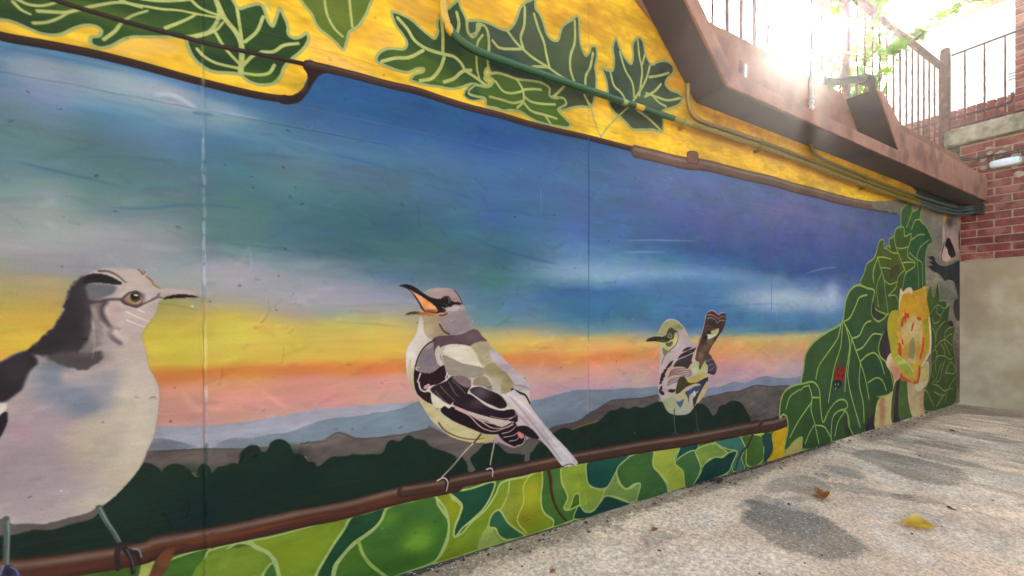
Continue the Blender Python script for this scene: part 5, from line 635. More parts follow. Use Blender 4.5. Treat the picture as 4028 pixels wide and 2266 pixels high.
{"t":"l","p":[-2578,2478,-2473,2392,-2438,2213],"c":"3c2b30","w":[0.0111,0.0074],"s":1},
{"t":"l","p":[-2555,2523,-2438,2459,-2397,2293],"c":"a8a59c","w":[0.0025,0.0025],"s":1},
{"t":"l","p":[-2648,2534,-2555,2263,-2525,2039],"c":"8b8480","w":[0.0015,0.0015],"s":1},
{"t":"l","p":[-4526,3702,-4516,3342,-4526,2712],"c":"56625a","w":[0.0099,0.0088],"s":1},
{"t":"l","p":[-4494,3639,-4486,3334,-4501,2732],"c":"8d9688","w":[0.0022,0.0022],"s":1},
{"t":"f","p":[-4647,2560,-4610,2655,-4554,2761,-4478,2739,-4383,2640,-4306,2453,-4326,2261,-4610,2354],"c":"4a4468","s":1,"bl":[[-0.4497,0.2593,0.0057,0.011,"2c2636",0.8]]},
{"t":"l","p":[-4554,2748,-4591,2650,-4610,2573],"c":"a8b4a0","w":[0.0019,0.0019],"s":1},
{"t":"l","p":[-4459,2691,-4383,2613,-4345,2490],"c":"8f90a0","w":[0.0022,0.0022],"s":1},
{"t":"f","p":[4330,8498,4545,8601,4847,8645,5127,8630,5326,8555,5471,8369,5587,8155,5705,7939,5824,7611,5931,7336,6125,7288,6309,7050,6495,6904,6811,6582,7199,6220,7599,5847,8009,5523,8184,5213,8184,4977,8219,4559,8503,4168,8865,3759,9237,3341,9694,2899,10166,2382,10366,2093,10007,2052,9656,2130,9312,2532,8939,2961,8539,3326,8148,3445,7995,3527,7995,3292,7666,3169,7331,3310,7004,3562,6811,3620,6557,3546,6125,3559,5705,3680,5241,3886,4847,4209,4518,4567,4251,5013,4040,5394,3859,5716,3782,6025,3741,6432,3782,6782,3936,7029,4066,7228,4145,7584,4198,7788,4251,8045,4304,8302],"c":"c6b8a8","s":1,"bl":[[0.4958,0.8468,0.0688,0.0211,"b39d97",0.9],[0.5471,0.7724,0.0533,0.0484,"998a88",0.9],[0.3885,0.6423,0.0208,0.0608,"ded2c4",0.9],[0.3885,0.5815,0.0155,0.0405,"c4b48c",0.7],[0.4145,0.7123,0.0319,0.0409,"dccfc2",0.8],[0.7599,0.5499,0.062,0.0348,"c2b1b4",0.8],[0.6939,0.5895,0.0392,0.034,"b8ac8c",0.7]]},
{"t":"f","p":[4208,7788,4357,7776,4681,7784,4902,7730,5127,7515,5127,7170,4958,7122,4572,7036,4384,7167,4304,7375,4293,7633],"c":"b39d78","s":1,"b":0.0021,"bl":[[0.4847,0.7467,0.028,0.0315,"a08c70",0.7],[0.441,0.7321,0.0162,0.0258,"bfae8a",0.7]]},
{"t":"f","p":[4791,7783,5241,7886,5705,7911,5824,7611,5931,7336,5587,7210,5184,7141,4958,7360],"c":"988a8a","s":1,"b":0.0055},
{"t":"f","p":[4330,8498,4545,8601,4847,8645,5127,8630,5326,8555,5471,8369,5599,8144,5241,8233,5127,8375,4958,8389,4847,8319,4545,8336,4384,8432],"c":"b29b95","s":1,"bl":[[0.5241,0.8473,0.023,0.016,"a38a86",0.7],[0.5413,0.8261,0.0175,0.0107,"a07a74",0.6]]},
{"t":"l","p":[5326,8571,5500,8370,5599,8144,5413,8218],"c":"4c3036","w":[0.0027,0.0027],"s":1},
{"t":"f","p":[3544,8663,3655,8716,3833,8716,4014,8655,4251,8497,4518,8346,4847,8298,4958,8373,5138,8375,5241,8233,5587,8155,5500,8111,5298,8121,5184,8030,5014,8030,4847,8109,4986,7930,4958,7861,4681,7831,4384,7880,4277,7931,4171,8121,4040,8325,3885,8525,3706,8637],"c":"251a20","s":1},
{"t":"f","p":[3833,8600,3978,8512,4304,8328,4600,8123,4769,7930,4681,7868,4384,7900,4293,7993,4187,8188,4040,8391],"c":"e5944e","s":1,"bl":[[0.4145,0.83,0.0159,0.0205,"f0b080",0.8],[0.4572,0.8045,0.0164,0.0104,"efc080",0.7],[0.4518,0.79,0.0218,0.0052,"8a4630",0.9]]},
{"t":"f","p":[3721,7792,3859,7882,4093,7901,4384,7880,4681,7836,4958,7877,5082,7845,5014,7781,4357,7776,3988,7820],"c":"b5713e","s":1,"bl":[[0.3885,0.7841,0.0208,0.0061,"4c3c30",0.9],[0.4791,0.782,0.0223,0.0042,"d8a080",0.8]]},
{"t":"l","p":[4819,7783,4986,7787,5070,7845],"c":"3c2028","w":[0.0032,0.0032],"s":1},
{"t":"l","p":[4969,7993,5025,7929,4958,7887],"c":"3a2228","w":[0.0032,0.0032],"s":1},
{"t":"l","p":[5048,8258,5053,8226],"c":"1c1c18","w":[0.0244,0.0244],"s":1},
{"t":"l","p":[4941,8309,5070,8364,5172,8301,5172,8179,5059,8110,4958,8151],"c":"4c5242","w":[0.0027,0.0027],"s":1},
{"t":"l","p":[5099,8322,5149,8269,5127,8195],"c":"a3a896","w":[0.0021,0.0021],"s":1},
{"t":"l","p":[4681,8176,4902,8072,5070,8019],"c":"1c161a","w":[0.0053,0.0053],"s":1},
{"t":"l","p":[4819,7494,4958,7281,5155,7169],"c":"4a3034","w":[0.0042,0.0042],"s":1},
{"t":"f","p":[5014,8019,5355,8073,5500,8090,5413,7912,5127,7929],"c":"b8aaa6","s":1},
{"t":"f","p":[4600,7045,4847,7142,5184,7131,5587,7172,5943,7309,6155,7276,6339,7049,6507,6898,6309,6829,5943,6762,5587,6805,5241,6846,4902,6792,4819,6680,4902,6360,5070,5926,5127,5709,4958,5935,4791,6367,4736,6789,4654,6584,4819,6050,4681,6374,4616,6691],"c":"6c5257","s":1,"bl":[[0.5943,0.7063,0.0304,0.0164,"7a6468",0.6]]},
{"t":"f","p":[4725,6737,4780,6840,4858,6731,4847,6469,4958,6199,4847,6154,4764,6421],"c":"c9bcae","s":1},
{"t":"f","p":[4357,6796,4600,6978,4627,6690,4709,6320,4847,6154,4627,6012,4304,6011,4082,6145,4145,6458],"c":"8c807e","s":1,"bl":[[0.4518,0.6384,0.0163,0.0208,"8a7888",0.6],[0.441,0.6856,0.0162,0.0103,"b9aaa2",0.7]]},
{"t":"l","p":[4654,7012,4384,6857,4171,6584,4040,6209,4014,5804,4093,5440,4304,5161,4562,5019],"c":"33191f","w":[0.0036,0.0046],"s":1},
{"t":"f","p":[4025,6098,4251,6020,4572,5996,4958,6199,5042,5928,4958,5671,4681,5601,4491,5582,4357,5465,4224,5529,4145,5742,4171,5586,4384,5437,4529,5345,4562,5055,4304,5161,4119,5396,4030,5752],"c":"33191f","s":1},
{"t":"l","p":[4198,5993,4145,5844,4093,5746],"c":"dccdc4","w":[0.0051,0.0031],"s":1},
{"t":"l","p":[4145,5742,4208,5505,4384,5421,4491,5556,4437,5639],"c":"dccdc4","w":[0.0052,0.0031],"s":1},
{"t":"l","p":[4518,5543,4791,5607,5014,5719,5155,5840],"c":"dccdc4","w":[0.0053,0.0032],"s":1},
{"t":"l","p":[5025,6141,5070,5926,5014,5798],"c":"dccdc4","w":[0.0053,0.0032],"s":1},
{"t":"l","p":[4357,5558,4453,5601],"c":"c9a3a0","w":[0.0114,0.0114],"s":1},
{"t":"f","p":[4969,6673,5070,6838,5471,6842,5824,6762,6125,6506,6432,6100,6401,5979,6064,6113,5587,6221,5241,6404,4958,6526],"c":"d9cdb6","s":1,"bl":[[0.5355,0.6654,0.035,0.0107,"e2d8c4",0.7]]},
{"t":"f","p":[4930,6517,5241,6404,5587,6221,6064,6102,6383,5981,6370,5781,5943,5722,5355,5851,5115,5896,4986,6197],"c":"9e9280","s":1},
{"t":"f","p":[5913,6790,6432,6901,6715,6643,6811,6469,6557,6203,6309,6108,6094,6507],"c":"b5a682","s":1,"b":0.0045},
{"t":"f","p":[6370,6048,6684,6167,7069,5943,7531,5621,7498,5190,7069,5060,6971,5354,6811,5566,6432,5821],"c":"a3956a","s":1,"b":0.0069,"bl":[[0.6811,0.551,0.0258,0.0169,"cfc0a4",0.6]]},
{"t":"f","p":[6557,6594,6843,6535,7232,6189,7632,5816,8009,5494,8162,5203,7599,5354,7265,5757,6875,6070],"c":"c3b1b2","s":1,"bl":[[0.7199,0.5991,0.0399,0.008,"a896a8",0.6]]},
{"t":"l","p":[7531,5332,7871,5271,8184,5124],"c":"a391a0","w":[0.0059,0.0059],"s":1,"b":0.0029},
{"t":"l","p":[7464,5193,7768,5048,8009,4935,8205,4619],"c":"2c1a20","w":[0.0082,0.0053],"s":1},
{"t":"f","p":[4518,5491,5070,5704,5241,5833,5587,5724,5883,5590,5883,5427,5764,5166,5471,5035,5241,4910,5070,4972,4847,5155],"c":"33252a","s":1,"bl":[[0.5587,0.5346,0.0356,0.0162,"2e2a22",0.7]]},
{"t":"f","p":[5241,5806,5587,5821,5895,5644,5883,5454,5764,5411,5471,5573],"c":"8d7272","s":1},
{"t":"l","p":[4681,5408,4902,5149,5127,4939],"c":"85726a","w":[0.0032,0.0016],"s":1,"b":0.0016},
{"t":"l","p":[4847,5549,5127,5231,5355,5020],"c":"85726a","w":[0.0032,0.0016],"s":1,"b":0.0016},
{"t":"l","p":[5127,5656,5355,5261,5587,5076],"c":"85726a","w":[0.0032,0.0016],"s":1,"b":0.0016},
{"t":"l","p":[5241,5700,5500,5462,5735,5196],"c":"85726a","w":[0.0032,0.0016],"s":1,"b":0.0016},
{"t":"f","p":[4562,5341,4847,5102,5241,4857,5070,4813,4902,4912,4958,4721,4681,4911,4551,5135],"c":"d6c8ac","s":1,"b":0.0016},
{"t":"l","p":[5184,4880,5326,4997,5587,5076,5764,5166,5853,5348,5973,5446,5943,5640],"c":"d3c6bc","w":[0.0049,0.0043],"s":1},
{"t":"l","p":[5943,5448,6309,5432,6684,5229],"c":"d3c6bc","w":[0.005,0.0044],"s":1},
{"t":"f","p":[5973,5500,6064,5685,6370,5743,6557,5588,6696,5228,6370,5393],"c":"9b8e74","s":1},
{"t":"f","p":[5853,5320,6125,5415,6495,5286,7004,5027,7265,4668,7069,4576,6684,4734,6309,4944],"c":"35242a","s":1,"bl":[[0.6186,0.5178,0.0372,0.0221,"8a7a7c",0.6],[0.6939,0.4819,0.026,0.0227,"22141a",0.8]]},
{"t":"l","p":[5913,5178,6370,4854,6684,4650,7004,4539,7464,4530],"c":"d8c6c0","w":[0.0051,0.0045],"s":1},
{"t":"f","p":[5269,4950,5587,5184,5883,5181,6432,4763,7004,4516,7518,4494,7680,4272,7666,4041,7265,4152,6684,4313,6125,4523,5587,4752],"c":"33202a","s":1,"bl":[[0.6186,0.4847,0.0372,0.0166,"7c6468",0.5],[0.7199,0.4332,0.0399,0.0172,"241820",0.7]]},
{"t":"f","p":[4847,4777,4986,4902,5127,4806,5241,4857,5587,4644,6064,4421,6557,4190,7069,3950,7531,4059,7680,3865,7700,3629,7464,3664,6432,3806,5824,4097,5241,4420],"c":"2a1820","s":1},
{"t":"l","p":[7666,4331,7531,4232,7069,4235,6620,4377],"c":"a89094","w":[0.0034,0.0023],"s":1},
{"t":"l","p":[5298,4866,5705,4657,6125,4385,6557,4162,7004,4073,7464,4212],"c":"cfa6a0","w":[0.0045,0.0034],"s":1},
{"t":"l","p":[5355,4779,5824,4506,6186,4129,6432,3956,6811,3845,7398,3962,7518,4061],"c":"cfa6a0","w":[0.0045,0.0033],"s":1},
{"t":"l","p":[5824,4561,6309,4223,6684,3976,7199,3903,7518,3974],"c":"cfa6a0","w":[0.0045,0.0034],"s":1},
{"t":"l","p":[5587,4687,5943,4491,6370,4215],"c":"cfa6a0","w":[0.0044,0.0033],"s":1},
{"t":"f","p":[6939,3742,7464,3751,7734,3828,7995,3527,7974,3295,7666,3181,7331,3327,7069,3523],"c":"281820","s":1},
{"t":"l","p":[7069,3723,7398,3760,7632,3900],"c":"c9a8a4","w":[0.004,0.0029],"s":1},
{"t":"l","p":[7134,3587,7531,3596,7734,3682],"c":"c9a8a4","w":[0.004,0.0029],"s":1},
{"t":"l","p":[7364,3420,7666,3431,7768,3561],"c":"c9a8a4","w":[0.0041,0.0029],"s":1},
{"t":"l","p":[7632,3204,7905,3247,7974,3412,7905,3599],"c":"c9a8a4","w":[0.0041,0.0029],"s":1},
{"t":"l","p":[7768,3619,7857,3518],"c":"d88f88","w":[0.0175,0.0175],"s":1},
{"t":"f","p":[7599,3876,8079,3838,8431,3551,8589,3318,8148,3433,7974,3559,7734,3711],"c":"2e1a1e","s":1},
{"t":"f","p":[6747,5741,7004,5323,7069,5060,7398,4710,7599,4456,7734,4294,7680,3923,8009,3877,8431,3581,9312,2532,9656,2130,10007,2052,10366,2093,10166,2382,9237,3341,8503,4168,7940,4825,7531,5187,7398,5113,7069,5089,6939,5442],"c":"cdbcb9","s":1,"bl":[[0.8148,0.4271,0.0426,0.0354,"c6aaa8",0.6],[0.954,0.2677,0.0388,0.0371,"d4c6c4",0.7],[0.7398,0.4941,0.0269,0.023,"d0c4c4",0.7]]},
{"t":"l","p":[7398,4941,7871,4423,8431,3759,9162,2863,9540,2368],"c":"b0999b","w":[0.0048,0.006],"s":1,"b":0.003},
{"t":"l","p":[7599,4398,8148,3858],"c":"b0999b","w":[0.0047,0.0059],"s":1,"b":0.003},
{"t":"l","p":[7331,5062,7940,4591,8574,3919,9312,3084,10086,2270],"c":"ddd0cc","w":[0.006,0.006],"s":1,"b":0.0036},
{"t":"l","p":[9694,2142,10007,2146,10166,2067],"c":"6d5658","w":[0.0038,0.0038],"s":1},
{"t":"f","p":[4124,5324,4357,5130,4562,5009,4847,4724,5241,4409,5824,4087,6432,3783,6824,3623,6557,3546,6125,3559,5705,3680,5241,3886,4847,4209,4518,4567,4261,5002],"c":"c9b988","s":1,"bl":[[0.4791,0.4427,0.0335,0.0157,"d6c8a0",0.6],[0.6432,0.3622,0.0378,0.0078,"cdbb62",0.7],[0.5824,0.3907,0.0547,0.0109,"d3c396",0.6]]},
{"t":"l","p":[4791,4400,4958,4167,5241,3966,5646,3781,6064,3679,6370,3676],"c":"6b5628","w":[0.0049,0.0027],"s":1,"b":0.0016},
{"t":"l","p":[4145,6202,3926,6116,3885,5764,3962,5554],"c":"c2b184","w":[0.0035,0.0035],"s":1,"b":0.0025},
{"t":"l","p":[3885,6423,3833,6123],"c":"c2b184","w":[0.0035,0.0035],"s":1,"b":0.0025},
{"t":"l","p":[6259,3815,6064,3624,5824,3444],"c":"5a3c3c","w":[0.0066,0.0049],"s":1},
{"t":"l","p":[5973,3556,5587,3240,5241,2926,4902,2663],"c":"c8b8a4","w":[0.0059,0.0048],"s":1},
{"t":"l","p":[5913,3484,5529,3169,4958,2673],"c":"5c463c","w":[0.0016,0.0016],"s":1},
{"t":"f","p":[4747,2589,4902,2632,5070,2693,5155,2544,5115,2419,5042,2196,5014,2440,4986,2551,4847,2606],"c":"3a2026","s":1},
{"t":"l","p":[4747,2589,4958,2636,5099,2476,5048,2195],"c":"dccabc","w":[0.0048,0.0032],"s":1},
{"t":"l","p":[6798,3565,6715,3212,6608,2698],"c":"b9a796","w":[0.0067,0.0051],"s":1},
{"t":"l","p":[6760,3543,6671,3164],"c":"5c463c","w":[0.0017,0.0017],"s":1},
{"t":"f","p":[6495,2663,6620,2724,6824,2562,6684,2516],"c":"3a2026","s":1},
{"t":"l","p":[6482,2616,6652,2617,6715,2509,6696,2328],"c":"dccabc","w":[0.0051,0.0034],"s":1},
{"t":"f","p":[14756,6857,14827,7001,14933,7169,15075,7337,15255,7457,15473,7533,15693,7538,15916,7497,16142,7406,16370,7238,16563,7081,16718,6873,16836,6638,16993,6491,17272,6402,17453,6317,17596,6559,17760,6842,17883,7155,17966,7417,18050,7681,18175,7826,18429,7878,18686,7850,19011,7687,19254,7767,19476,7785,19611,7668,19634,7475,19521,7202,19298,6906,19011,6670,18815,6461,18557,6256,18386,6050,18238,5844,18429,5754,18557,5586,18729,5414,18880,5161,18815,4923,18686,4825,18386,4875,18196,4943,18217,4572,18061,4122,17699,3756,17343,3566,17168,3416,16822,3204,16231,3195,15657,3322,15338,3523,15101,3874,14945,4105,14806,4332,14791,4759,14829,5288,14868,5711,14915,5730,14880,5927,14845,6294],"c":"bfa9a4","s":1,"bl":[[1.5819,0.4887,0.0495,0.0437,"c0aca4",0.5],[1.6148,0.3591,0.076,0.0331,"b0b58e",0.9],[1.6651,0.4091,0.0781,0.0335,"c4b87c",0.9],[1.7699,0.4272,0.0454,0.0517,"c9b678",0.8],[1.6994,0.5353,0.0526,0.0338,"c4b48a",0.6],[1.6482,0.6222,0.0512,0.0334,"c4aeb0",0.8],[1.5023,0.5701,0.0235,0.0535,"cdb4a8",0.8],[1.5417,0.3838,0.0321,0.0324,"b5b48c",0.8]]},
{"t":"f","p":[14774,6844,14862,7012,15022,7228,15255,7383,15546,7465,15842,7448,16142,7318,16370,7162,16370,7060,16180,7002,15991,7045,15842,6973,15693,7127,15473,7107,15364,6986,15255,6842],"c":"a6a06a","s":1,"bl":[[1.5693,0.7376,0.0298,0.01,"a9a878",0.7],[1.6142,0.7167,0.0228,0.0101,"8a8f68",0.8],[1.5111,0.7091,0.018,0.0172,"a8a062",0.8]]},
{"t":"f","p":[14704,6556,14968,6533,15219,6548,15546,6584,15804,6674,15991,6944,16066,6816,16029,6566,15804,6325,15620,6234,15436,6143,15219,6043,15075,6284,14827,6441],"c":"c4bb70","s":1,"bl":[[1.5364,0.6295,0.0219,0.0099,"c9c06c",0.7]]},
{"t":"f","p":[15255,6485,15473,6500,15730,6540,15693,6404,15509,6313,15327,6358],"c":"5f6454","s":1},
{"t":"f","p":[15364,6986,15473,7107,15656,7152,15842,7048,16066,6967,15842,6873,15804,6674,15546,6609,15327,6667,15111,6772,15291,6840],"c":"544d40","s":1,"bl":[[1.5767,0.7025,0.0224,0.0075,"4a4a4c",0.7]]},
{"t":"f","p":[15436,6885,15546,6919,15693,6853,15693,6728,15546,6659,15400,6713],"c":"6c6a48","s":1},
{"t":"l","p":[15517,6871,15638,6817,15638,6718,15509,6685,15418,6762,15436,6848],"c":"c6c080","w":[0.002,0.002],"s":1},
{"t":"l","p":[15528,6808,15539,6758],"c":"3a3826","w":[0.0074,0.0074],"s":1},
{"t":"f","p":[14040,6606,14135,6686,14340,6750,14616,6784,15111,6760,15291,6717,15583,6657,15473,6550,15111,6515,14756,6566,14409,6591],"c":"3f3a26","s":1,"bl":[[1.504,0.6591,0.0288,0.0049,"6a6a3c",0.7]]},
{"t":"l","p":[16066,6917,16085,6665,15916,6370,15620,6184,15291,6003,15111,5792,15004,5554],"c":"65575c","w":[0.0045,0.0035],"s":1},
{"t":"f","p":[15058,6285,15255,6202,15400,6120,15147,5949],"c":"8a8a54","s":1},
{"t":"f","p":[16351,6060,16602,6200,16914,6237,17033,6213,16796,6114,16524,6064],"c":"43242e","s":1},
{"t":"f","p":[16029,5724,16218,5902,16524,6013,16914,6108,17312,6167,17292,6051,16993,5950,16524,5834,16218,5776],"c":"43242e","s":1,"bl":[[1.6914,0.6018,0.0238,0.0077,"4c4038",0.7]]},
{"t":"f","p":[15749,5392,15916,5593,16142,5705,16524,5784,16914,5877,17192,5926,17112,5672,17072,5494,16914,5427,16757,5258,16447,5343,16066,5395],"c":"4a3a3c","s":1,"bl":[[1.6447,0.5737,0.031,0.0076,"5a5054",0.7],[1.6218,0.5473,0.0229,0.0076,"463a2c",0.8]]},
{"t":"f","p":[15273,5363,15473,5572,15749,5691,15620,5488,15400,5367],"c":"43242e","s":1},
{"t":"f","p":[15111,5203,15165,5322,15400,5330,15382,5170],"c":"43242e","s":1},
{"t":"f","p":[14951,4996,15022,5185,15255,5143,15219,4998,15111,4958],"c":"43242e","s":1},
{"t":"f","p":[14898,4854,14933,4973,15111,4933,15093,4837],"c":"43242e","s":1},
{"t":"f","p":[14883,4538,15023,4631,15062,4467,14961,4423],"c":"43242e","s":1},
{"t":"f","p":[14845,4754,14984,4849,15023,4712],"c":"43242e","s":1},
{"t":"f","p":[14837,4515,14961,4423,15140,4352,15164,4216,14945,4265,14852,4381],"c":"43242e","s":1},
{"t":"f","p":[15417,4406,15901,4387,15819,4274,15497,4306],"c":"43242e","s":1},
{"t":"f","p":[14906,4962,15085,5001,15101,4865,14961,4824],"c":"43242e","s":1},
{"t":"f","p":[15473,5374,15842,5398,16447,5331,16718,5248,16993,5344,17112,5284,16993,5138,16679,5084,16218,5094,15693,4885,15400,4909,15219,5097],"c":"c3a490","s":1},
{"t":"l","p":[15546,5207,15842,5285,16294,5283,16796,5217,17033,5058],"c":"5a2f38","w":[0.0023,0.0015],"s":1},
{"t":"l","p":[15509,5146,15823,5227,16309,5211,16812,5138,17033,5058],"c":"5a2f38","w":[0.0023,0.0015],"s":1},
{"t":"l","p":[15473,5084,15804,5168,16325,5139,16828,5060,17033,5058],"c":"5a2f38","w":[0.0023,0.0015],"s":1},
{"t":"l","p":[15436,5023,15786,5110,16340,5067,16843,4982,17033,5058],"c":"5a2f38","w":[0.0023,0.0015],"s":1},
{"t":"l","p":[15400,4961,15767,5051,16355,4995,16859,4904,17033,5058],"c":"5a2f38","w":[0.0023,0.0015],"s":1},
{"t":"l","p":[15400,4773,15693,4873,16142,4911,16563,4928],"c":"5a2f38","w":[0.0023,0.0015],"s":1},
{"t":"l","p":[15389,4710,15693,4808,16142,4845,16563,4861],"c":"5a2f38","w":[0.0023,0.0015],"s":1},
{"t":"l","p":[15378,4647,15693,4743,16142,4780,16563,4795],"c":"5a2f38","w":[0.0023,0.0015],"s":1},
{"t":"l","p":[15367,4584,15693,4678,16142,4714,16563,4729],"c":"5a2f38","w":[0.0023,0.0015],"s":1},
{"t":"f","p":[16994,5071,17037,5350,17255,5449,17699,5506,18061,5338,18043,4992,17924,4770,17699,4932,17609,5082,17343,4988,17168,4917],"c":"b9bb80","s":1,"bl":[[1.7255,0.5108,0.022,0.017,"c6c8a0",0.8],[1.7789,0.5299,0.0227,0.0173,"b8bc6c",0.7]]},
{"t":"f","p":[16651,4734,17168,4832,17654,4935,17699,4789,17343,4618,16908,4572],"c":"c8ac4a","s":1},
{"t":"f","p":[17654,4935,17924,5001,18015,4763,17789,4678],"c":"c9b25c","s":1},
{"t":"f","p":[16148,4859,16482,4915,16822,4607,17343,4561,16651,4427,16148,4198,15901,4222],"c":"57492c","s":1},
{"t":"f","p":[17168,4549,17343,4561,18198,4748,18217,4572,17970,4304,17699,3985,17343,3623,17168,3529,17098,3820,17255,3973,17520,4175,17654,4448],"c":"3c3a44","s":1,"bl":[[1.7255,0.4314,0.0354,0.0227,"55607c",0.8]]},
{"t":"f","p":[16566,4184,16908,4290,17255,4399,17699,4387,17520,4175,16908,4065,16779,3658,16736,3915],"c":"4a587c","s":1,"b":0.0023},
{"t":"l","p":[17194,4121,17220,4005],"c":"c8d4dc","w":[0.0147,0.0147],"s":1,"b":0.0028},
{"t":"f","p":[17699,4157,18153,4578,18208,4340,17970,3958,17432,3585,17343,3680],"c":"c9ac7c","s":1},
{"t":"f","p":[15901,3894,16148,3812,16482,3886,16272,3549,16148,3591],"c":"5b6a8c","s":1,"b":0.0033},
{"t":"f","p":[15101,4034,15819,4067,15983,3775,15901,3291,15657,3322,15353,3521],"c":"a8aa80","s":1,"b":0.0033},
{"t":"f","p":[18238,5844,18429,5754,18557,5586,18729,5414,18880,5161,18815,4923,18664,4827,18302,4908,18175,4998,18196,5262,18008,5460,18091,5666],"c":"57484e","s":1},
{"t":"l","p":[18008,5486,18217,5540,18557,5586],"c":"b9a4a2","w":[0.0024,0.0016],"s":1},
{"t":"l","p":[18175,5250,18386,5329,18686,5322],"c":"b9a4a2","w":[0.0024,0.0016],"s":1},
{"t":"l","p":[18302,5042,18557,5130,18772,5222],"c":"b9a4a2","w":[0.0024,0.0016],"s":1},
{"t":"l","p":[18196,4956,18429,4925,18664,4854],"c":"2e2a3a","w":[0.0069,0.0069],"s":1},
{"t":"f","p":[17453,6225,17596,6559,17760,6816,17904,7154,17987,7417,18071,7667,18196,7812,18429,7870,18686,7842,19011,7678,19254,7753,19476,7774,19611,7655,19620,7476,19521,7202,19298,6906,19011,6670,18815,6461,18557,6256,18386,6050,18217,5819,18008,5566,17801,5368,17616,5144,17535,5255,17555,5489,17332,5581,17232,5769,17352,6048],"c":"5d4638","s":1,"bl":[[1.7637,0.5772,0.0247,0.021,"9a7658",0.9],[1.8008,0.6121,0.0294,0.0159,"80684c",0.7],[1.8344,0.6425,0.0213,0.0187,"8a7850",0.8],[1.7883,0.6549,0.0125,0.0211,"523a34",0.7],[1.776,0.5423,0.0207,0.0158,"8a6848",0.7],[1.8772,0.7325,0.057,0.0243,"40342e",0.9],[1.9165,0.6883,0.0222,0.0272,"53302a",0.9]]},
{"t":"l","p":[18050,7654,17966,7391,17801,6920,17637,6558,17474,6224],"c":"c9a896","w":[0.0037,0.0026],"s":1},
{"t":"f","p":[18196,7719,18429,7851,18686,7824,19011,7660,19254,7726,19566,7710,19589,7613,19298,7630,19011,7497,18686,7622,18429,7699],"c":"6c2a20","s":1},
{"t":"l","p":[18175,7693,18471,7691,18772,7594,19011,7497,19254,7611,19611,7586],"c":"dcc4ba","w":[0.0027,0.0016],"s":1},
{"t":"l","p":[18175,7520,18471,7544,18772,7432,18902,7295,19121,7414,19566,7408],"c":"dcc4ba","w":[0.0027,0.0016],"s":1},
{"t":"l","p":[18175,7826,18429,7886,18686,7859,19011,7695,19254,7786,19521,7784],"c":"e0ccc4","w":[0.0022,0.0022],"s":1},
{"t":"l","p":[18008,7139,18259,7173,18471,7089,18643,6991],"c":"8a7470","w":[0.0021,0.0021],"s":1},
{"t":"f","p":[18429,6903,18686,6976,19033,7035,19033,6941,18815,6784,18429,6796],"c":"c5bd7c","s":1},
{"t":"f","p":[18133,6765,18471,6768,18815,6811,19033,6927,18946,6780,18643,6628,18386,6570,18154,6565],"c":"d6cfae","s":1},
{"t":"f","p":[18133,6911,18386,6917,18408,6797,18133,6805],"c":"3c2c28","s":1},
{"t":"f","p":[17842,6537,18008,6703,18154,6724,18154,6565],"c":"3a2624","s":1},
{"t":"f","p":[17013,5652,17232,6054,17393,6150,17332,5919,17192,5538,17033,5522],"c":"cbb096","s":1},
{"t":"l","p":[15828,3492,15836,2917,15901,2634,15885,2417],"c":"5c6468","w":[0.0066,0.0055],"s":1},
{"t":"l","p":[15698,2401,15901,2442,16082,2344],"c":"4c4a4e","w":[0.006,0.006],"s":1},
{"t":"l","p":[17317,3285,17387,2707,17467,2411],"c":"54504e","w":[0.0074,0.0057],"s":1},
{"t":"l","p":[17282,2324,17467,2411,17592,2222,17654,2069],"c":"4e4648","w":[0.0057,0.0057],"s":1},
{"t":"l","p":[17168,3558,17255,3292],"c":"3c3034","w":[0.0091,0.0057],"s":1},
{"t":"l","p":[-1256,14438,-1252,14278,-1255,14116],"c":"d9cf86","w":[0.0037,0.0037],"s":1,"b":0.0029,"tp":1,"a":0.5704773043455225},
{"t":"l","p":[-1243,14127,-1254,13832,-1247,13542],"c":"d9cf86","w":[0.0044,0.0044],"s":1,"b":0.0029,"tp":1,"a":0.5017993587856107},
{"t":"l","p":[-1238,13701,-1236,13545,-1240,13388],"c":"d9cf86","w":[0.0061,0.0061],"s":1,"b":0.0029,"tp":1,"a":0.508030685405772},
{"t":"l","p":[-1249,13450,-1240,13200,-1240,12948],"c":"8fb0c4","w":[0.0051,0.0051],"s":1,"b":0.0029,"tp":1,"a":0.5033370522722354},
{"t":"l","p":[-1248,13026,-1245,12900,-1237,12774],"c":"8fb0c4","w":[0.0045,0.0045],"s":1,"b":0.0029,"tp":1,"a":0.6795623403229691},
{"t":"l","p":[-1239,12835,-1247,12629,-1241,12425],"c":"8fb0c4","w":[0.0062,0.0062],"s":1,"b":0.0029,"tp":1,"a":0.46297154072167457},
{"t":"l","p":[-1236,12543,-1233,12292,-1233,12040],"c":"8fb0c4","w":[0.004,0.004],"s":1,"b":0.0029,"tp":1,"a":0.6521336433192495},
{"t":"l","p":[-1237,12180,-1238,11862,-1230,11544],"c":"dde6ea","w":[0.0045,0.0045],"s":1,"b":0.0029,"tp":1,"a":0.6175586950750176},
{"t":"l","p":[-1226,11563,-1235,11432,-1228,11303],"c":"b9ccd8","w":[0.0063,0.0063],"s":1,"b":0.0029,"tp":1,"a":0.48664362057536914},
{"t":"l","p":[-1235,11307,-1223,11135,-1222,10961],"c":"b9ccd8","w":[0.0066,0.0066],"s":1,"b":0.0029,"tp":1,"a":0.6704633869421778},
{"t":"l","p":[-1228,10964,-1234,10852,-1223,10743],"c":"8fb0c4","w":[0.0063,0.0063],"s":1,"b":0.0029,"tp":1,"a":0.7108519605260576},
{"t":"l","p":[-1218,10765,-1229,10639,-1228,10515],"c":"c9d8e2","w":[0.0055,0.0055],"s":1,"b":0.0029,"tp":1,"a":0.4976713977708829},
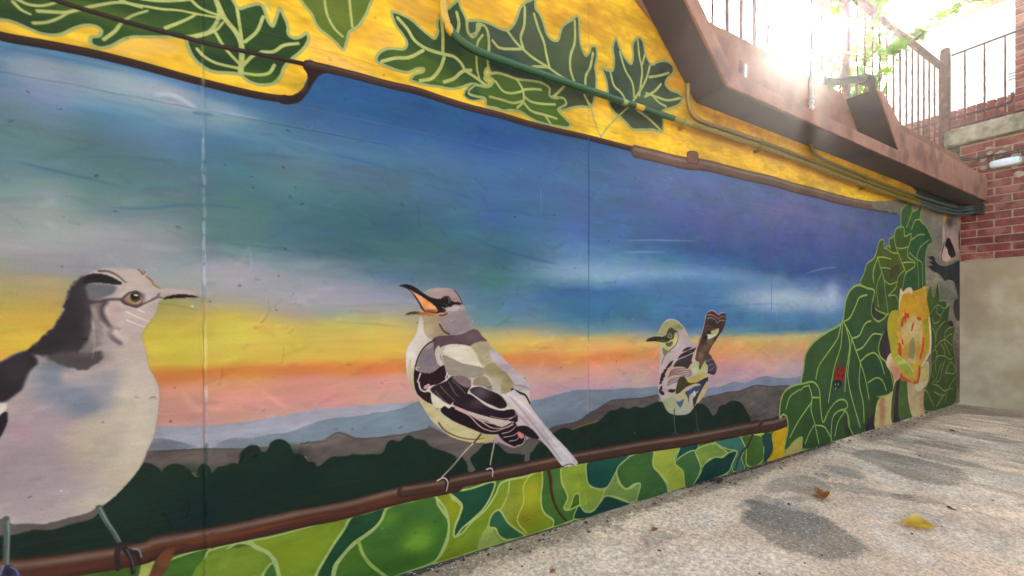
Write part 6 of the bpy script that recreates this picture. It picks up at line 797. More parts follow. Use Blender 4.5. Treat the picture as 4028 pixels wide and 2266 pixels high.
{"t":"l","p":[-1228,10546,-1215,10357,-1225,10165],"c":"dde6ea","w":[0.0044,0.0044],"s":1,"b":0.0029,"tp":1,"a":0.4791306639596673},
{"t":"l","p":[-1226,10167,-1231,9961,-1216,9758],"c":"c9d8e2","w":[0.0054,0.0054],"s":1,"b":0.0029,"tp":1,"a":0.7411856423682881},
{"t":"l","p":[-1220,9806,-1229,9571,-1212,9339],"c":"c9d8e2","w":[0.0045,0.0045],"s":1,"b":0.0029,"tp":1,"a":0.7490717263728109},
{"t":"l","p":[-1219,9387,-1217,9234,-1222,9081],"c":"c9d8e2","w":[0.0049,0.0049],"s":1,"b":0.0029,"tp":1,"a":0.5245757922100328},
{"t":"l","p":[-1217,9091,-1224,8791,-1216,8492],"c":"dde6ea","w":[0.0052,0.0052],"s":1,"b":0.0029,"tp":1,"a":0.6816946779894828},
{"t":"l","p":[-1216,8597,-1198,8430,-1208,8262],"c":"8fb0c4","w":[0.0068,0.0068],"s":1,"b":0.0029,"tp":1,"a":0.5708886197866988},
{"t":"l","p":[-1203,8272,-1207,8013,-1213,7754],"c":"d8b878","w":[0.0042,0.0042],"s":1,"b":0.0029,"tp":1,"a":0.7121418682611842},
{"t":"l","p":[-1207,7770,-1204,7448,-1197,7126],"c":"e6d8a0","w":[0.0045,0.0045],"s":1,"b":0.0029,"tp":1,"a":0.5759967473030624},
{"t":"l","p":[-1202,7278,-1203,6985,-1200,6691],"c":"e6d8a0","w":[0.0063,0.0063],"s":1,"b":0.0029,"tp":1,"a":0.5340242832044672},
{"t":"l","p":[-1190,6756,-1206,6606,-1189,6454],"c":"e6d8a0","w":[0.0057,0.0057],"s":1,"b":0.0029,"tp":1,"a":0.4681449335889814},
{"t":"l","p":[-1195,6530,-1197,6275,-1196,6021],"c":"d8b878","w":[0.0061,0.0061],"s":1,"b":0.0029,"tp":1,"a":0.5133585756771907},
{"t":"l","p":[-1198,6150,-1184,5900,-1188,5651],"c":"e8dad0","w":[0.0064,0.0064],"s":1,"b":0.0029,"tp":1,"a":0.6151825190784055},
{"t":"l","p":[-1187,5669,-1181,5515,-1188,5362],"c":"c8a8a0","w":[0.0061,0.0061],"s":1,"b":0.0029,"tp":1,"a":0.7245704535985187},
{"t":"l","p":[-1185,5413,-1187,5288,-1181,5163],"c":"c8a8a0","w":[0.0055,0.0055],"s":1,"b":0.0029,"tp":1,"a":0.49162851432273447},
{"t":"l","p":[-1179,5210,-1191,4926,-1188,4640],"c":"c8a8a0","w":[0.0037,0.0037],"s":1,"b":0.0029,"tp":1,"a":0.7379604031370104},
{"t":"l","p":[-1175,4732,-1185,4579,-1178,4423],"c":"2c4a42","w":[0.0063,0.0063],"s":1,"b":0.0029,"tp":1,"a":0.5700173894206875},
{"t":"l","p":[-1176,4508,-1184,4190,-1173,3868],"c":"2c4a42","w":[0.0049,0.0049],"s":1,"b":0.0029,"tp":1,"a":0.6633703502489319},
{"t":"l","p":[-1170,3974,-1174,3721,-1170,3467],"c":"2c4a42","w":[0.0051,0.0051],"s":1,"b":0.0029,"tp":1,"a":0.48545174628127113},
{"t":"l","p":[10907,14627,10927,12245,10907,10088],"c":"3a5f96","w":[0.0046,0.0046],"s":0,"b":0.0015},
{"t":"l","p":[10907,10088,10887,6858],"c":"4c78a0","w":[0.0031,0.0031],"s":0,"b":0.0015},
{"t":"l","p":[10887,6090,10867,3940],"c":"b8908c","w":[0.0031,0.0031],"s":0,"b":0.0015},
{"t":"l","p":[23624,9832,23624,7909],"c":"5a6a9a","w":[0.0043,0.0043],"s":0,"b":0.0021}],"floor":[{"t":"f","p":[17475,-2143,17855,-2280,18280,-2747,18188,-3136,18697,-3846,18908,-4502,18621,-5094,18239,-5687,18024,-6100,17801,-6380,17037,-6427,16382,-6331,15771,-6074,15437,-5613,15182,-5092,15140,-4469,15505,-3919,15591,-3504,15836,-3028,16707,-2726,17200,-2723],"c":"3a3830","s":1,"b":0.02,"a":0.4,"n":0.15},
{"t":"f","p":[20916,-1498,21816,-1608,22833,-1872,22947,-2438,22586,-3180,21706,-3390,21095,-3216,20439,-3014,20207,-2550,19610,-2383,19022,-2219,19363,-1906],"c":"4a453c","s":1,"b":0.02,"a":0.29,"n":0.15},
{"t":"f","p":[18626,-2790,19590,-2862,20396,-3314,19386,-3517,18680,-3485,18341,-3222],"c":"4a453c","s":1,"b":0.02,"a":0.29,"n":0.15},
{"t":"f","p":[25302,-1836,25936,-2142,25953,-2871,25483,-3453,24868,-3511,24536,-3127,24562,-2525,24844,-2033],"c":"4a463e","s":1,"b":0.02,"a":0.32,"n":0.15},
{"t":"f","p":[29378,-1565,30629,-1774,30967,-2445,31104,-3335,31084,-4216,31155,-4860,30823,-5364,29915,-5927,28431,-6080,27445,-5990,27141,-5546,26777,-5155,27028,-4518,27119,-3951,27716,-3179,28099,-2434,28370,-1818],"c":"4c483f","s":1,"b":0.025,"a":0.36,"n":0.15},
{"t":"f","p":[23965,-1980,23954,-2600,23426,-2706,23404,-2293],"c":"4a453c","s":1,"b":0.02,"a":0.29,"n":0.15},
{"t":"f","p":[22961,-3021,23738,-3825,24278,-5167,24773,-6394,24066,-6147,23364,-4980,22430,-3795],"c":"3f3c36","s":1,"b":0.02,"a":0.25,"n":0.15},
{"t":"f","p":[35688,-1944,36476,-3382,36067,-4695,34965,-4658,34552,-3262],"c":"3f3c36","s":1,"b":0.02,"a":0.25,"n":0.15},
{"t":"f","p":[32417,-3247,32919,-4860,32715,-5961,31760,-5660,31233,-4175],"c":"3f3c36","s":1,"b":0.02,"a":0.25,"n":0.15},
{"t":"f","p":[34150,-1098,35282,-1721,35302,-3055,34156,-2736],"c":"3f3c36","s":1,"b":0.02,"a":0.25,"n":0.15},
{"t":"f","p":[23948,-4982,24609,-5353,24665,-5710,23831,-5401],"c":"3f3c36","s":1,"b":0.02,"a":0.25,"n":0.15},
{"t":"f","p":[39991,-2477,41105,-4215,41028,-5892,39984,-5638,39351,-3960],"c":"3f3c36","s":1,"b":0.02,"a":0.25,"n":0.15},
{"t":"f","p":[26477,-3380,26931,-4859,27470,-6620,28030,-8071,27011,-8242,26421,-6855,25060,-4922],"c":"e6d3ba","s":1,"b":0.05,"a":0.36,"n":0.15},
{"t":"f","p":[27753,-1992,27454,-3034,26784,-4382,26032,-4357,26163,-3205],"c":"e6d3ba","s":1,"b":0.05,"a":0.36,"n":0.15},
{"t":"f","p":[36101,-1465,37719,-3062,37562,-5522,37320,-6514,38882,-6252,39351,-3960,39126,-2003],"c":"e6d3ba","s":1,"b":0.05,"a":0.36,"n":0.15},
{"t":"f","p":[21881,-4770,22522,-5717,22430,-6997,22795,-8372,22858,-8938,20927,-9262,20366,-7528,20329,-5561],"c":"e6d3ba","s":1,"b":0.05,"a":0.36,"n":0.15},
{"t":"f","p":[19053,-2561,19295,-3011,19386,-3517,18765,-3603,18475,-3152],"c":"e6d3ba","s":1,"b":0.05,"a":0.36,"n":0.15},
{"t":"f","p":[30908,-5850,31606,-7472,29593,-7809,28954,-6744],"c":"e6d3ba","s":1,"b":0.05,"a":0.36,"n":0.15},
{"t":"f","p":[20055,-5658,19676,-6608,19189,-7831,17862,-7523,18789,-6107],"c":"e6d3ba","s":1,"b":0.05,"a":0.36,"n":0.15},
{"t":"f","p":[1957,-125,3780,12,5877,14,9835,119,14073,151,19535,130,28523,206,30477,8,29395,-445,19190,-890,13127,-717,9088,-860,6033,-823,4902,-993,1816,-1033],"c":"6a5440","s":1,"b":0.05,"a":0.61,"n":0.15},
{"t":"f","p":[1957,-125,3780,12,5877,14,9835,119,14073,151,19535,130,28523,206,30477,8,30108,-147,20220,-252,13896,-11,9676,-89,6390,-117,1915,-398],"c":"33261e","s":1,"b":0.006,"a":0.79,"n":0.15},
{"t":"f","p":[34012,47,42905,-166,52586,-134,53799,-3752,50508,-4303,47768,-1292,36524,-1332,32560,-1223],"c":"6b4f3f","s":1,"b":0.05,"a":0.43,"n":0.15},
{"t":"f","p":[18444,396,19278,43,19023,-369,18021,-236],"c":"55504a","s":1,"b":0.02,"a":0.25,"n":0.15},
{"t":"f","p":[11819,-1918,12493,-2046,12534,-2568,11651,-2768,11182,-2503],"c":"55504a","s":1,"b":0.02,"a":0.25,"n":0.15},
{"t":"f","p":[11064,-1110,11433,-1054,11469,-1338,11145,-1349],"c":"55504a","s":1,"b":0.02,"a":0.25,"n":0.15},
{"t":"f","p":[16602,-2359,18775,-2218,19027,-3064,17846,-3059],"c":"55504a","s":1,"b":0.02,"a":0.25,"n":0.15},
{"t":"f","p":[16302,-2807,18139,-2899,19411,-3939,16709,-5169,16287,-4188,16110,-3419],"c":"55504a","s":1,"b":0.02,"a":0.25,"n":0.15},
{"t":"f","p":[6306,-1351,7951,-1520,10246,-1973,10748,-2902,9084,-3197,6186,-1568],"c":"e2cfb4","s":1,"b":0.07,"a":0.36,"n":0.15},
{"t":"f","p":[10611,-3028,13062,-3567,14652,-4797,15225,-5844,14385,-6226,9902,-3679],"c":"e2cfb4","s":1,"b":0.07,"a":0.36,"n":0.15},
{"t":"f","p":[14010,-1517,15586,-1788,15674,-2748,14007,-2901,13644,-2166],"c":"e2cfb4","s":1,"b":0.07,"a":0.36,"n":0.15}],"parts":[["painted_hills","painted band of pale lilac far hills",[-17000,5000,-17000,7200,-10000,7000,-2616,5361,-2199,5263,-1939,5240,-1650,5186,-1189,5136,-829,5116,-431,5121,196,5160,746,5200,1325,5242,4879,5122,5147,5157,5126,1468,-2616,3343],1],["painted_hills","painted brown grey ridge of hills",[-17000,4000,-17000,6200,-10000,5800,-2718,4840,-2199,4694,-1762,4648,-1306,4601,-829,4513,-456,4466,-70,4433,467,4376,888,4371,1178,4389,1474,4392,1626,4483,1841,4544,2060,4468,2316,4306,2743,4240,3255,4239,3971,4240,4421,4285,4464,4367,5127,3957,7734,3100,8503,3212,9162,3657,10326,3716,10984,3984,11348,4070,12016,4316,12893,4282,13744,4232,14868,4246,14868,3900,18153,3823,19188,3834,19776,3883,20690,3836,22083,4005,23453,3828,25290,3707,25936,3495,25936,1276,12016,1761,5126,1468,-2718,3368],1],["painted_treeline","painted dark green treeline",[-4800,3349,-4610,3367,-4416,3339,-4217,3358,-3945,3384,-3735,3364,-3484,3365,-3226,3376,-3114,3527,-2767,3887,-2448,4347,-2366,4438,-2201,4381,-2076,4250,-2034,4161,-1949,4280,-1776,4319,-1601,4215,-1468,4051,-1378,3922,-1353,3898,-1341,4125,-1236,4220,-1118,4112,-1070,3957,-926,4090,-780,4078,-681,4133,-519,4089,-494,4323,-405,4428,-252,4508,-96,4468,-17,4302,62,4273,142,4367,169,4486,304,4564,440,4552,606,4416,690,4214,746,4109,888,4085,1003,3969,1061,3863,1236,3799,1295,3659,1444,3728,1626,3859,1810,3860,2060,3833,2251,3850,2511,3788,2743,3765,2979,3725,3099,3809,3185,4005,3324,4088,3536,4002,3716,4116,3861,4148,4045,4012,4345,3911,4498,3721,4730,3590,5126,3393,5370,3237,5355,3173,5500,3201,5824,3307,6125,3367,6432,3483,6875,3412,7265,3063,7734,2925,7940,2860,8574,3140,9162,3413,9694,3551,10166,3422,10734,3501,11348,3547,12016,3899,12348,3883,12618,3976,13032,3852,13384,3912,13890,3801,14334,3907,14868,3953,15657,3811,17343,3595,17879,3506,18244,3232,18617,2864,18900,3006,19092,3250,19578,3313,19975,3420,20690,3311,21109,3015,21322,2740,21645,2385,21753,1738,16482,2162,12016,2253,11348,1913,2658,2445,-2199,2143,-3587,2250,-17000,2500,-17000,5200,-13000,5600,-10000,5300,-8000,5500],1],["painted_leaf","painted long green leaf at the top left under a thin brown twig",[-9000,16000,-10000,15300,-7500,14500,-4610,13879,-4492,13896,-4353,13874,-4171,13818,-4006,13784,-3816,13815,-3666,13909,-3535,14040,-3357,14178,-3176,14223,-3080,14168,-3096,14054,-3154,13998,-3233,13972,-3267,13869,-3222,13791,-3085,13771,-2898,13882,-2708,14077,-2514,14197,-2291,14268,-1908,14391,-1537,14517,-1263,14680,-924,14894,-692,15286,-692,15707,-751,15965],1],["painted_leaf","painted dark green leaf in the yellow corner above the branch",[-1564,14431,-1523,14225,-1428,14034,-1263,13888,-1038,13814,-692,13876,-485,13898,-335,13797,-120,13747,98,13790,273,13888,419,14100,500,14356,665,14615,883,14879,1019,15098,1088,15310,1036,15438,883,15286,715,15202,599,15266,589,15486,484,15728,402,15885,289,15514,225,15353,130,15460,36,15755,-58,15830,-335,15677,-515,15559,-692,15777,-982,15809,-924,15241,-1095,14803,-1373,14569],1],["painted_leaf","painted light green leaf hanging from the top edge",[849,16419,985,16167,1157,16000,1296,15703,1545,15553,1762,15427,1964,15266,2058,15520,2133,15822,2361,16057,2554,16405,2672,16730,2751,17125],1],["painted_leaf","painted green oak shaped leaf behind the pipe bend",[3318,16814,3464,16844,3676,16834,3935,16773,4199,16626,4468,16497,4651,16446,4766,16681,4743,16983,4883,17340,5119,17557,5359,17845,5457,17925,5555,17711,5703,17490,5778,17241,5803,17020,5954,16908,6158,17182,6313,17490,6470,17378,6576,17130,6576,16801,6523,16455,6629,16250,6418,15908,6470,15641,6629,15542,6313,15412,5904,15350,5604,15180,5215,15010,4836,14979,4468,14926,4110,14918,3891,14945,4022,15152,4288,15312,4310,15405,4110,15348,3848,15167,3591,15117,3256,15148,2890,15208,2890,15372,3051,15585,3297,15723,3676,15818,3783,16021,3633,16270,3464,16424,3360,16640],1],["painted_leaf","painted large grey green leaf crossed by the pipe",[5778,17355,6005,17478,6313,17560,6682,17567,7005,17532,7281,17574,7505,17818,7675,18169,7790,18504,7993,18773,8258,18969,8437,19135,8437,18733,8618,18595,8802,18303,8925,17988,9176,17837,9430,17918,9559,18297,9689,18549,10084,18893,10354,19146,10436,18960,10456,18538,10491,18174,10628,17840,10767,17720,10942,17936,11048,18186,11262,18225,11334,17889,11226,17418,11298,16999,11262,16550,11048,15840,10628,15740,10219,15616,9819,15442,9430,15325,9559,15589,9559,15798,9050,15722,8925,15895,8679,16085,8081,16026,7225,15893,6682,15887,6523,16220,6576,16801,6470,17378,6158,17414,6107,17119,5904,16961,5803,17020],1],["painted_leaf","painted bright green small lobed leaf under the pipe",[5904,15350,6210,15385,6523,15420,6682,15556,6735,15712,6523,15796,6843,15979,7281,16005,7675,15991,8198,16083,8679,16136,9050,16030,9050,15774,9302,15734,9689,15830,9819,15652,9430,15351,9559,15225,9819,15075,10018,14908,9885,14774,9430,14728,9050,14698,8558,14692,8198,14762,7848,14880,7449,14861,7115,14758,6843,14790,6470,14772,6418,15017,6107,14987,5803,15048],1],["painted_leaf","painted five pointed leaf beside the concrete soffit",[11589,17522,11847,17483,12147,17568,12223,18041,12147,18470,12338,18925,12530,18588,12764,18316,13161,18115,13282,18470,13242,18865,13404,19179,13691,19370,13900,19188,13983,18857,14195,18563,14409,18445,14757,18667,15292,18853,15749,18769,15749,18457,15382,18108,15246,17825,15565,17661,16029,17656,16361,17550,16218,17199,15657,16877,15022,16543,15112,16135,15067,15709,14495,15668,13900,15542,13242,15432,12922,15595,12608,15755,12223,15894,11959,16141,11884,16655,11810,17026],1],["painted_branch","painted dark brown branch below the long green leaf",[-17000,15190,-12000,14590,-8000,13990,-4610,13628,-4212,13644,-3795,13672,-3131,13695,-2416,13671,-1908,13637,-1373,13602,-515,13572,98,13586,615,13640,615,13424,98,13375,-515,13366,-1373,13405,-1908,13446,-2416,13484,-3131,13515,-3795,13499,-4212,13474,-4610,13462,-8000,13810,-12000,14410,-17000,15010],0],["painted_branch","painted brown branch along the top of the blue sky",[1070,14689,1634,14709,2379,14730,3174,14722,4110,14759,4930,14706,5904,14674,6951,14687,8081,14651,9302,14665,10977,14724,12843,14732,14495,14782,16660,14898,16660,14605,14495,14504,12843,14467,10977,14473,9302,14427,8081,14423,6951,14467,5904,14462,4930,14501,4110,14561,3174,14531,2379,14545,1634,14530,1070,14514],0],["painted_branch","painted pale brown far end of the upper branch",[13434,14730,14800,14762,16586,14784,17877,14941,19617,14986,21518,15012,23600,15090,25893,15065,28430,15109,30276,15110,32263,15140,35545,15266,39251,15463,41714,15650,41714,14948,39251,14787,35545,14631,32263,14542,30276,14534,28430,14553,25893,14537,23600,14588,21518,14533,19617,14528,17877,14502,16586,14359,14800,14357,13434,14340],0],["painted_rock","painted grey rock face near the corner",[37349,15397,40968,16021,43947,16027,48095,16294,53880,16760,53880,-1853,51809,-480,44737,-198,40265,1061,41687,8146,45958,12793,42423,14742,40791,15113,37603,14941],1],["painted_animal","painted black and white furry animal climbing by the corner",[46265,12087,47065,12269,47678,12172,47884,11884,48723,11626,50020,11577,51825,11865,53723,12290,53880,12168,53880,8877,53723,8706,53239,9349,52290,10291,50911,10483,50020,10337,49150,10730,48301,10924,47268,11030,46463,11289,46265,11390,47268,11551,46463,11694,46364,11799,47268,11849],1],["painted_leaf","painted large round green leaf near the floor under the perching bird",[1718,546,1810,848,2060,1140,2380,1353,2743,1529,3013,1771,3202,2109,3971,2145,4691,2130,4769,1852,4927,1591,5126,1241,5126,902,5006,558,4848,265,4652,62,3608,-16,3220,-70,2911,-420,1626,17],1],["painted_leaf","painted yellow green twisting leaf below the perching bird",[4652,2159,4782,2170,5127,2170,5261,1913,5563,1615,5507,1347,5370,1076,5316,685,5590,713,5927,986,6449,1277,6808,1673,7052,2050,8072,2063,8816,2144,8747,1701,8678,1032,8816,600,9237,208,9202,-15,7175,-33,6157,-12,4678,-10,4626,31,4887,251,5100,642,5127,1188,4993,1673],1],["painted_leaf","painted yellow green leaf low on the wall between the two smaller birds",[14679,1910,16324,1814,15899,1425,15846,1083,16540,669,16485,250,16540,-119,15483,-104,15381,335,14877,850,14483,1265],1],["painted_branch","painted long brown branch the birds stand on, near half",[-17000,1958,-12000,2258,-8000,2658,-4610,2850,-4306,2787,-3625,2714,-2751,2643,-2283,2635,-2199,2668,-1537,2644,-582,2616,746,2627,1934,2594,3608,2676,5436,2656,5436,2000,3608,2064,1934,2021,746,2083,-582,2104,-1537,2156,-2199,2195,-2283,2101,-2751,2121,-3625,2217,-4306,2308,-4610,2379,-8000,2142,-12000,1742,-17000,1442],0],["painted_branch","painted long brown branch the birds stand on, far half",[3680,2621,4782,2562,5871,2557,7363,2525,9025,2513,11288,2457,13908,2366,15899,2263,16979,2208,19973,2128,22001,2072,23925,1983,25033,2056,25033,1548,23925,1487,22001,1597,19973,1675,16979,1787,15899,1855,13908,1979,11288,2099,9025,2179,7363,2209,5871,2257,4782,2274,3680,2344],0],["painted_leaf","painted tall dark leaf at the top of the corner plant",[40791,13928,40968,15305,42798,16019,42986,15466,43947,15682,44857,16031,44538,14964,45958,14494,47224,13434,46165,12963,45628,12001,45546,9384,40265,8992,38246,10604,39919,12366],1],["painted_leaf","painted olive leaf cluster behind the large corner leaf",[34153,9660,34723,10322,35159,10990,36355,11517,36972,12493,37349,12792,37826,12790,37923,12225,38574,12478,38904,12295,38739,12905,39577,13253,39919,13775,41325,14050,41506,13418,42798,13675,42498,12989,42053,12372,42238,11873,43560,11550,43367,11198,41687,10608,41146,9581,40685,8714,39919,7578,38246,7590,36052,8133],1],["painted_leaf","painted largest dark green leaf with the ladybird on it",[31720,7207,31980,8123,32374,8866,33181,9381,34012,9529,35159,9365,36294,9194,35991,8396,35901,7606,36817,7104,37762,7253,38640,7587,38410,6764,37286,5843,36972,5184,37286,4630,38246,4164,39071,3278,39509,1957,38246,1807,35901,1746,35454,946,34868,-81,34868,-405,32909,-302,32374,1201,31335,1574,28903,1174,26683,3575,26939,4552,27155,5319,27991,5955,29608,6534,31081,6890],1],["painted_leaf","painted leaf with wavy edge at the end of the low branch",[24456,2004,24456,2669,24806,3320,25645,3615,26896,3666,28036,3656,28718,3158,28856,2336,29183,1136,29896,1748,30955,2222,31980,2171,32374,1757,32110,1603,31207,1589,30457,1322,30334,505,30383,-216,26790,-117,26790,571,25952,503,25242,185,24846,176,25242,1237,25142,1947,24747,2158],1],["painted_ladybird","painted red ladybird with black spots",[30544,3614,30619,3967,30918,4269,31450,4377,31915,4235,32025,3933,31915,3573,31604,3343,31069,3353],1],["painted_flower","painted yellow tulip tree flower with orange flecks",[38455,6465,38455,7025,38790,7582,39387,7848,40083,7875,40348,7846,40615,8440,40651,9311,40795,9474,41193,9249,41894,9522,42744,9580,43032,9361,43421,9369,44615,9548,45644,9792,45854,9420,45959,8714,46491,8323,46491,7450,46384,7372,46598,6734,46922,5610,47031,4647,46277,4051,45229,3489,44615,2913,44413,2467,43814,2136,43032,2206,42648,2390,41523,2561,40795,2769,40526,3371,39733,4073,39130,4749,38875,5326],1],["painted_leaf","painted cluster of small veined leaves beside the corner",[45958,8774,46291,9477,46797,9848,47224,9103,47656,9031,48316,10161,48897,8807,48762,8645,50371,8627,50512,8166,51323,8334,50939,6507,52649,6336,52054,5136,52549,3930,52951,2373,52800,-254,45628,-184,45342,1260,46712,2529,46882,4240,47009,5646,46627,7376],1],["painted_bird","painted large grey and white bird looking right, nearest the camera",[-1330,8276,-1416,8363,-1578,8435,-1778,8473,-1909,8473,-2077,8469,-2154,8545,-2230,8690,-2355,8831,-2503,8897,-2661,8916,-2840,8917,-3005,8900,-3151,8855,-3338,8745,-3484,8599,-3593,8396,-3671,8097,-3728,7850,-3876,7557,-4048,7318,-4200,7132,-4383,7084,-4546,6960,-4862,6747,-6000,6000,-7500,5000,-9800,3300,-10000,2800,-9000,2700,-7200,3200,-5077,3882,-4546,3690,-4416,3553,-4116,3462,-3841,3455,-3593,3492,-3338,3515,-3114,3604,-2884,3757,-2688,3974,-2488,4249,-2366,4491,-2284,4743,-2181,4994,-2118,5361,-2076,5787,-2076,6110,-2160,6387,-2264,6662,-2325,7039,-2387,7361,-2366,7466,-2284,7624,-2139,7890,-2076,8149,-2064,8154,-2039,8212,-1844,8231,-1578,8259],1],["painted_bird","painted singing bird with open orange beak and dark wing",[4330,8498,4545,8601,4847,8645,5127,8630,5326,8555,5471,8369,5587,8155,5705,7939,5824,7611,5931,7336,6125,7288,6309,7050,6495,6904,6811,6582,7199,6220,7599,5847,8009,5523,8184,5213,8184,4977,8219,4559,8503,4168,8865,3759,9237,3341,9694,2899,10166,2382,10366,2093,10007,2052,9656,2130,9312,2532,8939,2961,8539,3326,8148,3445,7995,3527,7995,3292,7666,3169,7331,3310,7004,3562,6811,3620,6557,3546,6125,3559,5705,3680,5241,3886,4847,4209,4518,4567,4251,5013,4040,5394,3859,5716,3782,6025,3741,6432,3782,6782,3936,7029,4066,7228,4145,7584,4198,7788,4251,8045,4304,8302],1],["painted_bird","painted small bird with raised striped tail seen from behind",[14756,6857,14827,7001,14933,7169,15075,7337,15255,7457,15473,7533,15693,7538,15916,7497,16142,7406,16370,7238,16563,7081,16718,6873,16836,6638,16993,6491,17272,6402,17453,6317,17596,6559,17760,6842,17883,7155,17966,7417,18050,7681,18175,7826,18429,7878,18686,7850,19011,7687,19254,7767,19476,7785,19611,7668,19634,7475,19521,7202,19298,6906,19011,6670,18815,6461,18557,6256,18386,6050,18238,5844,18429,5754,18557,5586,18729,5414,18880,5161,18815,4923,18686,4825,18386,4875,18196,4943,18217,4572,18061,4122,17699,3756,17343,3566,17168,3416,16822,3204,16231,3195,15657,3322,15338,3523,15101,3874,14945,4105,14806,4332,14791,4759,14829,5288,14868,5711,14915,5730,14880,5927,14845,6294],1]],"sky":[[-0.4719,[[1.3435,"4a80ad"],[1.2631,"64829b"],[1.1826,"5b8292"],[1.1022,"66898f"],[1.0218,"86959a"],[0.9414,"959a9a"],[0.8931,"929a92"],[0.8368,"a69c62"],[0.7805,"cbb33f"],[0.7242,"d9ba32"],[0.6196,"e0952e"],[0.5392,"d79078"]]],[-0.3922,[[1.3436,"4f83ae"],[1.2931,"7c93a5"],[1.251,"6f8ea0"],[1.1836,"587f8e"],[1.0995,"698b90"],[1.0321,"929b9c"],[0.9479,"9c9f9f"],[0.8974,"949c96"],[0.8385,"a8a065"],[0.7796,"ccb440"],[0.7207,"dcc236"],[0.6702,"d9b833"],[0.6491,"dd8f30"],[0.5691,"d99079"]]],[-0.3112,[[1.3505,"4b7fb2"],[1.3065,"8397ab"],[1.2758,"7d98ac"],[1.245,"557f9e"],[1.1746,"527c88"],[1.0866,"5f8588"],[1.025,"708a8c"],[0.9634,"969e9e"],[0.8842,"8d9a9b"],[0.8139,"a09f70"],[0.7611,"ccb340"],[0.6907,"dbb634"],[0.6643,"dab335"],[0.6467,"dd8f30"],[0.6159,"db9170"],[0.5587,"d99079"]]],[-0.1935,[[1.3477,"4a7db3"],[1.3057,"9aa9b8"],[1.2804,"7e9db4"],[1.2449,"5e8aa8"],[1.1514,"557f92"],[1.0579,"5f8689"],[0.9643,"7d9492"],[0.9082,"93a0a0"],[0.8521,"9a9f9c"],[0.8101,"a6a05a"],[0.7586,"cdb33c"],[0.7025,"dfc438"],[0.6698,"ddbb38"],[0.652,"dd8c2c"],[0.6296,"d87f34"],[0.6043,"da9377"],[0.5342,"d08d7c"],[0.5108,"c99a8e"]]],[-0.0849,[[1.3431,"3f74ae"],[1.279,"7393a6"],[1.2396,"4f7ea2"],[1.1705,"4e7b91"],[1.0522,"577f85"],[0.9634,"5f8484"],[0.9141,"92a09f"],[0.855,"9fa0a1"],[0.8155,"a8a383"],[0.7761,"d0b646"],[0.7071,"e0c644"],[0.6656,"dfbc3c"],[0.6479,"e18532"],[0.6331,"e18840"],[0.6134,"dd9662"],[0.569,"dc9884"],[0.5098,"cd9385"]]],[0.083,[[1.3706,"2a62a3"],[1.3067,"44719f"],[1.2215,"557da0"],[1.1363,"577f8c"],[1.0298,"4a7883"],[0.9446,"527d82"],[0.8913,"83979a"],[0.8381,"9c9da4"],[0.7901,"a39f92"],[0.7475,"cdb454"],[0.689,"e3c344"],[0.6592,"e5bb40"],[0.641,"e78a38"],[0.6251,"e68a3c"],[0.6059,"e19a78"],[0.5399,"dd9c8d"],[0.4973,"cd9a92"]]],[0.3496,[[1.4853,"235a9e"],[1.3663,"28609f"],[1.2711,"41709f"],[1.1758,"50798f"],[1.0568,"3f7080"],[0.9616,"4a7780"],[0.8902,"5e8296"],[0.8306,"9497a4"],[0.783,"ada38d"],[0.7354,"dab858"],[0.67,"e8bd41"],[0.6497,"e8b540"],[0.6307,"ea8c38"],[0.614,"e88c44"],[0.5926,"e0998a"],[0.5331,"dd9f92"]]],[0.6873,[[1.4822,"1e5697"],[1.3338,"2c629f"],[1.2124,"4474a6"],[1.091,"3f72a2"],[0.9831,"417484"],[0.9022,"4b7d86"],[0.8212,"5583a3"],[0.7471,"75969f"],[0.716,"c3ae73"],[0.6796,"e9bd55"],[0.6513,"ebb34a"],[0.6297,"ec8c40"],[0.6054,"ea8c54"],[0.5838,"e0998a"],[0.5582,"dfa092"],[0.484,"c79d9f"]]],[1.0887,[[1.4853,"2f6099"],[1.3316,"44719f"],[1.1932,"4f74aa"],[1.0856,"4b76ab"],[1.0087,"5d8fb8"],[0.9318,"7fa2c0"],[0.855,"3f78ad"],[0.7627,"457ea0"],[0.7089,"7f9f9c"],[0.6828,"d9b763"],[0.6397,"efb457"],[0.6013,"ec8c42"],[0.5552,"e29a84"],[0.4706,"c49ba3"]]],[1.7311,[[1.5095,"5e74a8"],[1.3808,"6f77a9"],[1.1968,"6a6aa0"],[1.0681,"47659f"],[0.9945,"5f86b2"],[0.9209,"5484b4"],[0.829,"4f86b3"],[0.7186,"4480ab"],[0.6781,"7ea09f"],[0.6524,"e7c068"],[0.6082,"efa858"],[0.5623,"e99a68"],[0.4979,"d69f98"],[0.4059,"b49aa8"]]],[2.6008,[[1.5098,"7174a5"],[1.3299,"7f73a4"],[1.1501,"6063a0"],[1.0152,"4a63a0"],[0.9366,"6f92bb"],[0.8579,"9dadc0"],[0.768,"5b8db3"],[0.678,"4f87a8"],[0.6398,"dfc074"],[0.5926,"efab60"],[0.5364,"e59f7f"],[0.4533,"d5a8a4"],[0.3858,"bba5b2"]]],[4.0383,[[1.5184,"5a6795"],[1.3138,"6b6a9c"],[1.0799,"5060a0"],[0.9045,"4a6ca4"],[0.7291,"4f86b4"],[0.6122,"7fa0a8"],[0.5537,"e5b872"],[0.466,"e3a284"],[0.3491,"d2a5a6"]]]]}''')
def unp(o):
    if 'p' in o: q = o['p']; o['p'] = [(q[i]/1e4, q[i+1]/1e4) for i in range(0, len(q), 2)]
    return o
WALL_OPS = [unp(o) for o in DATA['ops']]; FLOOR_OPS = [unp(o) for o in DATA['floor']]
PARTS = [(n, l, [(q[i]/1e4, q[i+1]/1e4) for i in range(0, len(q), 2)], s) for n, l, q, s in DATA['parts']]

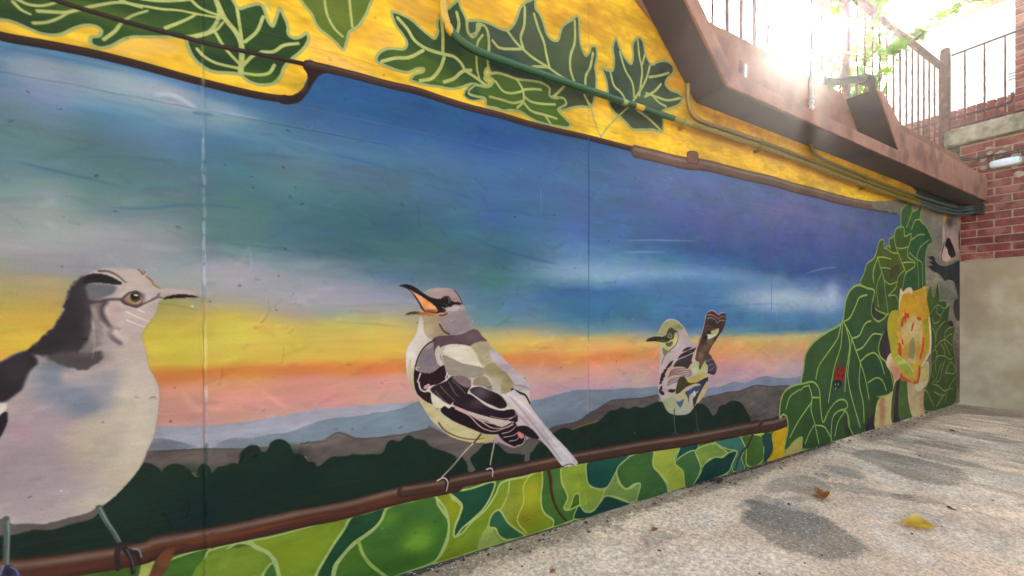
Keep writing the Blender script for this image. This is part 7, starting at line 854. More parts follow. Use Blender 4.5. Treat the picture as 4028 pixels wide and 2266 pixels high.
# --- wall pigment
CW = Canvas(-1.7, -.12, 7.1, 2.32, 560)
zz = np.arange(CW.H)/CW.d+CW.z0; cols = []
for X, st in DATA['sky']:
    st = sorted(st); zs = [a for a, _ in st]; cs = np.array([CW.c(h) for _, h in st])
    cols.append((X, np.stack([np.interp(zz, zs, cs[:, k]) for k in range(3)], 1)))
xs = np.arange(CW.W)/CW.d+CW.x0
XX = [c[0] for c in cols]
warp = (noise2(CW.H, CW.W, 7, 9, 21)*.03+noise2(CW.H, CW.W, 22, 16, 22)*.035+noise2(CW.H, CW.W, 60, 55, 24)*.03+noise2(CW.H, CW.W, 200, 150, 23)*.014)*CW.d
rows = np.arange(CW.H)[:, None]
damp = np.clip(np.abs(zz-.66)/.25, .25, 1)[:, None]
ri = np.clip(rows+warp*damp, 0, CW.H-1).astype(int)
xw = np.clip(xs, XX[0], XX[-1])
k = np.clip(np.searchsorted(XX, xw)-1, 0, len(XX)-2); XA = np.array(XX)
f = (xw-XA[k])/(XA[k+1]-XA[k]); f = (f*f*(3-2*f)).astype(np.float32)
stack = np.stack([c[1] for c in cols]).astype(np.float32); gs_ = stack.mean(2, keepdims=True); hi_ = (zz[None, :, None] > .72); stack = np.where(hi_, gs_+(stack-gs_)*.86, gs_+(stack-gs_)*.84); stack[..., 0] *= np.where((zz[None] > 1.0) & (XA[:, None] > 1.5), .86, 1.)
CW.im[:] = stack[k[None], ri]*(1-f)[None, :, None]+stack[(k+1)[None], ri]*f[None, :, None]
CW.im *= (1+.03*noise2(CW.H, CW.W, 300, 90, 31)+.05*noise2(CW.H, CW.W, 60, 40, 32))[..., None]
for ch_ in range(3): CW.im[..., ch_] *= 1+.09*noise2(CW.H, CW.W, 34, 60, 60+ch_)+.05*noise2(CW.H, CW.W, 90, 130, 70+ch_)
# loose brush strokes through the sky
for i in range(260):
    x = RNG.uniform(-1.6, 5.0); z = RNG.uniform(.75, 1.5); L = RNG.uniform(.03, .22); w = RNG.uniform(.002, .008)
    cc = CW.im[int((z-CW.z0)*CW.d), min(CW.W-1, int((x-CW.x0)*CW.d))]*RNG.choice([.86, .92, 1.08, 1.14])
    h = ''.join('%02x' % int(np.clip(v, 0, 1)*255) for v in cc); sl = RNG.uniform(-.1, .06)
    CW.stroke(np.array([(x, z), (x+L*.5, z+sl*L+.004), (x+L, z+sl*L*2)]), (w, w), h, .003, al=.4, taper=True)
CW.run(WALL_OPS)
# visible brushwork everywhere: short strokes a little lighter or darker than what they cross
for i in range(5200):
    x = RNG.uniform(-1.6, 5.38); z = RNG.uniform(-.1, 2.1); L = RNG.uniform(.02, .10); w = RNG.uniform(.004, .016)
    a = RNG.normal(0, .5) if z > .45 and z < 1.55 else RNG.uniform(-1.57, 1.57)
    dx, dz = math.cos(a)*L, math.sin(a)*L*.8
    m_ = np.array([1, 1, 1])*RNG.choice([.91, .94, 1.05, 1.08])+RNG.normal(0, .015, 3)
    CW.stroke(np.array([(x, z), (x+dx*.5+.1*dz, z+dz*.5), (x+dx, z+dz)]), (w, w), '000000', .004, al=.45, taper=True, mul=m_.astype(np.float32))
# weathering: drips, small chips and pin holes in the paint
for i in range(150):
    x = RNG.uniform(-.6, 5.3); z = RNG.uniform(0, 2.1); r = RNG.uniform(.0008, .0026)
    CW.stroke(np.array([(x, z), (x+r, z-r)]), (r*2, r*1.2), RNG.choice(['2a2622', '3a342e', 'd8dde0', '504a42']), al=.6)
for i in range(26):
    x = RNG.uniform(-.6, 5.2); z = RNG.uniform(.7, 1.7); L = RNG.uniform(.02, .09)
    CW.stroke(np.array([(x, z), (x+.002, z-L*.6), (x-.001, z-L)]), (.003, .001), RNG.choice(['c8d0d4', '60666a']), .001, al=.3)
g_ = CW.im.mean(2, keepdims=True); CW.im = np.clip(g_+(CW.im-g_)*.9, 0, 1)**1.2
gm_ = np.clip((CW.im[..., 1]-np.maximum(CW.im[..., 0], CW.im[..., 2]))*4, 0, 1); CW.im[..., 0] += .07*gm_; CW.im[..., 1] -= .01*gm_; CW.im[..., 2] += .02*gm_
PAINT = CW.image('mural_pigment')
# --- relief of the painted concrete
H_ = .5+.12*noise2(CW.H, CW.W, 12, 26, 41)+.04*noise2(CW.H, CW.W, 120, 300, 42)+.035*noise2(CW.H, CW.W, 420, 900, 43)+.015*noise2(CW.H, CW.W, 560, 220, 44)
def rel(P, w, a, soft=.002):
    P = np.array(P); t = CW.im; CW.im = np.repeat(H_[..., None], 3, 2) if False else CW.im
HC = Canvas.__new__(Canvas); HC.__dict__.update(CW.__dict__); HC.im = np.zeros((CW.H, CW.W, 3), np.float32)+.5
def ridge(P, w, up, soft=.002, al=1.): HC.stroke(np.array(P), (w, w), 'ffffff' if up else '000000', soft, n=0, al=al)
z = .0
pz = [(-.124+RNG.uniform(-.0025, .0025), zq) for zq in np.arange(-.1, 2.2, .02)]
ridge(pz, .006, True, .002, .4)
for sx in (1.092, 2.367, 3.62, 4.85):
    ridge([(sx+RNG.uniform(-.0012, .0012), zq) for zq in np.arange(-.1, 2.2, .03)], .003, False, .0015, .3)
for z0, x0, x1, u in ((1.512, -.2, 2.4, True), (1.285, -.7, .35, True), (.93, 2.4, 5.3, False)):
    ridge([(x, z0+RNG.uniform(-.0015, .0015)) for x in np.arange(x0, x1, .03)], .004, u, .002, .22)
    ridge([(x, z0-.005) for x in np.arange(x0, x1, .05)], .003, not u, .002, .12)
for i in range(520):
    x = RNG.uniform(-1.5, 5.3); z = RNG.uniform(0, 2.15); r = RNG.uniform(.0012, .0045)
    ridge([(x, z), (x+r*RNG.uniform(-2, 2), z+r*RNG.uniform(-1, 1))], r*1.6, RNG.rand() < .62, .0012, RNG.uniform(.3, .7))
for i in range(22):
    x = RNG.choice([-.15, -.05, .1, .4, 1.0, 1.05, 2.3, 3.0])+RNG.uniform(-.12, .12); z = RNG.uniform(.3, 1.7); L = RNG.uniform(.01, .07)
    ridge([(x, z), (x+RNG.uniform(-.01, .01), z-L*.5), (x+RNG.uniform(-.015, .015), z-L)], RNG.uniform(.002, .006), True, .003, .35)
H_ += .8*(HC.im[..., 0]-.5)
RELIEF = CW.image('mural_relief', True, np.repeat(H_[..., None], 3, 2)); del HC, H_

# --- floor pigment (damp stains, sun dapples painted pale, dirt strip with contact shade painted in)
FC = Canvas(-2.0, -3.6, 7.4, 3.62, 300)
FC.im[:] = FC.c('d6b491')
n = 1+.16*noise2(FC.H, FC.W, 8, 16, 51)+.16*noise2(FC.H, FC.W, 30, 60, 52)+.12*noise2(FC.H, FC.W, 90, 180, 53)
FC.im *= n[..., None]
# paler and darker streaks across the slab, stronger towards the far end
st_ = noise2(FC.H, FC.W, 26, 150, 54); st_ = np.clip(st_*2.2, -.6, .9)
xm = np.clip((np.arange(FC.W)/FC.d+FC.x0-1.9)/1.2, 0, 1)[None]
FC.im *= (1+.13*st_*xm)[..., None]
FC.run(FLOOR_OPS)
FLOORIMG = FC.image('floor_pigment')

# ----------------------------------------------------------------------------
# materials
# ----------------------------------------------------------------------------
def pigment_mat(name, img, canvas, plane, gain, rough, relief=None, rdist=.006, grain=(400, .25, .0006), spec=.5, speck=False):
    m, nt, b = mk(name); L = nt.links.new
    geo = nd(nt, 'ShaderNodeNewGeometry'); sp = nd(nt, 'ShaderNodeSeparateXYZ'); L(geo.outputs['Position'], sp.inputs[0])
    mx = nd(nt, 'ShaderNodeMath', operation='MULTIPLY_ADD'); mx.inputs[1].default_value = 1/canvas.w; mx.inputs[2].default_value = -canvas.x0/canvas.w
    mz = nd(nt, 'ShaderNodeMath', operation='MULTIPLY_ADD'); mz.inputs[1].default_value = 1/canvas.h; mz.inputs[2].default_value = -canvas.z0/canvas.h
    L(sp.outputs['X'], mx.inputs[0]); L(sp.outputs['Z' if plane == 'xz' else 'Y'], mz.inputs[0])
    cb = nd(nt, 'ShaderNodeCombineXYZ'); L(mx.outputs[0], cb.inputs[0]); L(mz.outputs[0], cb.inputs[1])
    t = nd(nt, 'ShaderNodeTexImage'); t.image = img; t.extension = 'EXTEND'; t.interpolation = 'Linear'; L(cb.outputs[0], t.inputs['Vector'])
    sc = nd(nt, 'ShaderNodeVectorMath', operation='SCALE'); sc.inputs['Scale'].default_value = gain; L(t.outputs['Color'], sc.inputs[0])
    col = sc.outputs[0]
    n1 = nd(nt, 'ShaderNodeTexNoise'); n1.inputs['Scale'].default_value = grain[0]; n1.inputs['Detail'].default_value = 4; L(geo.outputs['Position'], n1.inputs['Vector'])
    mr = nd(nt, 'ShaderNodeMapRange'); mr.inputs['From Min'].default_value = .3; mr.inputs['From Max'].default_value = .7
    mr.inputs['To Min'].default_value = 1-grain[1]; mr.inputs['To Max'].default_value = 1+grain[1]; L(n1.outputs['Fac'], mr.inputs['Value'])
    s2 = nd(nt, 'ShaderNodeVectorMath', operation='SCALE'); L(col, s2.inputs[0]); L(mr.outputs[0], s2.inputs['Scale']); col = s2.outputs[0]
    if speck:   # exposed aggregate: pale and dark grains
        for scl, lo, hi, c, a in ((95, .0, .16, (.78, .74, .68), .8), (120, .0, .15, (.12, .105, .09), .75), (210, .0, .2, (.07, .065, .055), .6), (60, .0, .12, (.66, .6, .52), .7)):
            vo = nd(nt, 'ShaderNodeTexVoronoi'); vo.inputs['Scale'].default_value = scl; L(geo.outputs['Position'], vo.inputs['Vector'])
            r = nd(nt, 'ShaderNodeMapRange'); r.inputs['From Min'].default_value = hi+.12; r.inputs['From Max'].default_value = hi; r.inputs['To Max'].default_value = a
            L(vo.outputs['Distance'], r.inputs['Value'])
            wn_ = nd(nt, 'ShaderNodeTexNoise'); wn_.inputs['Scale'].default_value = scl*.35; L(geo.outputs['Position'], wn_.inputs['Vector'])
            r2 = nd(nt, 'ShaderNodeMapRange'); r2.inputs['From Min'].default_value = .43; r2.inputs['From Max'].default_value = .5; L(wn_.outputs['Fac'], r2.inputs['Value'])
            mm = nd(nt, 'ShaderNodeMath', operation='MULTIPLY'); L(r.outputs[0], mm.inputs[0]); L(r2.outputs[0], mm.inputs[1])
            mi = nd(nt, 'ShaderNodeMix', data_type='RGBA'); L(mm.outputs[0], mi.inputs[0]); L(col, mi.inputs[6]); mi.inputs[7].default_value = (*c, 1); col = mi.outputs[2]
    L(col, b.inputs['Base Color'])
    n2 = nd(nt, 'ShaderNodeTexNoise'); n2.inputs['Scale'].default_value = 6; n2.inputs['Detail'].default_value = 5; L(geo.outputs['Position'], n2.inputs['Vector'])
    rr = nd(nt, 'ShaderNodeMapRange'); rr.inputs['From Min'].default_value = .3; rr.inputs['From Max'].default_value = .7
    rr.inputs['To Min'].default_value = rough-.1; rr.inputs['To Max'].default_value = rough+.12; L(n2.outputs['Fac'], rr.inputs['Value']); L(rr.outputs[0], b.inputs['Roughness'])
    b.inputs['Specular IOR Level'].default_value = spec
    bp = nd(nt, 'ShaderNodeBump'); bp.inputs['Distance'].default_value = grain[2]; bp.inputs['Strength'].default_value = .5; L(n1.outputs['Fac'], bp.inputs['Height'])
    if relief:
        t2 = nd(nt, 'ShaderNodeTexImage'); t2.image = relief; t2.extension = 'EXTEND'; L(cb.outputs[0], t2.inputs['Vector'])
        b2 = nd(nt, 'ShaderNodeBump'); b2.inputs['Distance'].default_value = rdist; b2.inputs['Strength'].default_value = 1; L(t2.outputs['Color'], b2.inputs['Height']); L(b2.outputs[0], bp.inputs['Normal'])
    L(bp.outputs[0], b.inputs['Normal'])
    return m
M_PAINT = pigment_mat('mural_paint', PAINT, CW, 'xz', .76, .62, RELIEF, .015, (260, .05, .0006), spec=.12)
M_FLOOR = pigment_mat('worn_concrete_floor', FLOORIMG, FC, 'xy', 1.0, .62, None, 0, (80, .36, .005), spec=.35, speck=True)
M_BROWN = rough_mat('brown_painted_concrete', rgb('7c5340'), rgb('946853'), 9, .7, .8, 90, vary=0, c3=rgb('684534'), sc3=6, bdist=.003)
M_BROWN2 = rough_mat('rusty_brown_panel', rgb('663d29'), rgb('84573e'), 11, .8, .8, 60, c3=rgb('805a44'), sc3=7)
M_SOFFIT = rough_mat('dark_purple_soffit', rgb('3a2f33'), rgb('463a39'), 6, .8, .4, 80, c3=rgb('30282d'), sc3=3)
M_BRICK = rough_mat('red_brick', rgb('602822'), rgb('7e3830'), 26, .9, .8, 120, vary=.25, bdist=.003, c3=rgb('8e5a4c'), sc3=9)
M_MORTAR = rough_mat('pale_mortar', rgb('93806c'), rgb('b09c86'), 40, .95, .8, 150, bdist=.003)
M_BASE = rough_mat('smooth_grey_concrete', rgb('a8906f'), rgb('c2b094'), 3.5, .8, .5, 45, c3=rgb('9a856a'), sc3=1.3, bdist=.004)
M_COPING = rough_mat('mossy_stone_coping', rgb('6f6857'), rgb('a39a80'), 14, .9, 1, 50, bdist=.006, c3=rgb('57583f'), sc3=8)
M_RAIL = rough_mat('rusty_brown_iron', rgb('341616'), rgb('48241f'), 30, .8, .8, 120, c3=rgb('5e3a2c'), sc3=20, bdist=.002)
M_DARKRAIL = rough_mat('dark_painted_iron', rgb('2c2028'), rgb('3c2c34'), 30, .8, .6, 120, bdist=.001)
M_BLACK = rough_mat('black_rubber', (.012, .010, .010), (.02, .018, .018), 30, .9, 0, 80)
M_WHITEPVC = rough_mat('weathered_white_conduit', rgb('a9a7a2'), rgb('c4c2bc'), 20, .5, .2, 60)
M_CAB = rough_mat('light_grey_metal', rgb('b8bcc0'), rgb('cfd3d6'), 9, .45, .15, 60)
M_WOOD = rough_mat('tan_stucco', rgb('9c7a58'), rgb('b4916c'), 12, .9, .8, 70)
M_SIDING = rough_mat('white_siding', rgb('dedad8'), rgb('ecebea'), 3, .6, .1, 30)
M_BLUEGREY = rough_mat('grey_blue_trim', rgb('6f7f8c'), rgb('96a3ac'), 9, .6, .3, 40)
M_EARTH = rough_mat('upper_terrace_paving', rgb('8c8578'), rgb('a39b8c'), 3, .9, .5, 20)
def paint_pipe(name, stops):
    "pipe painted over with the wall: its colour changes along the wall"
    m, nt, b = mk(name); L = nt.links.new
    g = nd(nt, 'ShaderNodeNewGeometry'); sp = nd(nt, 'ShaderNodeSeparateXYZ'); L(g.outputs['Position'], sp.inputs[0])
    nz = nd(nt, 'ShaderNodeTexNoise'); nz.inputs['Scale'].default_value = 60; L(g.outputs['Position'], nz.inputs['Vector'])
    ma = nd(nt, 'ShaderNodeMath', operation='MULTIPLY_ADD'); ma.inputs[1].default_value = .012; L(nz.outputs['Fac'], ma.inputs[0]); L(sp.outputs['X'], ma.inputs[2])
    mr = nd(nt, 'ShaderNodeMapRange'); mr.inputs['From Min'].default_value = 0; mr.inputs['From Max'].default_value = 6; L(ma.outputs[0], mr.inputs['Value'])
    cr = nd(nt, 'ShaderNodeValToRGB'); cr.color_ramp.interpolation = 'CONSTANT'; e = cr.color_ramp.elements
    e[0].position = 0; e[0].color = (*[c*.62 for c in rgb(stops[0][1])], 1); e[1].position = stops[1][0]/6; e[1].color = (*[c*.62 for c in rgb(stops[1][1])], 1)
    for p, c in stops[2:]:
        q = e.new(p/6); q.color = (*[v*.62 for v in rgb(c)], 1)
    L(mr.outputs[0], cr.inputs[0])
    n2 = nd(nt, 'ShaderNodeTexNoise'); n2.inputs['Scale'].default_value = 25; n2.inputs['Detail'].default_value = 5; L(g.outputs['Position'], n2.inputs['Vector'])
    m2 = nd(nt, 'ShaderNodeMapRange'); m2.inputs['To Min'].default_value = .75; m2.inputs['To Max'].default_value = 1.2; L(n2.outputs['Fac'], m2.inputs['Value'])
    s2 = nd(nt, 'ShaderNodeVectorMath', operation='SCALE'); L(cr.outputs[0], s2.inputs[0]); L(m2.outputs[0], s2.inputs['Scale']); L(s2.outputs[0], b.inputs['Base Color'])
    b.inputs['Roughness'].default_value = .38
    bp = nd(nt, 'ShaderNodeBump'); bp.inputs['Distance'].default_value = .002; bp.inputs['Strength'].default_value = .3; L(n2.outputs['Fac'], bp.inputs['Height']); L(bp.outputs[0], b.inputs['Normal'])
    return m
YEL, GRN = '8c7a1a', '265a30'
RG = 'c0c878'
M_PIPE1 = paint_pipe('pipe_paint_long', [(0, 'e0b428'), (.482, 'e0b428'), (.5, GRN), (.592, '8fa860'), (.602, GRN), (.662, '9db568'), (.676, GRN), (1.105, 'a9bb6c'), (1.118, GRN), (1.235, 'a9bb6c'), (1.248, GRN), (1.292, 'e8b62a'), (1.345, GRN), (1.455, 'a9bb6c'), (1.466, GRN), (1.535, 'a8943a'), (1.66, YEL), (4.33, '3d5f5c')])
M_PIPE2 = paint_pipe('pipe_paint_short', [(0, '9a7c1c'), (1.7, '7e6d16'), (4.33, '42605c')])
def leaf_mat(name, c1, c2, tr):
    m, nt, b = mk(name); L = nt.links.new
    tc = nd(nt, 'ShaderNodeTexCoord'); n1 = nd(nt, 'ShaderNodeTexNoise'); n1.inputs['Scale'].default_value = 14; L(tc.outputs['Object'], n1.inputs['Vector'])
    cr = nd(nt, 'ShaderNodeValToRGB'); cr.color_ramp.elements[0].color = (*c1, 1); cr.color_ramp.elements[1].color = (*c2, 1); cr.color_ramp.elements[0].position = .35; cr.color_ramp.elements[1].position = .65
    L(n1.outputs['Fac'], cr.inputs[0]); L(cr.outputs[0], b.inputs['Base Color']); b.inputs['Roughness'].default_value = .5
    ts = nd(nt, 'ShaderNodeBsdfTranslucent'); ts.inputs[0].default_value = (*tr, 1)
    ms = nd(nt, 'ShaderNodeMixShader'); ms.inputs[0].default_value = .45
    out = nt.nodes['Material Output']; L(b.outputs[0], ms.inputs[1]); L(ts.outputs[0], ms.inputs[2]); L(ms.outputs[0], out.inputs[0])
    return m
M_LEAF = leaf_mat('vine_leaf_green', rgb('2c4a14'), rgb('466a1a'), rgb('4f7a10'))
M_DRY1 = leaf_mat('dry_leaf_orange', rgb('8a4f1e'), rgb('c48a3a'), rgb('b07020'))
M_DRY2 = leaf_mat('dry_leaf_yellow', rgb('b07c2c'), rgb('f0d23c'), rgb('e0b838'))
M_DRY3 = leaf_mat('dry_leaf_brown', rgb('4c2a1e'), rgb('7a4630'), rgb('5a3020'))
M_REDLEAF = leaf_mat('red_leaf', rgb('8a2a1c'), rgb('b8442c'), rgb('c04020'))
M_STEM = rough_mat('vine_stem', rgb('5a5a34'), rgb('6e6a40'), 20, .8, .4, 60)
M_GLASS = rough_mat('frosted_lamp_cover', rgb('c9d3d2'), rgb('dfe8e6'), 12, .35, .15, 60)
M_LAMPB = rough_mat('grey_lamp_housing', rgb('6c6a68'), rgb('85827e'), 12, .5, .3, 60)

# ----------------------------------------------------------------------------
# ground and terrace
# ----------------------------------------------------------------------------
def fz(x): return -.009*(max(-3, min(5.6, x))-.4)
bm = bmesh.new(); gx = [-30, -14, -6, -3]+list(np.linspace(-2.5, 5.5, 17)); gy = [-30, -14, -6]+list(np.linspace(-4, .1, 9))
g = [[bm.verts.new((x, y, fz(x))) for y in gy] for x in gx]
for i in range(len(gx)-1):
    for j in range(len(gy)-1): bm.faces.new((g[i][j], g[i+1][j], g[i+1][j+1], g[i][j+1]))
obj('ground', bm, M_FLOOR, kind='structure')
bm = bmesh.new(); box(bm, -30, 40, .21, 40, 1.9, 2.1); box(bm, 5.66, 40, -30, .21, 1.9, 2.1)
obj('upper_terrace', bm, M_EARTH, kind='structure')

# ----------------------------------------------------------------------------
# the mural wall: panels cast in 4 ft bays, painted figures as films of paint
# ----------------------------------------------------------------------------
wall = empty('mural_wall', 'long low concrete wall painted with birds, leaves and a sunset sky', 'wall', (0, 0, 0))
seams = [-30, -3.8, -2.57, -1.345, -.124, 1.092, 2.367, 3.62, 4.85, 5.396]
for a, b in zip(seams[:-1], seams[1:]):
    bm = bmesh.new(); box(bm, a+.0002, b-.0002, 0, .2, -.25, 2.15)
    obj('wall_panel', bm, M_PAINT, wall)
bm = bmesh.new(); box(bm, -30, 5.388, .02, .21, -.25, 2.145); obj('wall_core', bm, M_BASE, wall)
rs = random.Random(3); bm = bmesh.new()
prev = None
for i in range(116):
    z = -.02+i*.0186; x = -.1245+rs.uniform(-.0012, .0012); w = rs.uniform(.0012, .0028); h = rs.uniform(.0006, .0026)
    cur = [bm.verts.new((x-w, .0002, z)), bm.verts.new((x, -h, z)), bm.verts.new((x+w, .0002, z))]
    if prev:
        for k_ in range(2): bm.faces.new((prev[k_], prev[k_+1], cur[k_+1], cur[k_]))
    prev = cur
obj('joint_ridge', bm, M_PAINT, wall, label='raised bead of filler along the first joint')
def clip_poly(P, f):
    out = []; n = len(P)
    for i in range(n):
        p, q = P[i], P[(i+1) % n]; a, b = f(p), f(q)
        if a >= 0: out.append(p)
        if (a >= 0) != (b >= 0): t = a/(a-b); out.append((p[0]+(q[0]-p[0])*t, p[1]+(q[1]-p[1])*t))
    return out
for i, (nm, lab, P, sm) in enumerate(PARTS):
    Q = [tuple(p) for p in (catmull(P, True) if sm else P)]
    Q = clip_poly(Q, lambda p: p[1]-fz(p[0])-.001); Q = clip_poly(Q, lambda p: 5.386-p[0]); Q = clip_poly(Q, lambda p: 2.14-p[1])
    if len(Q) < 3: continue
    y = -.0002-.00003*i
    d = bpy.data.meshes.new(nm); d.from_pydata([(a, y, b) for a, b in Q], [], [list(range(len(Q)))])
    b2 = bmesh.new(); b2.from_mesh(d); bmesh.ops.remove_doubles(b2, verts=b2.verts, dist=1e-5)
    bmesh.ops.triangulate(b2, faces=b2.faces[:]); b2.normal_update()
    for f_ in b2.faces:
        if f_.normal.y > 0: f_.normal_flip()
    b2.to_mesh(d); b2.free(); d.materials.append(M_PAINT)
    obj(nm, d, None, wall, label=lab)

# ----------------------------------------------------------------------------
# brown walkway edge: beam, bent soffit plate, raised end plate
# ----------------------------------------------------------------------------
edge = empty('walkway_edge', 'brown painted concrete ledge with slanted ends projecting above the mural', 'ledge', (0, 0, 1.75))
def epart(name, prof, y0, y1, mat, label=None, bev=0):
    bm = bmesh.new(); prism(bm, [(x, z-1.75) for x, z in prof], y0, y1, bev)
    return obj(name, bm, mat, edge, label=label)
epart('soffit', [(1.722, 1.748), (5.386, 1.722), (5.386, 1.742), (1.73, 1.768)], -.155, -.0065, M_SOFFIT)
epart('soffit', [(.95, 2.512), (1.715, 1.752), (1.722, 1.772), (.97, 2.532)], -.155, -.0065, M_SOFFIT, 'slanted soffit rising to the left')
epart('front_lip', [(1.716, 1.752), (3.531, 1.7385), (3.531, 1.812), (1.758, 1.82)], -.166, -.157, M_BROWN, bev=.0015)
epart('slanted_lip', [(.95, 2.515), (1.714, 1.755), (1.757, 1.8205), (1.03, 2.545)], -.1665, -.156, M_BROWN, bev=.0015)
epart('ledge_top', [(1.75, 1.79), (5.386, 1.765), (5.386, 1.79), (1.75, 1.812)], -.155, -.0065, M_BROWN2)
epart('back_panel', [(1.2, 2.154), (5.386, 2.16), (5.386, 1.83), (1.8, 1.83), (1.74, 1.85)], -.006, -.0045, M_BROWN2)
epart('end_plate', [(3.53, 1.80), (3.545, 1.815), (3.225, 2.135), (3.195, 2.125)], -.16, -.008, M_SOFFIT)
epart('end_plate_edge', [(3.526, 1.80), (3.60, 1.83), (3.60, 1.95), (3.285, 2.13), (3.195, 2.128)], -.167, -.1605, M_BROWN, bev=.001)
epart('front_board', [(3.533, 1.7385), (5.386, 1.725), (5.386, 1.935), (3.533, 1.952)], -.168, -.157, M_BROWN, bev=.002)
epart('end_block', [(3.55, 1.815), (5.386, 1.80), (5.386, 1.93), (3.55, 1.947)], -.157, -.0085, M_BROWN2)
epart('fixing_bracket', [(1.79, 1.835), (1.815, 1.83), (1.82, 1.88), (1.80, 1.885)], -.172, -.1675, M_RAIL)
epart('fixing_bracket', [(1.835, 1.822), (1.85, 1.82), (1.852, 1.875), (1.838, 1.88)], -.172, -.1675, M_WHITEPVC)

# ----------------------------------------------------------------------------
# conduits
# ----------------------------------------------------------------------------
def smoothpath(P, sub=6):
    P = [Vector(p) for p in P]; Q = []
    for i in range(len(P)-1):
        p0, p1, p2, p3 = P[max(i-1, 0)], P[i], P[i+1], P[min(i+2, len(P)-1)]
        k = sub if (p2-p1).length < .3 else sub*3
        d1, d2, d3 = max((p1-p0).length, 1e-4), (p2-p1).length, max((p3-p2).length, 1e-4)
        m1 = (p2-p0)/(d1+d2)*d2 if i else (p2-p1); m2 = (p3-p1)/(d2+d3)*d2
        for j in range(k):
            t = j/k; Q.append(p1*(2*t**3-3*t*t+1)+m1*(t**3-2*t*t+t)+p2*(-2*t**3+3*t*t)+m2*(t**3-t*t))
    Q.append(P[-1]); return Q
def conduit(label, pts, r, mat, clamps, group='conduits along the wall'):
    e = empty('wall_conduit', label, 'pipe', (0, 0, 0), group)
    bm = bmesh.new(); tube(bm, smoothpath(pts), r, 14, jitter=.015); obj('pipe', bm, mat, e, smooth=True)
    for x, z in clamps:
        bm = bmesh.new(); tube(bm, [(x-.012, -.03, z), (x-.01, -.03, z), (x+.01, -.03, z), (x+.012, -.03, z)], [r*1.05, r*1.35, r*1.35, r*1.05], 14)
        box(bm, x-.007, x+.007, -.03, .0005, z-r*1.9, z-r*.8, .001); obj('clamp', bm, mat, e)
    return e
conduit('long conduit painted green then yellow, bent up beyond the upper edge', [(.482, -.03, 2.3), (.482, -.03, 1.80), (.484, -.03, 1.72), (.503, -.03, 1.672), (.545, -.03, 1.643), (.60, -.03, 1.63), (.70, -.03, 1.627), (1.5, -.03, 1.624), (2.2, -.03, 1.628), (3.4, -.03, 1.604), (4.6, -.03, 1.598), (5.15, -.035, 1.61), (5.28, -.06, 1.625), (5.37, -.12, 1.64)], .0125, M_PIPE1, [(1.615, 1.622), (2.2, 1.628), (3.404, 1.604)])
conduit('yellow conduit dropping out of the soffit at the slanted corner', [(1.636, -.03, 1.80), (1.638, -.03, 1.735), (1.652, -.03, 1.69), (1.685, -.03, 1.662), (1.76, -.03, 1.652), (1.87, -.03, 1.654), (2.2, -.03, 1.656), (3.4, -.03, 1.633), (4.6, -.03, 1.622), (5.15, -.035, 1.636), (5.28, -.06, 1.655), (5.37, -.115, 1.665)], .0105, M_PIPE2, [(2.2, 1.656), (3.404, 1.634)])
conduit('short yellow conduit leaving the soffit halfway along', [(2.70, -.03, 1.78), (2.71, -.03, 1.735), (2.742, -.03, 1.70), (2.80, -.03, 1.682), (2.9, -.03, 1.674), (3.4, -.03, 1.662), (4.3, -.03, 1.654), (5.1, -.035, 1.662), (5.28, -.06, 1.68), (5.37, -.11, 1.69)], .0105, M_PIPE2, [(3.404, 1.662)])
e = empty('junction_box', 'small black box where the conduits meet the brick wall', 'junction box', (5.36, -.12, 1.66))
bm = bmesh.new(); box(bm, -.02, .028, -.035, .035, -.045, .045, .004); obj('housing', bm, M_BLACK, e)
bm = bmesh.new(); box(bm, -.025, -.0205, -.03, .03, -.04, .04, .001); obj('cover', bm, M_BLACK, e)
e = empty('riser_pipe', 'weathered white vertical conduit standing on the brown ledge', 'pipe', (2.52, -.12, 1.81))
bm = bmesh.new(); tube(bm, [(0, 0, 0), (0, 0, .2), (.002, 0, .34)], .0105, 12); obj('pipe', bm, M_WHITEPVC, e, smooth=True)
for zz_ in (.045, .075, .10):
    bm = bmesh.new(); tube(bm, [(0, 0, zz_), (0, 0, zz_+.004), (0, 0, zz_+.014), (0, 0, zz_+.018)], [.011, .015, .015, .011], 12); obj('coupling', bm, M_WHITEPVC, e)
e = empty('drain_hose', 'short black hose lying over the top of the slanted end plate', 'hose', (2.88, -.05, 2.16))
hp = [(0, .03, .0), (.10, .02, .005), (.19, 0, .03), (.3, -.02, .062), (.4, -.03, .082), (.48, -.03, .075), (.53, -.02, .045), (.54, 0, .0)]
bm = bmesh.new(); tube(bm, smoothpath(hp, 8), .022, 14); obj('hose', bm, M_BLACK, e, smooth=True)
bm = bmesh.new(); tube(bm, [(.37, -.03, .078), (.38, -.03, .081), (.45, -.03, .082), (.46, -.03, .08)], [.026, .036, .036, .026], 12); obj('fitting', bm, M_BLACK, e)

# thin air volume added so that sunlight glows round the sun like glare
hm = bpy.data.materials.new('glare_air'); hm.use_nodes = True; ht = hm.node_tree; ht.nodes.clear()
pv = ht.nodes.new('ShaderNodeVolumePrincipled'); ho = ht.nodes.new('ShaderNodeOutputMaterial'); ht.links.new(pv.outputs[0], ho.inputs['Volume'])
pv.inputs['Color'].default_value = (.95, .93, .9, 1); pv.inputs['Density'].default_value = .0029; pv.inputs['Anisotropy'].default_value = .92
hb = bmesh.new(); box(hb, -31, 41, -31, 41, -1.4, 6.4)
hz = obj('glare_haze', hb, hm, kind='stuff'); hz['label'] = 'thin scattering air added around the yard for sun glare'; hz['category'] = 'glare_haze'
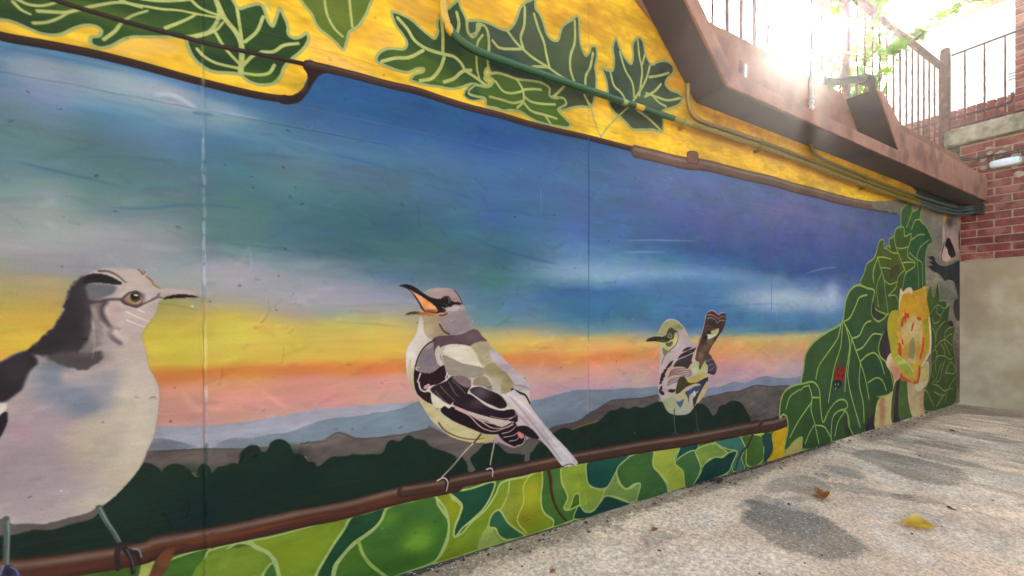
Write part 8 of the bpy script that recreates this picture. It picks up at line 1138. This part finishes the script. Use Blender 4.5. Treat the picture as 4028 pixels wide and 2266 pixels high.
# ----------------------------------------------------------------------------
# brick walls
# ----------------------------------------------------------------------------
def brick_mesh(l, d, h, seed):
    r = random.Random(seed); bm = bmesh.new(); box(bm, -d/2, d/2, -l/2, l/2, -h/2, h/2, .003)
    for v in bm.verts: v.co += Vector((r.uniform(-.0012, .0012), r.uniform(-.0015, .0015), r.uniform(-.001, .001)))
    bmesh.ops.recalc_face_normals(bm, faces=bm.faces)
    m = bpy.data.meshes.new('brick'); bm.to_mesh(m); bm.free(); m.materials.append(M_BRICK); return m
FULL = [brick_mesh(.195, .09, .058, i) for i in range(5)]; HALF = [brick_mesh(.0925, .09, .058, i+9) for i in range(3)]
def courses(parent, x, y0, y1, z0, n, seed, ch=.0678):
    r = random.Random(seed)
    for k_ in range(n):
        z = z0+ch*(k_+.5); y = y1; first = k_ % 2
        while y > y0+.05:
            l = .1025 if (first or (y-y0) < .16) else .205
            me = r.choice(HALF if l < .15 else FULL)
            obj('brick', me, None, parent, (x+.045+r.uniform(-.0015, .0025)-parent.location.x, y-l/2-parent.location.y, z-parent.location.z))
            y -= l; first = 0
bw = empty('brick_wall', 'red brick wall on a grey concrete base closing the far end', 'wall', (5.39, -1.0, 0))
bm = bmesh.new(); box(bm, .0, .24, -29, 1.0, -.3, 1.216); obj('concrete_base', bm, M_BASE, bw)
bm = bmesh.new(); box(bm, .008, .23, -29, 1.0, 1.2165, 2.25); obj('mortar_bed', bm, M_MORTAR, bw)
courses(bw, 5.39, -1.85, -.002, 1.22, 15, 5)
for i in range(4):
    y1 = 1.09-i*.56; bm = bmesh.new(); box(bm, -.055, .26, y1-.555, y1, 2.252, 2.40, .012)
    for v in bm.verts: v.co += Vector((random.uniform(-.004, .004), random.uniform(-.002, .002), random.uniform(-.005, .005)))
    obj('coping_stone', bm, M_COPING, bw)
bm = bmesh.new(); box(bm, -.05, .26, -29, -1.152, 2.252, 2.40, .01); obj('coping_stone', bm, M_COPING, bw, label='long run of coping beyond the lamp')
bm = bmesh.new(); box(bm, -.004, .003, .38, .965, 1.217, 1.2275); obj('mortar_fillet', bm, M_MORTAR, bw)
for i in range(14):
    bm = bmesh.new(); yy, zz_ = random.uniform(.55, .95), random.uniform(1.9, 2.18); s = random.uniform(.008, .03)
    bmesh.ops.create_icosphere(bm, subdivisions=1, radius=1, matrix=Matrix.Translation((-.002, yy, zz_)) @ Matrix.Diagonal((.008, s*1.3, s, 1)))
    for v in bm.verts: v.co += Vector((random.uniform(-.001, .001), random.uniform(-.004, .004), random.uniform(-.004, .004)))
    obj('mortar_smear', bm, M_MORTAR, bw)
pw = empty('brick_parapet', 'low red brick wall behind the dark railing on the coping', 'wall', (6.13, .6, 2.1))
bm = bmesh.new(); box(bm, .008, .21, -.84, 1.2, 0, .695); obj('mortar_bed', bm, M_MORTAR, pw)
courses(pw, 6.13, -.2, 1.7, 2.12, 9, 8)
SOLD = [brick_mesh(.058, .09, .1, i+30) for i in range(3)]
for i in range(28): obj('brick', SOLD[i % 3], None, pw, (.045, 1.06-i*.068, .68))
pr = empty('brick_pier', 'tall red brick pier rising at the right edge', 'pier', (6.10, -.8, 2.1))
bm = bmesh.new(); box(bm, .008, .3, -.5, .60, 0, 3.4); obj('mortar_bed', bm, M_MORTAR, pr)
courses(pr, 6.10, -1.0, -.195, 2.12, 48, 12)
# lamp and cables on the brick wall
e = empty('bulkhead_lamp', 'oval frosted white bulkhead lamp on the brick wall', 'wall lamp', (5.39, -.275, 2.02))
def oval(l, h, d0, d1, seg=20, inset=.0):
    bm = bmesh.new(); rings = []
    prof = [(d0, 1), (d0+(d1-d0)*.55, 1), (d0+(d1-d0)*.85, .9), (d1, .66)]
    for x, s in prof:
        ring = []
        for k_ in range(seg):
            a = 2*math.pi*k_/seg; c, q = math.cos(a), math.sin(a)
            ring.append(bm.verts.new((-x, (l/2-h/2)*(1 if c > 0 else -1)*min(1, abs(c)*3)+h/2*s*c, h/2*s*q)))
        rings.append(ring)
    for i in range(3):
        for k_ in range(seg): bm.faces.new((rings[i][k_], rings[i][(k_+1) % seg], rings[i+1][(k_+1) % seg], rings[i+1][k_]))
    bm.faces.new(rings[-1]); return bm
obj('housing', oval(.205, .085, 0, .022), M_LAMPB, e, smooth=False)
obj('frosted_cover', oval(.18, .066, .018, .055), M_GLASS, e, smooth=True)
bm = bmesh.new(); tube(bm, [(-.02, -.10, 0), (-.02, -.115, 0), (-.02, -.16, .0), (-.02, -.165, 0), (-.016, -1.0, .0)], [.010, .017, .017, .012, .011], 12); obj('feed_conduit', bm, M_LAMPB, e)
for y in (-.085, .085):
    bm = bmesh.new(); tube(bm, [(-.05, y, 0), (-.058, y, 0)], .004, 8); obj('screw', bm, M_RAIL, e)
for i, (lab, dz) in enumerate((('upper of two thin black cables sagging across the brick wall', 0), ('lower of two thin black cables sagging across the brick wall', -.014))):
    e = empty('cable', lab, 'cable', (5.375, -.05, 2.12+dz), 'cables across the brick wall')
    bm = bmesh.new(); tube(bm, smoothpath([(0, .049, .03), (-.006, .0, .004), (-.006, -.05, -.008), (-.008, -.15, -.016+i*.004), (-.006, -.3, -.018), (-.006, -.6, -.01), (0, -1.6, .0)], 6), .0045, 8); obj('wire', bm, M_BLACK, e, smooth=True)
    for y in (-.07, -.3, -.62):
        bm = bmesh.new(); box(bm, -.014, .012, y-.006, y+.006, -.028, -.002, .002); obj('clip', bm, M_BLACK, e)

# ----------------------------------------------------------------------------
# railings
# ----------------------------------------------------------------------------
def twisted(h, r, seed, bent=0.):
    rr = random.Random(seed); bm = bmesh.new(); n = 22; P = []; rad = []
    for i in range(n+1):
        t = i/n; P.append((bent*math.sin(t*3.1)+rr.uniform(-.0008, .0008), rr.uniform(-.0008, .0008), h*t)); rad.append(r*(1+rr.uniform(-.14, .16)))
    tube(bm, P, rad, 6); bmesh.ops.recalc_face_normals(bm, faces=bm.faces)
    m = bpy.data.meshes.new('baluster'); bm.to_mesh(m); bm.free(); return m
rl = empty('iron_railing', 'rusty brown iron railing with vines along the top of the mural wall', 'railing', (0, .096, 2.15))
bm = bmesh.new(); prism(bm, [(-2.5, .80), (5.34, .815), (5.34, .85), (-2.5, .835)], -.02, .02, .004); obj('top_rail', bm, M_RAIL, rl)
bm = bmesh.new(); box(bm, -2.5, 5.36, -.01, .01, .03, .05, .002); obj('bottom_rail', bm, M_RAIL, rl)
BAL = [twisted(.78, .0068, i) for i in range(5)]
for m_ in BAL: m_.materials.append(M_RAIL)
for i in range(46):
    x = 5.253-i*.1254
    if x < -.4: break
    if abs(x-3.458) < .05: continue
    obj('baluster', BAL[i % 5], None, rl, (x, 0, .035))
for x in (3.458, 1.0, -1.4):
    bm = bmesh.new(); box(bm, x-.02, x+.02, -.02, .02, 0, .80, .004); obj('post', bm, M_RAIL, rl)
bm = bmesh.new(); box(bm, 5.37, 5.43, -.03, .03, .06, .985, .006); tube(bm, [(5.40, 0, .983), (5.40, 0, .995), (5.40, 0, 1.02), (5.40, 0, 1.03)], [.02, .034, .03, .012], 10)
obj('corner_post', bm, M_RAIL, rl)
bm = bmesh.new(); tube(bm, [(1.62, .35, .95), (2.4, .35, 1.5)], .007, 8); obj('brace', bm, M_RAIL, rl)
r2 = empty('coping_railing', 'dark iron railing standing on the stone coping of the brick wall', 'railing', (5.46, 0, 2.40))
bm = bmesh.new(); tube(bm, [(0, .07, .72), (0, -.5, .725), (0, -3.5, .73)], .0095, 8); obj('top_rail', bm, M_DARKRAIL, r2)
bm = bmesh.new(); tube(bm, [(0, .07, .055), (0, -.5, .055), (0, -3.5, .055)], .0105, 8); obj('bottom_rail', bm, M_RAIL, r2)
BAL2 = [twisted(.66, .0062, i+20) for i in range(4)]
for m_ in BAL2: m_.materials.append(M_RAIL)
for i in range(16): obj('baluster', BAL2[i % 4], None, r2, (0, -.016-i*.121, .06))
hr = empty('stair_handrail', 'thin brown handrail with upturned end in front of the brick parapet', 'handrail', (6.03, 0, 2.1))
bm = bmesh.new(); tube(bm, smoothpath([(0, 1.3, .60), (0, .234, .625), (0, -.14, .62), (0, -.185, .63), (0, -.195, .66), (0, -.196, .71)], 4), .011, 8); obj('rail', bm, M_RAIL, hr)
for y in (1.0, .4, -.1):
    bm = bmesh.new(); tube(bm, [(0, y, 0), (0, y, .615)], .008, 8); obj('post', bm, M_RAIL, hr)

# ----------------------------------------------------------------------------
# things on the upper level
# ----------------------------------------------------------------------------
e = empty('square_column', 'tan rendered square column behind the railing', 'column', (2.98, .36, 2.1))
bm = bmesh.new(); box(bm, -.085, .085, -.085, .085, 0, 2.6, .006); obj('shaft', bm, M_WOOD, e)
bm = bmesh.new(); box(bm, -.11, .11, -.11, .11, 0, .06, .006); obj('base', bm, M_WOOD, e)
e = empty('utility_cabinet', 'pale grey metal utility cabinet with sloping lid beside the tan column', 'cabinet', (2.74, .36, 2.1))
bm = bmesh.new(); box(bm, -.085, .1, -.08, .12, .0, .86, .004); obj('body', bm, M_CAB, e)
bm = bmesh.new(); prism(bm, [(-.10, .862), (.11, .862), (.11, .94), (-.10, .90)], -.1, .13, .003); obj('lid', bm, M_CAB, e)
bm = bmesh.new(); box(bm, -.07, .085, -.092, -.081, .08, .55, .003); obj('door', bm, M_CAB, e)
bm = bmesh.new(); box(bm, -.07, .085, -.09, -.081, .58, .84, .003); obj('door', bm, M_CAB, e)
bm = bmesh.new(); tube(bm, [(.06, -.094, .5), (.06, -.106, .5)], .012, 10); obj('knob', bm, M_RAIL, e)
e = empty('white_house', 'overexposed white boarded house standing behind the railings', 'house', (10, 0, 2.1))
bm = bmesh.new(); box(bm, .02, 5, -6, 2.0, 0, 3.5); obj('wall', bm, M_SIDING, e)
bm = bmesh.new()
for i in range(27): prism(bm, [(-.012, i*.13), (.019, i*.13), (.019, i*.13+.128), (.004, i*.13+.128)], -6, 2.0)
o = obj('siding', bm, M_SIDING, e)
bm = bmesh.new(); box(bm, -.3, 5.3, -6.3, 2.25, 3.51, 3.58); obj('eave', bm, M_WOOD, e)
bm = bmesh.new(); box(bm, -.05, -.013, -3.2, .6, 1.35, 1.5); obj('trim_band', bm, M_BLUEGREY, e)
for y, z in ((-.55, 2.55), (-.55, 1.72), (.45, 2.2)):
    f_ = bmesh.new(); box(f_, -.03, -.013, y-.12, y+.12, z, z+.16, .003); w_ = obj('vent', f_, M_SIDING, e)
    for k_ in range(3):
        f_ = bmesh.new(); box(f_, -.04, -.0305, y-.1, y+.1, z+.02+k_*.045, z+.04+k_*.045); obj('slat', f_, M_BLUEGREY, w_)
# vines ---------------------------------------------------------------------
def vine_leaf(seed, lobes=5):
    r = random.Random(seed); bm = bmesh.new(); c = bm.verts.new((0, 0, 0)); vs = []; n = 20
    for k_ in range(n):
        a = math.pi*2*k_/n-math.pi/2
        rad = .5*(.74+.22*math.cos(lobes*(a-math.pi/2))+.05*r.uniform(-1, 1)); rad *= 1 if k_ else .45
        x, y = rad*math.cos(a), rad*math.sin(a)+.25
        vs.append(bm.verts.new((x, y, .16*abs(x)-.18*y*y+r.uniform(-.02, .02))))
    for k_ in range(n): bm.faces.new((c, vs[k_], vs[(k_+1) % n]))
    bmesh.ops.recalc_face_normals(bm, faces=bm.faces)
    m = bpy.data.meshes.new('leaf'); bm.to_mesh(m); bm.free(); m.materials.append(M_LEAF); return m
VL = [vine_leaf(i) for i in range(5)]
def put_leaf(parent, p, size, rr, mesh=None, up=.6):
    o = obj('leaf', mesh or rr.choice(VL), None, parent, p); o.scale = (size, size, size)
    o.rotation_euler = (rr.uniform(.7, 2.2), rr.uniform(-.6, .6), rr.uniform(0, 6.28)); return o
rr = random.Random(21)
v1 = empty('climbing_vine', 'leafy green vine climbing the railing above the ledge', 'vine', (3.6, .12, 2.15))
stems = []
for k_ in range(7):
    x = -.35+k_*.14; P = [(x, 0, 0)]
    for i in range(9): P.append((P[-1][0]+rr.uniform(-.05, .05), rr.uniform(-.03, .04), P[-1][2]+.11+rr.uniform(-.02, .03)))
    bm = bmesh.new(); tube(bm, smoothpath(P, 3), .003, 5); obj('stem', bm, M_STEM, v1); stems.append(P)
for P in stems:
    for i in range(32):
        q = rr.choice(P[1:]); put_leaf(v1, (q[0]+rr.uniform(-.06, .06), q[1]+rr.uniform(-.05, .06), q[2]+rr.uniform(-.05, .05)), rr.uniform(.05, .12), rr)
v2 = empty('vine_tendril', 'long vine shoot with large bright leaves reaching out over the railing', 'vine', (2.95, -.28, 2.2))
PT = [(.0, .1, .02), (.16, 0, .06), (.31, 0, .15), (.57, 0, .31), (.83, 0, .47), (1.2, 0, .68), (1.47, 0, .82), (1.8, 0, .95)]
bm = bmesh.new(); tube(bm, smoothpath(PT, 4), .0035, 6); obj('stem', bm, M_STEM, v2, smooth=True)
for i, (x, y, z) in enumerate(PT):
    for s in range(3 if i else 1):
        o = obj('leaf', VL[(i+s) % 5], None, v2, (x+rr.uniform(-.05, .05), y+rr.uniform(-.03, .03), z-.02+rr.uniform(-.035, .035)))
        q = (.115, .078, .07)[s]; o.scale = (q*1.1, q, q); o.rotation_euler = (rr.uniform(.5, 1.1), rr.uniform(-.3, .3), rr.uniform(-.5, .5)+1.57*(s == 1))
for i, (x, lab, col) in enumerate(((2.16, 'little red leaved weed at the foot of the railing, left of the tan column', M_REDLEAF), (3.0, 'little red leaved weed at the foot of the railing, right of the tan column', M_REDLEAF))):
    w_ = empty('red_weed', lab, 'weed', (x, .02, 2.155), 'weeds on the wall top')
    bm = bmesh.new(); tube(bm, [(-.1, 0, 0), (0, 0, .015), (.1, 0, .005)], .002, 5); obj('stem', bm, M_STEM, w_)
    for k_ in range(9):
        me = VL[k_ % 5].copy(); me.materials.clear(); me.materials.append(col)
        put_leaf(w_, (rr.uniform(-.1, .1), rr.uniform(-.01, .02), rr.uniform(0, .025)), rr.uniform(.015, .03), rr, me)

# fallen leaves ---------------------------------------------------------------
def fallen(label, x, y, size, mat, seed, curl=1., rz=0., asp=.6):
    r = random.Random(seed); bm = bmesh.new(); nx, ny = 9, 5; G = []
    for i in range(nx):
        t = i/(nx-1); w = asp*.5*math.sin(math.pi*min(1, t*.92+.06))**.8*(1+r.uniform(-.12, .12)); row = []
        for j in range(ny):
            s = (j-2)/2; xx = (t-.5); yy = w*s
            zz_ = .30*curl*abs(s)**1.5*w*2+.22*curl*(t-.5)**2+.05*math.sin(6*t+s*2+seed)
            row.append(bm.verts.new((xx, yy+.06*math.sin(3*t), zz_)))
        G.append(row)
    for i in range(nx-1):
        for j in range(ny-1): bm.faces.new((G[i][j], G[i+1][j], G[i+1][j+1], G[i][j+1]))
    zmin = min(v.co.z for v in bm.verts)
    for v in bm.verts: v.co.z -= zmin; v.co *= size
    d = bpy.data.meshes.new('blade'); bmesh.ops.recalc_face_normals(bm, faces=bm.faces); bm.to_mesh(d); bm.free(); d.materials.append(mat)
    d.polygons.foreach_set('use_smooth', [True]*len(d.polygons))
    e = empty('fallen_leaf', label, 'leaf', (x, y, fz(x)+.0015), 'dry leaves on the floor', rz)
    obj('blade', d, None, e)
    bm = bmesh.new(); tube(bm, [(-.48*size, 0, .1*size), (-.62*size, .02*size, .12*size), (-.75*size, .05*size, .06*size)], .012*size+.0006, 5); obj('stalk', bm, mat, e)
LEAVES = [('curled orange leaf on the floor between the large damp stains', 2.085, -.366, .085, M_DRY1, 1, 1.5, .4, .7),
 ('flat leaf with a bright yellow half, farthest right on the floor', 2.10, -.672, .108, M_DRY2, 2, 1.1, -.75, .6),
 ('curled brown leaf leaning against the foot of the mural', 1.845, -.045, .05, M_DRY3, 3, 1.8, .3, .7),
 ('tiny rust coloured leaf on the floor below the wing tip of the singing bird', 1.236, -.197, .026, M_DRY1, 4, .8, .2, .8),
 ('small dark shred of leaf right of the largest damp stain', 2.43, -.675, .035, M_DRY3, 5, .3, .9, .35),
 ('thin reddish leaf fragment on the floor near the far concrete base', 4.05, -.285, .05, M_DRY3, 6, .4, 1.2, .3),
 ('orange leaf scrap at the bottom edge of the view', .765, -.217, .022, M_DRY1, 7, .8, .2, .7),
 ('dark crumb of leaf in the pale gap above the largest damp stain', 1.885, -.33, .016, M_DRY3, 8, .8, .2, .7),
 ('pale brown chip of leaf close to the wall under the yellow green paint', 1.05, -.035, .018, M_DRY3, 9, .8, .6, .7)]
for L_ in LEAVES: fallen(*L_)
# fine litter along the foot of the wall
bm = bmesh.new(); rl_ = random.Random(5)
for i in range(420):
    x = rl_.uniform(-.2, 5.2); y = -abs(rl_.gauss(0, .05))-.004 if rl_.random() < .7 else rl_.uniform(-1.6, -.05); s = rl_.uniform(.0015, .005); z = fz(x)+s*.4
    bmesh.ops.create_icosphere(bm, subdivisions=1, radius=1, matrix=Matrix.Translation((x, y, z)) @ Matrix.Rotation(rl_.uniform(0, 3), 4, 'Z') @ Matrix.Diagonal((s*1.5, s, s*.6, 1)))
o = obj('litter', bm, M_DRY3, kind='stuff'); tag(o, 'fine brown crumbs and grit scattered along the foot of the wall', 'litter'); o['kind'] = 'stuff'
